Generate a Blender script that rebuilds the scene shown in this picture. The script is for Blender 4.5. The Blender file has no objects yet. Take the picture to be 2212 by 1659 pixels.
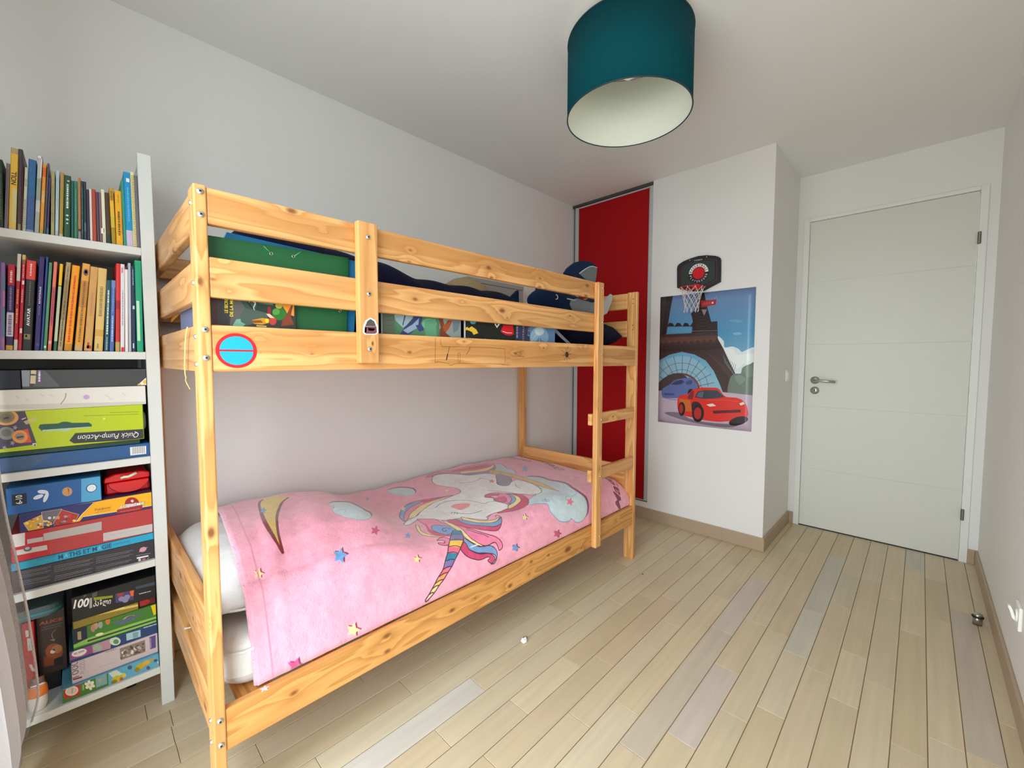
import bpy, bmesh, math, random
import numpy as np
from mathutils import Vector, Matrix, kdtree

random.seed(7)
SC = bpy.context.scene
COL = SC.collection

# ------------------------------------------------------------------ camera
CAM = Vector((-0.1884, -1.1734, 1.1672))
YAW, PITCH, ROLL, FPX = 0.7720, -0.0550, 0.0019, 906.84
PW, PH = 2212.0, 1659.0
_f = Vector((math.cos(PITCH) * math.cos(YAW), math.cos(PITCH) * math.sin(YAW), math.sin(PITCH)))
_r = Vector((math.sin(YAW), -math.cos(YAW), 0.0))
_u = _r.cross(_f)
_r2 = _r * math.cos(ROLL) + _u * math.sin(ROLL)
_u2 = -_r * math.sin(ROLL) + _u * math.cos(ROLL)
cam_data = bpy.data.cameras.new('camera')
cam_data.sensor_fit = 'HORIZONTAL'
cam_data.sensor_width = 36.0
cam_data.lens = FPX / PW * 36.0
cam_data.clip_start = 0.02
cam_obj = bpy.data.objects.new('camera', cam_data)
COL.objects.link(cam_obj)
_m = Matrix((_r2, _u2, -_f)).transposed().to_4x4()
_m.translation = CAM
cam_obj.matrix_world = _m
SC.camera = cam_obj

# ------------------------------------------------------------------ sky, window light, exposure
SC.view_settings.view_transform = 'Standard'
SC.view_settings.look = 'None'
SC.view_settings.gamma = 1.0
SC.view_settings.use_curve_mapping = False
SC.view_settings.exposure = 0.0
SC.cycles.max_bounces = 14
SC.cycles.diffuse_bounces = 8
SC.cycles.transparent_max_bounces = 16
SC.cycles.caustics_reflective = False
SC.cycles.caustics_refractive = False
SC.cycles.sample_clamp_indirect = 6.0
SC.cycles.use_denoising = True

SKY = 8.5
world = bpy.data.worlds.new('overcast_sky')
SC.world = world
world.use_nodes = True
_nt = world.node_tree
_nt.nodes.clear()
_out = _nt.nodes.new('ShaderNodeOutputWorld')
_bg = _nt.nodes.new('ShaderNodeBackground')
_tc = _nt.nodes.new('ShaderNodeTexCoord')
_sep = _nt.nodes.new('ShaderNodeSeparateXYZ')
_rmp = _nt.nodes.new('ShaderNodeValToRGB')
_mr = _nt.nodes.new('ShaderNodeMapRange')
_nt.links.new(_tc.outputs['Generated'], _sep.inputs[0])
_nt.links.new(_sep.outputs['Z'], _mr.inputs['Value'])
_mr.inputs['From Min'].default_value = -1.0
_mr.inputs['From Max'].default_value = 1.0
_nt.links.new(_mr.outputs['Result'], _rmp.inputs['Fac'])
_rmp.color_ramp.elements[0].position = 0.44
_rmp.color_ramp.elements[0].color = (0.46, 0.50, 0.50, 1)
_rmp.color_ramp.elements[1].position = 0.52
_rmp.color_ramp.elements[1].color = (0.83, 0.94, 1.0, 1)
_nt.links.new(_rmp.outputs['Color'], _bg.inputs['Color'])
_bg.inputs['Strength'].default_value = SKY
_nt.links.new(_bg.outputs[0], _out.inputs[0])

XN = -0.47                     # window wall (inner face), just beside the photographer
WIN = (-1.30, 0.30, 0.12, 2.12)  # window opening y0 y1 z0 z1
portal = bpy.data.lights.new('window_daylight', 'AREA')
portal.shape = 'RECTANGLE'
portal.size = WIN[1] - WIN[0]
portal.size_y = WIN[3] - WIN[2]
portal.cycles.is_portal = True
portal_o = bpy.data.objects.new('window_daylight', portal)
portal_o.location = (XN - 0.10, (WIN[0] + WIN[1]) / 2, (WIN[2] + WIN[3]) / 2)
portal_o.rotation_euler = (math.pi / 2, 0, -math.pi / 2)
COL.objects.link(portal_o)

# ------------------------------------------------------------------ room constants (metres)
W = 0.94          # wall behind the bed
H = 2.4421        # ceiling
XP = 2.6937       # wall with the poster
YPR = -0.5174     # its free corner
XD = 3.3653       # wall with the door
YR = -1.4487      # wall on the other side
SKIRT = 0.084


def at(u, v, ax, val):
    """World point on the plane ax = val seen at pixel (u, v) of the 2212 x 1659 photograph."""
    d = _f + _r2 * ((u - PW / 2) / FPX) - _u2 * ((v - PH / 2) / FPX)
    i = 'xyz'.index(ax)
    return CAM + d * ((val - CAM[i]) / d[i])


def pix(p):
    d = Vector(p) - CAM
    k = d.dot(_f)
    return PW / 2 + FPX * d.dot(_r2) / k, PH / 2 - FPX * d.dot(_u2) / k


# ------------------------------------------------------------------ colours and materials
def lin(h):
    h = h.lstrip('#')
    c = [int(h[i:i + 2], 16) / 255 for i in (0, 2, 4)]
    return tuple(x / 12.92 if x <= 0.04045 else ((x + 0.055) / 1.055) ** 2.4 for x in c) + (1.0,)


def rgb01(h):
    h = h.lstrip('#')
    return np.array([int(h[i:i + 2], 16) / 255 for i in (0, 2, 4)], dtype=np.float32)


_mats = {}


def new_mat(name):
    m = bpy.data.materials.new(name)
    m.use_nodes = True
    nt = m.node_tree
    return m, nt, nt.nodes['Principled BSDF']


def N(nt, kind, **kw):
    n = nt.nodes.new(kind)
    for k, v in kw.items():
        setattr(n, k, v)
    return n


def flat(hexc, rough=0.5, metal=0.0, spec=0.5, noise=0.06, scale=40.0, bump=0.0, sheen=0.0):
    """Plain painted, printed or woven surface: colour with a faint mottling and relief."""
    key = (hexc, rough, metal, spec, noise, scale, bump, sheen)
    if key in _mats:
        return _mats[key]
    m, nt, b = new_mat('surface_' + hexc.strip('#'))
    tc = N(nt, 'ShaderNodeTexCoord')
    nz = N(nt, 'ShaderNodeTexNoise')
    nz.inputs['Scale'].default_value = scale
    nz.inputs['Detail'].default_value = 3
    nt.links.new(tc.outputs['Object'], nz.inputs['Vector'])
    mr = N(nt, 'ShaderNodeMapRange')
    mr.inputs['To Min'].default_value = 1 - noise
    mr.inputs['To Max'].default_value = 1 + noise
    nt.links.new(nz.outputs['Fac'], mr.inputs['Value'])
    mul = N(nt, 'ShaderNodeVectorMath', operation='MULTIPLY')
    mul.inputs[0].default_value = lin(hexc)[:3]
    nt.links.new(mr.outputs['Result'], mul.inputs[1])
    nt.links.new(mul.outputs[0], b.inputs['Base Color'])
    b.inputs['Roughness'].default_value = rough
    b.inputs['Metallic'].default_value = metal
    b.inputs['Specular IOR Level'].default_value = spec
    if sheen:
        b.inputs['Sheen Weight'].default_value = sheen
        b.inputs['Sheen Roughness'].default_value = 0.4
    if bump:
        bp = N(nt, 'ShaderNodeBump')
        bp.inputs['Strength'].default_value = bump
        bp.inputs['Distance'].default_value = 0.004
        nt.links.new(nz.outputs['Fac'], bp.inputs['Height'])
        nt.links.new(bp.outputs[0], b.inputs['Normal'])
    _mats[key] = m
    return m


def paper(hexc):
    return flat(hexc, rough=0.42, spec=0.4, noise=0.05, scale=60)


def image_mat(name, img, rough=0.45, spec=0.4, bump_scale=0.0, sheen=0.0):
    m, nt, b = new_mat(name)
    t = N(nt, 'ShaderNodeTexImage')
    t.image = img
    t.interpolation = 'Cubic' if False else 'Linear'
    uv = N(nt, 'ShaderNodeUVMap')
    nt.links.new(uv.outputs[0], t.inputs['Vector'])
    nt.links.new(t.outputs['Color'], b.inputs['Base Color'])
    b.inputs['Roughness'].default_value = rough
    b.inputs['Specular IOR Level'].default_value = spec
    if sheen:
        b.inputs['Sheen Weight'].default_value = sheen
        b.inputs['Sheen Roughness'].default_value = 0.5
    if bump_scale:
        tc = N(nt, 'ShaderNodeTexCoord')
        nz = N(nt, 'ShaderNodeTexNoise')
        nz.inputs['Scale'].default_value = bump_scale
        nz.inputs['Detail'].default_value = 5
        nt.links.new(tc.outputs['Object'], nz.inputs['Vector'])
        bp = N(nt, 'ShaderNodeBump')
        bp.inputs['Strength'].default_value = 0.35
        bp.inputs['Distance'].default_value = 0.006
        nt.links.new(nz.outputs['Fac'], bp.inputs['Height'])
        nt.links.new(bp.outputs[0], b.inputs['Normal'])
    return m


def pine(name, axis, knots=(), light='#E6AF70', dark='#C48446', heart=None, seed=0.0):
    """Lacquered pine: grain along one world axis, explicit knots (x, y, z, radius) that bend the grain."""
    m, nt, b = new_mat(name)
    L = nt.links.new
    geo = N(nt, 'ShaderNodeNewGeometry')
    ai = 'xyz'.index(axis)
    sc = [13.0, 13.0, 13.0]
    sc[ai] = 0.7
    add = N(nt, 'ShaderNodeVectorMath', operation='ADD')
    L(geo.outputs['Position'], add.inputs[0])
    add.inputs[1].default_value = (seed, seed * 1.7, seed * 0.6)
    mp = N(nt, 'ShaderNodeVectorMath', operation='MULTIPLY')
    L(add.outputs[0], mp.inputs[0])
    mp.inputs[1].default_value = sc
    nz = N(nt, 'ShaderNodeTexNoise')
    nz.inputs['Scale'].default_value = 1.0
    nz.inputs['Detail'].default_value = 3
    L(mp.outputs[0], nz.inputs['Vector'])
    ring = N(nt, 'ShaderNodeMath', operation='MULTIPLY')
    L(nz.outputs['Fac'], ring.inputs[0])
    ring.inputs[1].default_value = 7.0
    field = ring.outputs[0]
    dark_mask = None
    for (kx, ky, kz, kr) in knots:
        sub = N(nt, 'ShaderNodeVectorMath', operation='SUBTRACT')
        L(geo.outputs['Position'], sub.inputs[0])
        sub.inputs[1].default_value = (kx, ky, kz)
        asp = [1.0, 1.0, 1.0]
        asp[ai] = 0.55
        ml = N(nt, 'ShaderNodeVectorMath', operation='MULTIPLY')
        L(sub.outputs[0], ml.inputs[0])
        ml.inputs[1].default_value = [a / kr for a in asp]
        ln = N(nt, 'ShaderNodeVectorMath', operation='LENGTH')
        L(ml.outputs[0], ln.inputs[0])
        ex = N(nt, 'ShaderNodeMath', operation='MULTIPLY')
        L(ln.outputs['Value'], ex.inputs[0])
        ex.inputs[1].default_value = -0.45
        pw = N(nt, 'ShaderNodeMath', operation='POWER')
        pw.inputs[0].default_value = 2.718
        L(ex.outputs[0], pw.inputs[1])
        sm = N(nt, 'ShaderNodeMath', operation='MULTIPLY_ADD')
        L(pw.outputs[0], sm.inputs[0])
        sm.inputs[1].default_value = 1.5
        L(field, sm.inputs[2])
        field = sm.outputs[0]
        st = N(nt, 'ShaderNodeMapRange')
        st.interpolation_type = 'SMOOTHSTEP'
        L(ln.outputs['Value'], st.inputs['Value'])
        st.inputs['From Min'].default_value = 0.25
        st.inputs['From Max'].default_value = 1.0
        st.inputs['To Min'].default_value = 0.92
        st.inputs['To Max'].default_value = 0.0
        if dark_mask is None:
            dark_mask = st.outputs['Result']
        else:
            mx = N(nt, 'ShaderNodeMath', operation='MAXIMUM')
            L(dark_mask, mx.inputs[0])
            L(st.outputs['Result'], mx.inputs[1])
            dark_mask = mx.outputs[0]
    fr = N(nt, 'ShaderNodeMath', operation='FRACT')
    L(field, fr.inputs[0])
    ramp = N(nt, 'ShaderNodeValToRGB')
    ramp.color_ramp.elements[0].position = 0.0
    ramp.color_ramp.elements[0].color = lin(light)
    ramp.color_ramp.elements[1].position = 1.0
    ramp.color_ramp.elements[1].color = lin(light)
    e = ramp.color_ramp.elements.new(0.55)
    e.color = tuple(0.55 * a + 0.45 * c for a, c in zip(lin(light), lin(dark)))
    e = ramp.color_ramp.elements.new(0.86)
    e.color = tuple(0.15 * a + 0.85 * c for a, c in zip(lin(light), lin(dark)))
    e = ramp.color_ramp.elements.new(0.93)
    e.color = tuple(0.7 * a + 0.3 * c for a, c in zip(lin(light), lin(dark)))
    L(fr.outputs[0], ramp.inputs['Fac'])
    col = ramp.outputs['Color']
    # broad tone drift
    n2 = N(nt, 'ShaderNodeTexNoise')
    n2.inputs['Scale'].default_value = 1.0
    sc2 = [9.0, 9.0, 9.0]
    sc2[ai] = 1.1
    mp2 = N(nt, 'ShaderNodeVectorMath', operation='MULTIPLY')
    L(add.outputs[0], mp2.inputs[0])
    mp2.inputs[1].default_value = sc2
    L(mp2.outputs[0], n2.inputs['Vector'])
    mr = N(nt, 'ShaderNodeMapRange')
    mr.inputs['From Min'].default_value = 0.3
    mr.inputs['From Max'].default_value = 0.7
    mr.inputs['To Min'].default_value = 0.86
    mr.inputs['To Max'].default_value = 1.08
    L(n2.outputs['Fac'], mr.inputs['Value'])
    mul = N(nt, 'ShaderNodeVectorMath', operation='MULTIPLY')
    L(col, mul.inputs[0])
    L(mr.outputs['Result'], mul.inputs[1])
    col = mul.outputs[0]
    if heart:        # darker heartwood streak: (axis index, centre, half width)
        sp = N(nt, 'ShaderNodeSeparateXYZ')
        L(geo.outputs['Position'], sp.inputs[0])
        h_ax, h_c, h_w = heart
        wv = N(nt, 'ShaderNodeTexNoise')
        wv.inputs['Scale'].default_value = 2.2
        L(add.outputs[0], wv.inputs['Vector'])
        dd = N(nt, 'ShaderNodeMath', operation='SUBTRACT')
        L(sp.outputs[h_ax], dd.inputs[0])
        dd.inputs[1].default_value = h_c
        off = N(nt, 'ShaderNodeMath', operation='MULTIPLY_ADD')
        L(wv.outputs['Fac'], off.inputs[0])
        off.inputs[1].default_value = 0.05
        off.inputs[2].default_value = -0.025
        d2 = N(nt, 'ShaderNodeMath', operation='SUBTRACT')
        L(dd.outputs[0], d2.inputs[0])
        L(off.outputs[0], d2.inputs[1])
        ab = N(nt, 'ShaderNodeMath', operation='ABSOLUTE')
        L(d2.outputs[0], ab.inputs[0])
        hm = N(nt, 'ShaderNodeMapRange')
        hm.interpolation_type = 'SMOOTHSTEP'
        L(ab.outputs[0], hm.inputs['Value'])
        hm.inputs['From Min'].default_value = h_w * 0.75
        hm.inputs['From Max'].default_value = h_w
        hm.inputs['To Min'].default_value = 0.55
        hm.inputs['To Max'].default_value = 0.0
        mxh = N(nt, 'ShaderNodeMix', data_type='RGBA')
        L(hm.outputs['Result'], mxh.inputs[0])
        L(col, mxh.inputs[6])
        mxh.inputs[7].default_value = lin('#B87C40')
        col = mxh.outputs[2]
    if dark_mask is not None:
        mxk = N(nt, 'ShaderNodeMix', data_type='RGBA')
        L(dark_mask, mxk.inputs[0])
        L(col, mxk.inputs[6])
        mxk.inputs[7].default_value = lin('#7A4520')
        col = mxk.outputs[2]
    L(col, b.inputs['Base Color'])
    b.inputs['Roughness'].default_value = 0.38
    b.inputs['Specular IOR Level'].default_value = 0.4
    return m


# ------------------------------------------------------------------ objects
def tag(o, label=None, cat=None, group=None, kind=None):
    if label:
        o['label'] = label
    if cat:
        o['category'] = cat
    if group:
        o['group'] = group
    if kind:
        o['kind'] = kind
    return o


def empty(name, loc, rot=(0, 0, 0), label=None, cat=None, group=None, kind=None, parent=None):
    o = bpy.data.objects.new(name, None)
    o.empty_display_size = 0.05
    o.location = loc
    o.rotation_euler = rot
    if parent:
        o.parent = parent
        o.location = Vector(loc) - wloc(parent)
    COL.objects.link(o)
    return tag(o, label, cat, group, kind)


def wloc(o):
    p = Vector(o.location)
    while o.parent:
        o = o.parent
        p = p + Vector(o.location)
    return p


def mesh_obj(name, me, mats, parent=None, local=False, smooth=False):
    """Link a mesh whose vertices are in world space (or, local=True, in the parent's space) with its origin at its centre."""
    if mats is not None:
        for mm in (mats if isinstance(mats, (list, tuple)) else [mats]):
            me.materials.append(mm)
    if smooth:
        for p in me.polygons:
            p.use_smooth = True
    n = len(me.vertices)
    co = np.empty(n * 3, dtype=np.float64)
    me.vertices.foreach_get('co', co)
    co = co.reshape(-1, 3)
    c = (co.min(0) + co.max(0)) / 2
    if parent is None:
        c[2] = co[:, 2].min()
    me.vertices.foreach_set('co', (co - c).ravel())
    me.update()
    o = bpy.data.objects.new(name, me)
    o.location = c
    if parent is not None:
        o.parent = parent
        if not local:
            o.location = Vector(c) - wloc(parent)
    COL.objects.link(o)
    return o


def bm_obj(name, bm, mats, parent=None, local=False, smooth=False):
    bmesh.ops.recalc_face_normals(bm, faces=bm.faces)
    me = bpy.data.meshes.new(name)
    bm.to_mesh(me)
    bm.free()
    return mesh_obj(name, me, mats, parent, local, smooth)


def pd_obj(name, verts, faces, mats, parent=None, local=False, smooth=False, fm=None):
    me = bpy.data.meshes.new(name)
    me.from_pydata([tuple(v) for v in verts], [], faces)
    if fm:
        me.polygons.foreach_set('material_index', fm)
    me.update()
    return mesh_obj(name, me, mats, parent, local, smooth)


def add_box(bm, x0, x1, y0, y1, z0, z1, bev=0.0, seg=2):
    r = bmesh.ops.create_cube(bm, size=1.0)
    vs = r['verts']
    for v in vs:
        v.co = Vector((x0 + (v.co.x + .5) * (x1 - x0), y0 + (v.co.y + .5) * (y1 - y0), z0 + (v.co.z + .5) * (z1 - z0)))
    if bev:
        es = list({e for v in vs for e in v.link_edges})
        bmesh.ops.bevel(bm, geom=es, offset=bev, segments=seg, profile=0.5, affect='EDGES')


def box(name, x0, x1, y0, y1, z0, z1, mats, parent=None, bev=0.0, seg=2, local=False):
    bm = bmesh.new()
    add_box(bm, x0, x1, y0, y1, z0, z1, bev, seg)
    return bm_obj(name, bm, mats, parent, local)


def tube_data(path, rad, n=10, closed=False, caps=True):
    P = [Vector(p) for p in path]
    R = rad if isinstance(rad, (list, tuple)) else [rad] * len(P)
    vs, fs = [], []
    prev = None
    for i, p in enumerate(P):
        if closed:
            t = (P[(i + 1) % len(P)] - P[i - 1]).normalized()
        else:
            t = (P[min(i + 1, len(P) - 1)] - P[max(i - 1, 0)]).normalized()
        if prev is None:
            a = Vector((0, 0, 1)) if abs(t.z) < .9 else Vector((1, 0, 0))
            nrm = t.cross(a).normalized()
        else:
            nrm = (prev - t * prev.dot(t)).normalized()
        prev = nrm
        bn = t.cross(nrm)
        for k in range(n):
            a = 2 * math.pi * k / n
            r = R[i]
            rx, ry = r if isinstance(r, (tuple, list)) else (r, r)
            vs.append(p + nrm * (rx * math.cos(a)) + bn * (ry * math.sin(a)))
    m = len(P)
    for i in range(m if closed else m - 1):
        for k in range(n):
            a, b_ = i * n + k, i * n + (k + 1) % n
            c, d = ((i + 1) % m) * n + (k + 1) % n, ((i + 1) % m) * n + k
            fs.append((a, b_, c, d))
    if caps and not closed:
        fs.append(tuple(range(n - 1, -1, -1)))
        fs.append(tuple(range((m - 1) * n, m * n)))
    return vs, fs


def tube(name, path, rad, mats, parent=None, n=10, closed=False, smooth=True, local=False):
    vs, fs = tube_data(path, rad, n, closed)
    return pd_obj(name, vs, fs, mats, parent, local, smooth)


def prism(name, pts, ax, a, b_, mats, parent=None, local=False, bev=0.0):
    """Extrude a polygon: pts are 2-D in the two axes other than ax (in xyz order), from a to b_."""
    bm = bmesh.new()
    def mk(p, t):
        v = [p[0], p[1]]
        v.insert('xyz'.index(ax), t)
        return bm.verts.new(v)
    A = [mk(p, a) for p in pts]
    B = [mk(p, b_) for p in pts]
    bm.faces.new(A)
    bm.faces.new(B[::-1])
    n = len(pts)
    for i in range(n):
        bm.faces.new((A[i], B[i], B[(i + 1) % n], A[(i + 1) % n]))
    if bev:
        bmesh.ops.bevel(bm, geom=[e for e in bm.edges], offset=bev, segments=1, affect='EDGES')
    return bm_obj(name, bm, mats, parent, local)


def lathe(name, prof, centre, mats, parent=None, n=32, axis='z', smooth=True, local=False):
    """Revolve a (radius, height) profile about an axis through centre."""
    vs, fs = [], []
    for (r, h) in prof:
        for k in range(n):
            a = 2 * math.pi * k / n
            p = [r * math.cos(a), r * math.sin(a), h]
            if axis == 'x':
                p = [h, r * math.cos(a), r * math.sin(a)]
            elif axis == 'y':
                p = [r * math.sin(a), h, r * math.cos(a)]
            vs.append(Vector(p) + Vector(centre))
    for i in range(len(prof) - 1):
        for k in range(n):
            fs.append((i * n + k, i * n + (k + 1) % n, (i + 1) * n + (k + 1) % n, (i + 1) * n + k))
    if prof[0][0] > 1e-6:
        fs.append(tuple(range(n - 1, -1, -1)))
    if prof[-1][0] > 1e-6:
        fs.append(tuple(range((len(prof) - 1) * n, len(prof) * n)))
    bm = bmesh.new()
    bv = [bm.verts.new(v) for v in vs]
    for f in fs:
        bm.faces.new([bv[i] for i in f])
    bmesh.ops.remove_doubles(bm, verts=bm.verts, dist=1e-6)
    return bm_obj(name, bm, mats, parent, local, smooth)


# ------------------------------------------------------------------ lettering
_text_cache = {}
_georgian = None


def text_tris(s, bold=0.0, shear=0.0, font=None):
    """(points n x 2, triangles) of a line of text, 1 unit high in font size, starting at x = 0."""
    key = (s, bold, shear, font)
    if key in _text_cache:
        return _text_cache[key]
    cu = bpy.data.curves.new('lettering', 'FONT')
    cu.body = s
    cu.size = 1.0
    cu.offset = bold
    cu.shear = shear
    cu.resolution_u = 3
    o = bpy.data.objects.new('lettering', cu)
    COL.objects.link(o)
    bpy.context.view_layer.update()
    dg = bpy.context.evaluated_depsgraph_get()
    me = bpy.data.meshes.new_from_object(o.evaluated_get(dg))
    me.calc_loop_triangles()
    P = np.array([v.co[:2] for v in me.vertices], dtype=float).reshape(-1, 2)
    T = [tuple(t.vertices) for t in me.loop_triangles]
    bpy.data.objects.remove(o)
    bpy.data.curves.remove(cu)
    bpy.data.meshes.remove(me)
    if len(P):
        P[:, 0] -= P[:, 0].min()
    _text_cache[key] = (P, T)
    return P, T


def text_mesh(name, s, origin, right, up, mats, parent, length=None, height=None, bold=0.0, shear=0.0, local=False):
    """Flat lettering as a mesh: fitted to a length along `right` or to a cap height along `up`."""
    P, T = text_tris(s, bold, shear)
    if not len(P):
        return None
    w = P[:, 0].max()
    y0, y1 = P[:, 1].min(), P[:, 1].max()
    kx = (length / w) if length else None
    ky = (height / (y1 - y0)) if height else None
    kx = kx or ky
    ky = ky or kx
    o, r, u = Vector(origin), Vector(right).normalized(), Vector(up).normalized()
    vs = [o + r * (p[0] * kx) + u * ((p[1] - y0) * ky) for p in P]
    return pd_obj(name, vs, T, mats, parent, local)


# ------------------------------------------------------------------ flat print drawn in the script
class Canvas:
    SS = 2

    def __init__(self, w, h, bg='#FFFFFF'):
        self.w, self.h = int(w), int(h)
        s = self.SS
        self.a = np.ones((self.h * s, self.w * s, 3), dtype=np.float32) * rgb01(bg)
        self.map = None

    def _pts(self, pts):
        if self.map:
            pts = [self.map(*p) for p in pts]
        return np.asarray(pts, dtype=np.float64) * self.SS

    def mask(self, P):
        x0, y0 = np.floor(P.min(0)).astype(int) - 1
        x1, y1 = np.ceil(P.max(0)).astype(int) + 1
        x0, y0 = max(x0, 0), max(y0, 0)
        x1, y1 = min(x1, self.a.shape[1]), min(y1, self.a.shape[0])
        if x1 <= x0 or y1 <= y0:
            return None
        Y = np.arange(y0, y1) + .5
        X = np.arange(x0, x1) + .5
        m = np.zeros((len(Y), len(X)), dtype=np.int16)
        n = len(P)
        for i in range(n):
            (ax, ay), (bx, by) = P[i], P[(i + 1) % n]
            if ay == by:
                continue
            rows = (ay > Y) != (by > Y)
            if not rows.any():
                continue
            xi = (bx - ax) * (Y[rows] - ay) / (by - ay) + ax
            m[rows] += (1 if by > ay else -1) * (X[None, :] < xi[:, None])
        return (slice(y0, y1), slice(x0, x1)), m != 0

    def _raw(self, P, col, alpha=1.0):
        r = self.mask(P)
        if r is None:
            return
        s, m = r
        c = rgb01(col) if isinstance(col, str) else col
        sub = self.a[s]
        sub[m] = sub[m] * (1 - alpha) + c * alpha

    def poly(self, pts, col, alpha=1.0, smooth=False):
        if smooth:
            pts = spline(pts, True)
        self._raw(self._pts(pts), col, alpha)

    def stroke(self, pts, width, col, closed=False, alpha=1.0, smooth=False):
        if smooth:
            pts = spline(pts, closed)
        P = self._pts(pts)
        if closed:
            P = np.vstack([P, P[:1]])
        hw = width * self.SS / 2
        for i in range(len(P) - 1):
            d = P[i + 1] - P[i]
            l = np.hypot(*d)
            if l < 1e-6:
                continue
            d /= l
            nn = np.array([-d[1], d[0]]) * hw
            e = d * hw * .5
            self._raw(np.array([P[i] + nn - e, P[i + 1] + nn + e, P[i + 1] - nn + e, P[i] - nn - e]), col, alpha)

    def ellipse(self, c, rx, ry, col, rot=0.0, alpha=1.0, n=40, a0=0, a1=2 * math.pi):
        t = np.linspace(a0, a1, n, endpoint=(a1 - a0) < 6.28)
        x, y = rx * np.cos(t), ry * np.sin(t)
        cr, sr = math.cos(rot), math.sin(rot)
        self.poly([(c[0] + a * cr - b_ * sr, c[1] + a * sr + b_ * cr) for a, b_ in zip(x, y)], col, alpha)

    def rect(self, x0, y0, x1, y1, col, alpha=1.0):
        self.poly([(x0, y0), (x1, y0), (x1, y1), (x0, y1)], col, alpha)

    def star(self, c, r, col, rot=0.0, sy=1.0, inner=.48):
        pts = []
        for k in range(10):
            a = rot - math.pi / 2 + k * math.pi / 5
            q = r if k % 2 == 0 else r * inner
            pts.append((c[0] + q * math.cos(a), c[1] + q * sy * math.sin(a)))
        self.poly(pts, col)

    def text(self, s, p0, p1, height, col, bold=0.0, shear=0.0, flip=False):
        """Text from p0 to p1 (baseline), glyph height perpendicular; flip puts the tops on the other side."""
        P, T = text_tris(s, bold, shear)
        if not len(P):
            return
        p0, p1 = np.array(p0, float), np.array(p1, float)
        d = p1 - p0
        l = np.hypot(*d)
        d /= l
        up = np.array([d[1], -d[0]]) * (-1 if flip else 1)
        kx = l / P[:, 0].max()
        y0 = min(P[:, 1].min(), 0)
        ky = height / max(P[:, 1].max(), 1e-6)
        Q = p0 + P[:, :1] * kx * d + P[:, 1:] * ky * up
        for t in T:
            self._raw(self._pts([tuple(Q[i]) for i in t]), col)

    def lines(self, p0, p1, height, col, seed=0, alpha=1.0, gap=.3):
        """A line of print too small to read: a row of short dashes."""
        rnd = random.Random(seed)
        p0, p1 = np.array(p0, float), np.array(p1, float)
        d = p1 - p0
        l = np.hypot(*d)
        d /= l
        nn = np.array([d[1], -d[0]]) * height
        t = 0.0
        while t < l:
            w = height * rnd.uniform(.8, 3.2)
            a, b_ = p0 + d * t, p0 + d * min(l, t + w)
            self.poly([tuple(a), tuple(b_), tuple(b_ + nn), tuple(a + nn)], col, alpha)
            t += w + height * gap * rnd.uniform(.8, 1.6)

    def noise(self, amp, seed=0, cell=3):
        rng = np.random.default_rng(seed)
        h, w = self.a.shape[:2]
        n = rng.normal(0, amp, (h // cell + 2, w // cell + 2)).astype(np.float32)
        n = np.repeat(np.repeat(n, cell, 0), cell, 1)[:h, :w]
        self.a += n[..., None]

    def image(self, name):
        s = self.SS
        a = np.clip(self.a, 0, 1).reshape(self.h, s, self.w, s, 3).mean((1, 3))
        img = bpy.data.images.new(name, self.w, self.h)
        buf = np.ones((self.h, self.w, 4), dtype=np.float32)
        buf[..., :3] = a[::-1]
        img.pixels.foreach_set(buf.ravel())
        img.update()
        img.pack()
        return img


def spline(pts, closed, k=6):
    P = [np.array(p, float) for p in pts]
    n = len(P)
    out = []
    rng = range(n if closed else n - 1)
    for i in rng:
        if closed:
            p0, p1, p2, p3 = P[i - 1], P[i], P[(i + 1) % n], P[(i + 2) % n]
        else:
            p0, p1, p2, p3 = P[max(i - 1, 0)], P[i], P[i + 1], P[min(i + 2, n - 1)]
        for j in range(k):
            t = j / k
            out.append(tuple(.5 * (2 * p1 + (p2 - p0) * t + (2 * p0 - 5 * p1 + 4 * p2 - p3) * t * t + (3 * p1 - p0 - 3 * p2 + p3) * t ** 3)))
    if not closed:
        out.append(tuple(P[-1]))
    return out


def box_print(name, x0, x1, y0, y1, z0, z1, img, side, parent=None, rough=0.35, bev=0.0015):
    """A box whose face towards the room (y = y0) carries a print; the other faces are plain card."""
    bm = bmesh.new()
    add_box(bm, x0, x1, y0, y1, z0, z1, bev, 1)
    bmesh.ops.recalc_face_normals(bm, faces=bm.faces)
    uvl = bm.loops.layers.uv.new('UVMap')
    for f in bm.faces:
        if f.normal.y < -0.9:
            f.material_index = 1
        for lp in f.loops:
            c = lp.vert.co
            lp[uvl].uv = ((c.x - x0) / (x1 - x0), (c.z - z0) / (z1 - z0))
    return bm_obj(name, bm, [paper(side) if isinstance(side, str) else side, image_mat(name + '_print', img, rough)], parent)

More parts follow.
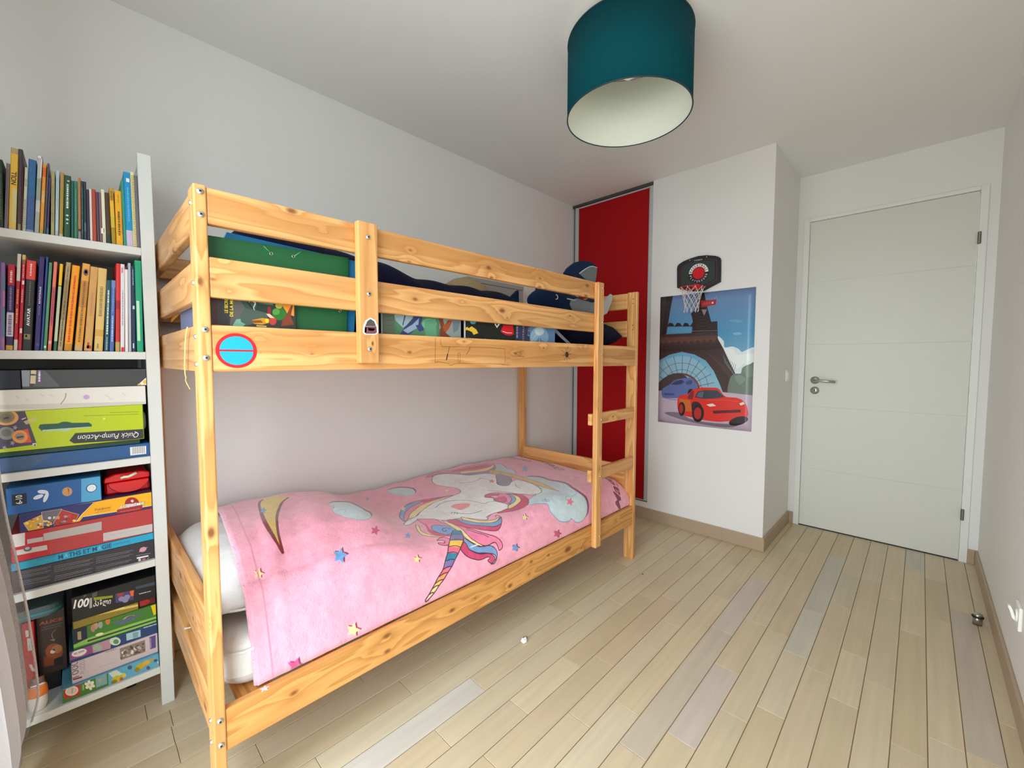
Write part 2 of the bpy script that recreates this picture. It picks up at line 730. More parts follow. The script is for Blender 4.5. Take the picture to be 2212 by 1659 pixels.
# ================================================================== THE ROOM
def wall_paint(name, hexc, bump=0.05):
    m, nt, b = new_mat(name)
    tc = N(nt, 'ShaderNodeNewGeometry')
    nz = N(nt, 'ShaderNodeTexNoise')
    nz.inputs['Scale'].default_value = 260
    nz.inputs['Detail'].default_value = 2
    nt.links.new(tc.outputs['Position'], nz.inputs['Vector'])
    n2 = N(nt, 'ShaderNodeTexNoise')
    n2.inputs['Scale'].default_value = 1.3
    nt.links.new(tc.outputs['Position'], n2.inputs['Vector'])
    mr = N(nt, 'ShaderNodeMapRange')
    mr.inputs['To Min'].default_value = 0.97
    mr.inputs['To Max'].default_value = 1.02
    nt.links.new(n2.outputs['Fac'], mr.inputs['Value'])
    mul = N(nt, 'ShaderNodeVectorMath', operation='MULTIPLY')
    mul.inputs[0].default_value = lin(hexc)[:3]
    nt.links.new(mr.outputs['Result'], mul.inputs[1])
    nt.links.new(mul.outputs[0], b.inputs['Base Color'])
    b.inputs['Roughness'].default_value = 0.6
    b.inputs['Specular IOR Level'].default_value = 0.25
    bp = N(nt, 'ShaderNodeBump')
    bp.inputs['Strength'].default_value = bump
    bp.inputs['Distance'].default_value = 0.002
    nt.links.new(nz.outputs['Fac'], bp.inputs['Height'])
    nt.links.new(bp.outputs[0], b.inputs['Normal'])
    return m


M_WALL = wall_paint('wall_paint_white', '#E9E8E6')
M_CEIL = wall_paint('ceiling_paint_white', '#EAE9E7')
M_DOORPAINT = flat('#E9E9E5', rough=0.4, noise=0.015, scale=30)
M_LEAF = flat('#D9D9D0', rough=0.42, noise=0.015, scale=30)
M_STEEL = flat('#B9B6AE', rough=0.28, metal=1.0, noise=0.05, scale=80)
M_DARKSTEEL = flat('#6C665F', rough=0.4, metal=0.9, noise=0.05)
M_ALU = flat('#BFC5C6', rough=0.4, metal=0.0, noise=0.03)
M_WHITEPL = flat('#F2F1EC', rough=0.35, noise=0.02)
M_DARK = flat('#1A1A1C', rough=0.6, noise=0.1)


def struct(name, bm, mats, parent=None):
    o = bm_obj(name, bm, mats, parent)
    if parent is None:
        tag(o, kind='structure')
    return o


def sbox(name, *a, mats=None, parent=None, bev=0.0):
    o = box(name, *a, mats, parent, bev)
    if parent is None:
        tag(o, kind='structure')
    return o


T = 0.10
sbox('ceiling', XN - T, XD + T, YR - T, W + T, H, H + 0.08, mats=M_CEIL)
sbox('wall_left', XN - T, XP + 0.7, W, W + T, 0, H, mats=M_WALL)
sbox('wall_right', XN - T, XD + T, YR - T, YR, 0, H, mats=M_WALL)
PIL = 0.2365     # the closet opening ends here
bm = bmesh.new()
add_box(bm, XP, XD, YPR, PIL, 0, H)                 # block between closet and door recess
add_box(bm, XP, XP + 0.65, PIL, W, 0, 0.124)         # plinth under the closet
struct('wall_far', bm, M_WALL)
sbox('wall_back', XP + 0.65, XP + 0.7, PIL, W, 0, H, mats=M_WALL)
# wall with the door
DY0, DY1, DZ = -1.4087, -0.5533, 2.1492
bm = bmesh.new()
add_box(bm, XD, XD + T, DY1, YPR, 0, H)
add_box(bm, XD, XD + T, YR, DY0, 0, H)
add_box(bm, XD, XD + T, DY0, DY1, DZ, H)
struct('wall_end', bm, M_WALL)
# window wall, right beside the camera
bm = bmesh.new()
add_box(bm, XN - T, XN, YR, WIN[0], 0, H)
add_box(bm, XN - T, XN, WIN[1], W, 0, H)
add_box(bm, XN - T, XN, WIN[0], WIN[1], 0, WIN[2])
add_box(bm, XN - T, XN, WIN[0], WIN[1], WIN[3], H)
struct('wall_near', bm, M_WALL)
win = empty('window_1', (XN - 0.06, (WIN[0] + WIN[1]) / 2, WIN[2]), kind='structure')
for y0, y1 in ((WIN[0], WIN[0] + .05), (WIN[1] - .05, WIN[1])):
    box('window_frame', XN - .08, XN - .04, y0, y1, WIN[2], WIN[3], M_WHITEPL, win, .004)
for z0, z1 in ((WIN[2], WIN[2] + .05), (WIN[3] - .05, WIN[3])):
    box('window_frame', XN - .08, XN - .04, WIN[0] + .05, WIN[1] - .05, z0, z1, M_WHITEPL, win, .004)

# ---- floor: every plank is a piece of its own, laid on a dark bed so the joints read as recesses
def plank_mat():
    m, nt, b = new_mat('oak_plank_whitewashed')
    L = nt.links.new
    oi = N(nt, 'ShaderNodeObjectInfo')
    geo = N(nt, 'ShaderNodeNewGeometry')
    mp = N(nt, 'ShaderNodeVectorMath', operation='MULTIPLY')
    L(geo.outputs['Position'], mp.inputs[0])
    mp.inputs[1].default_value = (2.2, 46, 10)
    rn = N(nt, 'ShaderNodeVectorMath', operation='ADD')
    L(mp.outputs[0], rn.inputs[0])
    rv = N(nt, 'ShaderNodeMath', operation='MULTIPLY')
    L(oi.outputs['Random'], rv.inputs[0])
    rv.inputs[1].default_value = 50.0
    L(rv.outputs[0], rn.inputs[1])
    nz = N(nt, 'ShaderNodeTexNoise')
    nz.inputs['Scale'].default_value = 1
    nz.inputs['Detail'].default_value = 4
    nz.inputs['Roughness'].default_value = 0.6
    L(rn.outputs[0], nz.inputs['Vector'])
    mr = N(nt, 'ShaderNodeMapRange')
    mr.inputs['From Min'].default_value = 0.25
    mr.inputs['From Max'].default_value = 0.75
    mr.inputs['To Min'].default_value = 0.90
    mr.inputs['To Max'].default_value = 1.06
    L(nz.outputs['Fac'], mr.inputs['Value'])
    n3 = N(nt, 'ShaderNodeTexNoise')
    n3.inputs['Scale'].default_value = 5
    L(geo.outputs['Position'], n3.inputs['Vector'])
    mr3 = N(nt, 'ShaderNodeMapRange')
    mr3.inputs['To Min'].default_value = 0.94
    mr3.inputs['To Max'].default_value = 1.06
    L(n3.outputs['Fac'], mr3.inputs['Value'])
    ml = N(nt, 'ShaderNodeMath', operation='MULTIPLY')
    L(mr.outputs['Result'], ml.inputs[0])
    L(mr3.outputs['Result'], ml.inputs[1])
    mul = N(nt, 'ShaderNodeVectorMath', operation='MULTIPLY')
    L(oi.outputs['Color'], mul.inputs[0])
    L(ml.outputs[0], mul.inputs[1])
    L(mul.outputs[0], b.inputs['Base Color'])
    b.inputs['Roughness'].default_value = 0.42
    b.inputs['Specular IOR Level'].default_value = 0.35
    return m


M_PLANK = plank_mat()
M_BED = flat('#A08460', rough=0.9, noise=0.1)
floor = sbox('floor', XN - T, XD + T, YR - T, W + T, -0.03, -0.0035, mats=M_BED)
EDGES = [-0.0252, -0.1131, -0.2007, -0.2883, -0.376, -0.4637, -0.554, -0.644, -0.7341, -0.8175, -0.901, -0.985, -1.0687,
         -1.1515, -1.2337, -1.315, -1.3992, -1.4487]
EDGES = [-0.0252 + .0868 * k for k in range(11, 0, -1)] + EDGES
EDGES = [e for e in EDGES if e < W] 
EDGES = [W] + EDGES
JOINTS = [(2.85, -.70), (2.65, -.80), (2.94, -.86), (3.06, -.60), (2.71, -1.04), (3.04, -1.20), (2.55, -1.12), (2.30, -.94), (2.16, -.86),
          (1.92, -1.03), (1.71, -.94), (1.86, -.775), (2.30, -.61), (1.98, -.52), (1.71, -.60), (1.48, -.69), (1.27, -.775), (1.37, -.86),
          (2.48, -1.28), (1.61, -1.27), (1.50, -1.19), (1.78, -1.11), (1.59, -1.03), (1.79, -.33), (1.60, -.42), (2.38, -.42), (.77, -.07),
          (.80, -.245), (1.10, -.245), (1.19, -.33), (1.58, -.155), (.90, -.42), (.25, .025), (.60, -.33), (.92, -.60), (.58, .11),
          (1.18, .07), (1.37, -.07), (-.08, .62), (-.03, .44), (.14, .23)]
TONES = ['#CFBEA0', '#CBB999', '#D1C2A6', '#C9B796', '#CEBD9F', '#D0BFA1', '#CAB89A', '#CDBB9B']
SPECIAL = {(.6, -.10): '#D3CCC0', (2.1, -.61): '#C4B8A9', (1.95, -.86): '#C5BDAC', (1.3, -.33): '#CDB798', (2.75, -.86): '#C1B9A9',
           (2.2, -1.35): '#C3B5A3', (1.5, -.155): '#D0C1A5', (1.2, -.69): '#CABDAE', (2.6, -.94): '#C8BCA2', (3.1, -1.19): '#C8C1B2',
           (1.1, -.6): '#C7BAA5', (.2, -.245): '#CABA9E'}
rnd = random.Random(11)
for i in range(len(EDGES) - 1):
    y1, y0 = EDGES[i], EDGES[i + 1]
    xs = sorted(j[0] for j in JOINTS if y0 <= j[1] < y1)
    full = [XN]
    x = XN + rnd.uniform(.15, .9)
    while x < XD:
        if not any(abs(x - k) < .38 for k in xs) and x > full[-1] + .2:
            full.append(x)
        x += rnd.uniform(.55, 1.05)
    full = sorted(full + xs + [XD])
    for a, b_ in zip(full, full[1:]):
        o = box('plank', a + .0007, b_ - .0007, y0 + .0011, y1 - .0011, -.003, 0.0, M_PLANK, floor, .0009, 1)
        tone = rnd.choice(TONES)
        for (sx, sy), t in SPECIAL.items():
            if a < sx < b_ and y0 < sy < y1:
                tone = t
        c = lin(tone)
        k = rnd.uniform(.96, 1.04)
        o.color = (c[0] * k, c[1] * k, c[2] * k, 1)

# ---- skirting boards
M_SKIRT = flat('#B09A80', rough=0.5, noise=0.05, scale=20)


def skirting(name, x0, x1, y0, y1):
    return sbox(name, x0, x1, y0, y1, 0, SKIRT, mats=M_SKIRT, bev=.0025)


SK = 0.011
skirting('baseboard_far', XP - SK, XP, YPR - SK, W)
skirting('baseboard_return', XP, XD - SK, YPR - SK, YPR)
skirting('baseboard_end', XD - SK, XD, DY1, YPR - .0)
skirting('baseboard_corner', XD - SK, XD, YR + SK, DY0)
skirting('baseboard_right', XN, XD, YR, YR + SK)
skirting('baseboard_left', XN, XP - SK, W - SK, W)

# ---- door
door = empty('door_1', (XD, (DY0 + DY1) / 2, 0), kind='structure')
CW = 0.034
prf = 0.012
box('door_frame', XD - prf, XD + T, DY1 - CW, DY1, 0, DZ, M_DOORPAINT, door, .003)
box('door_frame', XD - prf, XD + T, DY0, DY0 + CW, 0, DZ, M_DOORPAINT, door, .003)
box('door_frame', XD - prf, XD + T, DY0 + CW, DY1 - CW, DZ - CW * .7, DZ, M_DOORPAINT, door, .003)
LY0, LY1, LZ0, LZ1 = DY0 + CW + .002, DY1 - CW - .002, .008, DZ - CW * .7 - .003
box('door_leaf', XD - .0016, XD + .04, LY0, LY1, LZ0, LZ1, M_LEAF, door)
gz = [LZ0, .417, .854, 1.283, 1.712, LZ1]
for a, b_ in zip(gz, gz[1:]):
    box('door_panel', XD - .003, XD - .0017, LY0, LY1, a + .0006, b_ - .0006, M_LEAF, door, .0006, 1)
hy, hz = -0.6495, 1.038
M_DOORSHADOW = flat('#2A2622', rough=.8)
lathe('rosette', [(0, -.004), (.0245, -.004), (.0255, -.002), (.0255, .006)], (XD - .006, hy, hz), M_STEEL, door, axis='x')
lv = [(XD - .008, hy, hz), (XD - .035, hy, hz), (XD - .048, hy - .004, hz), (XD - .052, hy - .018, hz - .001), (XD - .052, hy - .07, hz - .004), (XD - .051, hy - .118, hz - .007)]
tube('lever_handle', lv, .0085, M_STEEL, door, n=12)
esc = lathe('keyhole_plate', [(0, -.003), (.0245, -.003), (.0255, -.001), (.0255, .006)], (XD - .006, hy - .001, .967), M_STEEL, door, axis='x')
box('keyhole', XD - .0098, XD - .0085, hy - .0045, hy + .0025, .959, .976, M_DARK, esc)
for z0, z1 in ((1.8278, 1.8945), (.247, .3125)):
    hg = box('hinge', XD - .020, XD - .004, LY0 - .013, LY0 + .001, z0, z1, M_DARKSTEEL, door, .003)
    box('hinge_pin', XD - .0215, XD - .0185, LY0 - .007, LY0 - .004, z0 + .004, z1 - .004, M_STEEL, hg, .001)
box('door_sweep', XD - .001, XD + .03, LY0, LY1, .001, .0078, M_DARK, door)

# ---- built-in closet with a red sliding panel between the two walls
M_RED = flat('#A80610', rough=0.6, spec=0.2, noise=0.02, scale=20)
CX = XP + .012
clo = empty('sliding_closet_door', (CX, .56, .124), label='tall dark red sliding closet door in a grey aluminium frame', cat='closet door')
box('red_panel', CX + .004, CX + .014, .268, .886, .132, 2.412, M_RED, clo)
box('stile', CX - .004, CX + .022, .884, .918, .128, 2.420, M_ALU, clo, .003)
st = box('stile', CX - .004, CX + .022, .240, .270, .128, 2.420, M_ALU, clo, .003)
tube('grip_lip', [(CX - .006, .266, .14), (CX - .006, .266, 2.41)], .003, M_ALU, st, n=8)
box('top_rail', CX, CX + .018, .270, .884, 2.409, 2.420, M_ALU, clo, .002)
box('bottom_rail', CX, CX + .018, .270, .884, .1275, .1345, M_ALU, clo, .002)
trk = sbox('trim_1', XP + .004, XP + .05, PIL, W, 2.4225, H, mats=flat('#55544F', rough=.5, metal=.4))
sbox('trim_2', XP + .006, XP + .05, PIL, W, .124, .1272, mats=flat('#5B5852', rough=.5, metal=.4))
sbox('closet_gap_shade', XP + .03, XP + .05, .921, W, .1275, 2.4222, mats=flat('#4A4945', rough=.6))  # dark strip colouring in the shade of the open gap beside the stile

# ---- light switch and wall socket
sw = empty('light_switch', (3.17, YPR, 1.035), label='white light switch on the narrow return wall beside the door', cat='light switch')
box('switch_plate', 3.135, 3.215, YPR - .009, YPR, 1.032, 1.108, M_WHITEPL, sw, .003)
box('rocker', 3.15, 3.20, YPR - .013, YPR - .0085, 1.046, 1.094, M_WHITEPL, sw, .002)

# ================================================================== THE BUNK BED
L_BED, D_BED, HB = 2.06, 0.93, 1.562
PWD, PDP = 0.0252, 0.0605      # post section


def knots_px(lst, y=0.0, ax='y'):
    out = []
    for (u, v, r) in lst:
        p = at(u, v, ax, y)
        k = (p - CAM).dot(_f) / FPX
        out.append((p.x, p.y, p.z, r * k * .95))
    return out


M_TOP = pine('pine_top_guard', 'x', knots_px([(631, 455, 11), (888, 540, 5), (885, 565, 5), (1057, 578, 7), (1063, 600, 6), (1166, 582, 3), (1168, 601, 4), (1167, 620, 5), (1270, 617, 6), (1267, 640, 6), (700, 500, 3)]),
             heart=(2, 1.525, .026), seed=.3)
M_MID = pine('pine_mid_guard', 'x', knots_px([(460, 602, 7), (485, 560, 3), (497, 630, 3), (898, 646, 6), (1086, 671, 8), (1097, 687, 4), (1233, 683, 4), (1241, 695, 2), (1000, 652, 3)]), seed=1.9)
M_SIDE = pine('pine_side_rail', 'x', knots_px([(561, 729, 4), (675, 765, 5), (886, 761, 6), (1004, 738, 4), (1115, 763, 5), (1176, 752, 4), (1253, 751, 3), (1268, 751, 3)]),
              heart=(2, 1.205, .030), seed=2.7)
M_LOW = pine('pine_lower_rail', 'x', knots_px([(636, 1499, 9), (837, 1375, 9), (838, 1408, 8), (801, 1413, 3), (978, 1319, 7), (1028, 1293, 5), (1103, 1266, 7), (1149, 1214, 5), (1144, 1241, 4), (1186, 1200, 5), (1228, 1187, 10), (1257, 1184, 4), (1331, 1125, 2)]),
             light='#DFA35E', dark='#B97C3C', seed=4.1)
M_SUP = pine('pine_support', 'z', knots_px([(805, 742, 4)], -.022), seed=5.5)
M_POST = pine('pine_post', 'z', knots_px([(432, 608, 9), (456, 1151, 11), (451, 1350, 5)]), light='#E6AE6C', seed=.9)
M_PINEZ = pine('pine_upright', 'z', [(2.05, .02, 1.02, .012), (2.05, .03, .82, .016), (1.63, -.02, .62, .008), (1.62, -.02, .95, .006), (2.05, .05, .3, .01)], seed=7.7)
M_PINEX = pine('pine_crossgrain_x', 'x', [(1.8, 0, .87, .009)], seed=8.8)
M_PINEY = pine('pine_end_rail', 'y', [(.0, .33, 1.47, .014), (.0, .2, 1.36, .007), (.0, .45, .50, .016), (.0, .25, .45, .01), (2.06, .5, 1.5, .012), (0, .12, .27, .014)], seed=3.3)
M_SLAT = pine('pine_slat', 'y', (), light='#EDAF66', seed=6.1)
M_BOLT = flat('#C9CCCB', rough=0.25, metal=0.9, noise=0.04)

bed = empty('bunk_bed', (L_BED / 2, D_BED / 2, 0), label='pine bunk bed with two bunks, guard rails and a short ladder', cat='bunk bed')


def beam(name, x0, x1, y0, y1, z0, z1, mt, bev=.0035):
    return box(name, x0, x1, y0, y1, z0, z1, mt, bed, bev)


# four corner posts
for (x0, y0, mt) in ((0, 0, M_POST), (L_BED - PWD, 0, M_PINEZ), (0, D_BED - PDP, M_PINEZ), (L_BED - PWD, D_BED - PDP, M_PINEZ)):
    beam('corner_post', x0, x0 + PWD, y0, y0 + PDP, 0, HB, mt)
RT = 0.022
ZR = {'top': (1.478, 1.560), 'mid': (1.3125, 1.4045), 'side': (1.1405, 1.2495)}
LAD0, LAD1 = 1.6035, 1.652
LY = -0.024
beam('guard_rail', PWD, LAD1 - .004, .0035, .0035 + RT, *ZR['top'], M_TOP)
beam('guard_rail', PWD, LAD1 - .004, .0035, .0035 + RT, *ZR['mid'], M_MID)
side = beam('side_rail', PWD, L_BED - PWD, .0035, .0035 + RT, *ZR['side'], M_SIDE)
low = beam('side_rail', PWD, L_BED - PWD, .0035, .0035 + RT, .215, .3195, M_LOW)
for z in (ZR['top'], ZR['mid'], ZR['side'], (.215, .3195)):          # rails along the wall
    beam('back_rail', PWD, L_BED - PWD, D_BED - .0255, D_BED - .0035, *z, M_PINEX)
# boards across the ends
for x0 in (.0035, L_BED - .0035 - RT):
    for z in ((1.4675, 1.5575), (1.307, 1.4), ZR['side'], (.405, .552), (.233, .335)):
        beam('end_rail', x0, x0 + RT, PDP, D_BED - PDP, *z, M_PINEY)
# slats of both bunks
for z in (.285, 1.165):
    for k in range(11):
        xc = .10 + k * .186
        beam('slat', xc - .04, xc + .04, .026, D_BED - .026, z, z + .018, M_SLAT, .002)
    for yy in (.026, D_BED - .046):
        beam('slat_ledge', PWD, L_BED - PWD, yy, yy + .02, z - .022, z - .0005, M_PINEX, .002)
# board that joins the guard rails
sup = beam('support_board', .3715, .4315, -.0215, .0032, 1.1595, 1.5635, M_SUP)
# ladder
beam('ladder_post', LAD0, LAD1, LY, .0032, .214, 1.556, M_PINEZ)
for z0, z1 in ((.842, .9), (.55, .612)):
    beam('ladder_rung', 1.5925, L_BED - PWD - .001, .0035, .0255, z0, z1, M_PINEX)


def bolt(x, y, z, axis, r=.0072, parent=None):
    s = -1
    if axis == 'y':
        b = lathe('bolt_head', [(0, -.0042), (r * .45, -.004), (r * .86, -.0026), (r, -.0005), (r, .001)], (x, y, z), M_BOLT, parent or bed, n=18, axis='y')
        box('hex_socket', x - .0022, x + .0022, y - .0046, y - .0041, z - .0022, z + .0022, M_DARK, b)
    else:
        b = lathe('bolt_head', [(0, -.0036), (r * .5, -.0034), (r * .9, -.002), (r, 0), (r, .001)], (x, y, z), M_BOLT, parent or bed, n=18, axis='x')
    return b


for z in (1.5455, 1.4950, 1.2374, 1.1728, .3010, .2400):
    bolt(.0132, -.0002, z, 'y')
for z in (1.525, 1.345, 1.222, 1.158, .291, .236):
    bolt(-.0002, .032, z, 'x', .0055)
for z in (1.5207, 1.3599, 1.2006):
    bolt(.4008, -.0217, z, 'y', .0066)
for z in (1.53, 1.36, 1.2, .87, .58, .268):
    bolt(1.640, LY - .0002, z, 'y', .0045)
for z in (1.52, 1.495, 1.37, 1.345, 1.22, 1.16, .29, .24):
    box('dowel_hole', L_BED - PWD - .0006, L_BED - PWD + .0002, .022, .0265, z, z + .005, M_DARK, bed)

# pencil drawings on the upper side rail: thin strips of graphite a hair in front of the wood
M_PENCIL = flat('#5B3A1C', rough=0.6, noise=0.2)
M_INK = flat('#3A1D16', rough=0.6, noise=0.2)


def rail_lines(name, polys, mats, parent, width=.0011, y=.0032, tops=None):
    vs, fs = [], []
    for pts in polys:
        P = [at(u, v, 'y', y) for u, v in pts]
        for a, b_ in zip(P, P[1:]):
            d = Vector((b_.x - a.x, 0, b_.z - a.z))
            if d.length < 1e-6:
                continue
            d.normalize()
            n_ = Vector((-d.z, 0, d.x)) * width / 2
            i = len(vs)
            vs += [a + n_, b_ + n_, b_ - n_, a - n_]
            fs.append((i, i + 1, i + 2, i + 3))
    return pd_obj(name, vs, fs, mats, parent)


def Zc(x, y):       # zoom coordinates of the region (900, 670) at 6.144x
    return 900 + x / 6.1444, 670 + y / 6.1444


def zl(*pts):
    return [Zc(*p) for p in pts]


rail_lines('pencil_drawing', [zl((250, 365), (245, 700), (262, 700), (268, 683), (430, 708), (434, 730), (470, 733), (478, 715), (570, 705), (700, 708), (1172, 716), (1174, 512), (870, 492), (335, 484), (330, 455), (318, 447), (320, 380)),
                              zl((548, 572), (575, 570), (580, 690), (560, 695), (548, 640), (548, 572))], M_PENCIL, side)
rail_lines('pencil_stroke', [zl((436, 485), (415, 580))], M_INK, side, .0016)
rail_lines('pencil_stroke', [zl((712, 492), (690, 540), (662, 590))], M_INK, side, .0016)
rail_lines('pencil_stroke', [zl((412, 580), (395, 662))], M_INK, side, .0045)
spider = [zl((1996, 560), (2010, 470)), zl((1985, 565), (1975, 500)), zl((1975, 575), (1925, 535)), zl((2010, 570), (2048, 520)), zl((2012, 590), (2055, 582)), zl((1975, 595), (1930, 605)),
          zl((1980, 620), (1958, 670)), zl((1995, 625), (1998, 688)), zl((2012, 615), (2035, 660))]
rail_lines('spider_drawing', spider, M_INK, side, .0018)
pb = [at(*Zc(1995 + 22 * math.cos(t), 590 + 38 * math.sin(t)), 'y', .0030) for t in np.linspace(0, 2 * math.pi, 14)[:-1]]
pd_obj('spider_drawing', pb, [tuple(range(13))], M_INK, side)
rail_lines('pencil_scribble', [zl(*[(1250 + 180 * abs(math.sin(i * 1.7)) , 510 + 115 * abs(math.sin(i * 2.3 + 1))) for i in range(16)]),
                               zl(*[(1080 + 170 * abs(math.sin(i * 1.3)), 600 + 130 * abs(math.sin(i * 2.9))) for i in range(10)])], flat('#8A6236', rough=.7), side, .0006)

# ---- stickers on the bed
rs = empty('round_sticker', tuple(at(511.5, 757.5, 'y', .003)), label='round blue and red no-stopping sign sticker on the bunk side rail', cat='sticker')
c = at(511.5, 757.5, 'y', .003)
M_STR, M_STB = flat('#D0101F', rough=.3), flat('#12A3DC', rough=.3)


def disc(name, c, rx, rz, y0, y1, mt, parent, a0=0, a1=2 * math.pi, n=48):
    full = a1 - a0 > 6.2
    pts = [(c.x + rx * math.cos(t), c.z + rz * math.sin(t)) for t in np.linspace(a0, a1, n, endpoint=not full)]
    return prism(name, pts, 'y', y0, y1, mt, parent)


disc('sticker_ring', c, .0425, .0415, .0028, .0034, M_STR, rs)
disc('blue_half', Vector((c.x, 0, c.z + .0022)), .0345, .032, .0024, .00285, M_STB, rs, .0, math.pi)
disc('blue_half', Vector((c.x, 0, c.z - .0022)), .0345, .032, .0024, .00285, M_STB, rs, math.pi, 2 * math.pi)

# a die-cut sticker on the support board: plain colour patches inside a white border
yk = -.0218
pb_ = [(784, 718), (785, 703), (790, 692), (800, 686), (811, 692), (816, 703), (817, 718), (812, 723), (789, 723)]
stk = empty('small_sticker', tuple(at(800, 705, 'y', yk)), label='small white-edged maroon and grey sticker on the upright support board', cat='sticker')
prism('white_border', [(p.x, p.z) for p in (at(u, v, 'y', yk) for u, v in pb_)], 'y', yk - .0003, yk + .0002, flat('#F1ECEA', rough=.3), stk)
for pts, col in (([(787, 718), (788, 705), (813, 705), (814, 718), (810, 721), (791, 721)], '#7B4350'), ([(789, 704.5), (793, 694), (800, 689), (808, 694), (812, 704.5)], '#4E4C4A'),
                 ([(794, 708), (811, 710), (806, 715), (796, 714)], '#A9646C'), ([(787.5, 718), (788.2, 707), (792, 707), (791, 719)], '#4A3C58')):
    prism('colour_patch', [(p.x, p.z) for p in (at(u, v, 'y', yk) for u, v in pts)], 'y', yk - .0006, yk - .00029, flat(col, rough=.35), stk)

# ---- yellow ribbon tied to the end rail
rp = [at(u, v, 'x', -.004) for u, v in ((405, 706), (402, 722), (400, 745), (399.5, 770), (399, 795), (400, 808), (402, 816), (401, 821), (404, 829), (411, 841))]
vs, fs = [], []
for i, p_ in enumerate(rp):
    w_ = .0035 if i < 6 else (.0012 if i in (6, 7) else .003)
    vs += [p_ + Vector((-.0004 * (i % 2), -w_, 0)), p_ + Vector((-.001, w_, 0))]
for i in range(len(rp) - 1):
    fs.append((2 * i, 2 * i + 1, 2 * i + 3, 2 * i + 2))
o = pd_obj('ribbon', vs, fs, flat('#F3DE86', rough=.35), None)
so = o.modifiers.new('thickness', 'SOLIDIFY')
so.thickness = .0006
tag(o, 'narrow pale yellow ribbon dangling from the end of the upper bunk', 'ribbon')

# ================================================================== LOWER BUNK: mattress, pillow, blanket
def fabric(hexc, bump_scale=14.0, bump=.4, rough=.8, sheen=.2, noise=.05, fine=500):
    m, nt, b = new_mat('fabric_' + hexc.strip('#'))
    L = nt.links.new
    geo = N(nt, 'ShaderNodeNewGeometry')
    n1 = N(nt, 'ShaderNodeTexNoise')
    n1.inputs['Scale'].default_value = bump_scale
    n1.inputs['Detail'].default_value = 4
    n1.inputs['Distortion'].default_value = .6
    L(geo.outputs['Position'], n1.inputs['Vector'])
    n2 = N(nt, 'ShaderNodeTexNoise')
    n2.inputs['Scale'].default_value = fine
    L(geo.outputs['Position'], n2.inputs['Vector'])
    mr = N(nt, 'ShaderNodeMapRange')
    mr.inputs['To Min'].default_value = 1 - noise
    mr.inputs['To Max'].default_value = 1 + noise
    L(n1.outputs['Fac'], mr.inputs['Value'])
    mul = N(nt, 'ShaderNodeVectorMath', operation='MULTIPLY')
    mul.inputs[0].default_value = lin(hexc)[:3]
    L(mr.outputs['Result'], mul.inputs[1])
    L(mul.outputs[0], b.inputs['Base Color'])
    b.inputs['Roughness'].default_value = rough
    b.inputs['Specular IOR Level'].default_value = .15
    b.inputs['Sheen Weight'].default_value = sheen
    ad = N(nt, 'ShaderNodeMath', operation='MULTIPLY_ADD')
    L(n2.outputs['Fac'], ad.inputs[0])
    ad.inputs[1].default_value = .12
    L(n1.outputs['Fac'], ad.inputs[2])
    bp = N(nt, 'ShaderNodeBump')
    bp.inputs['Strength'].default_value = bump
    bp.inputs['Distance'].default_value = .02
    L(ad.outputs[0], bp.inputs['Height'])
    L(bp.outputs[0], b.inputs['Normal'])
    return m


M_SHEET = fabric('#DAD9D6', 12, .5)


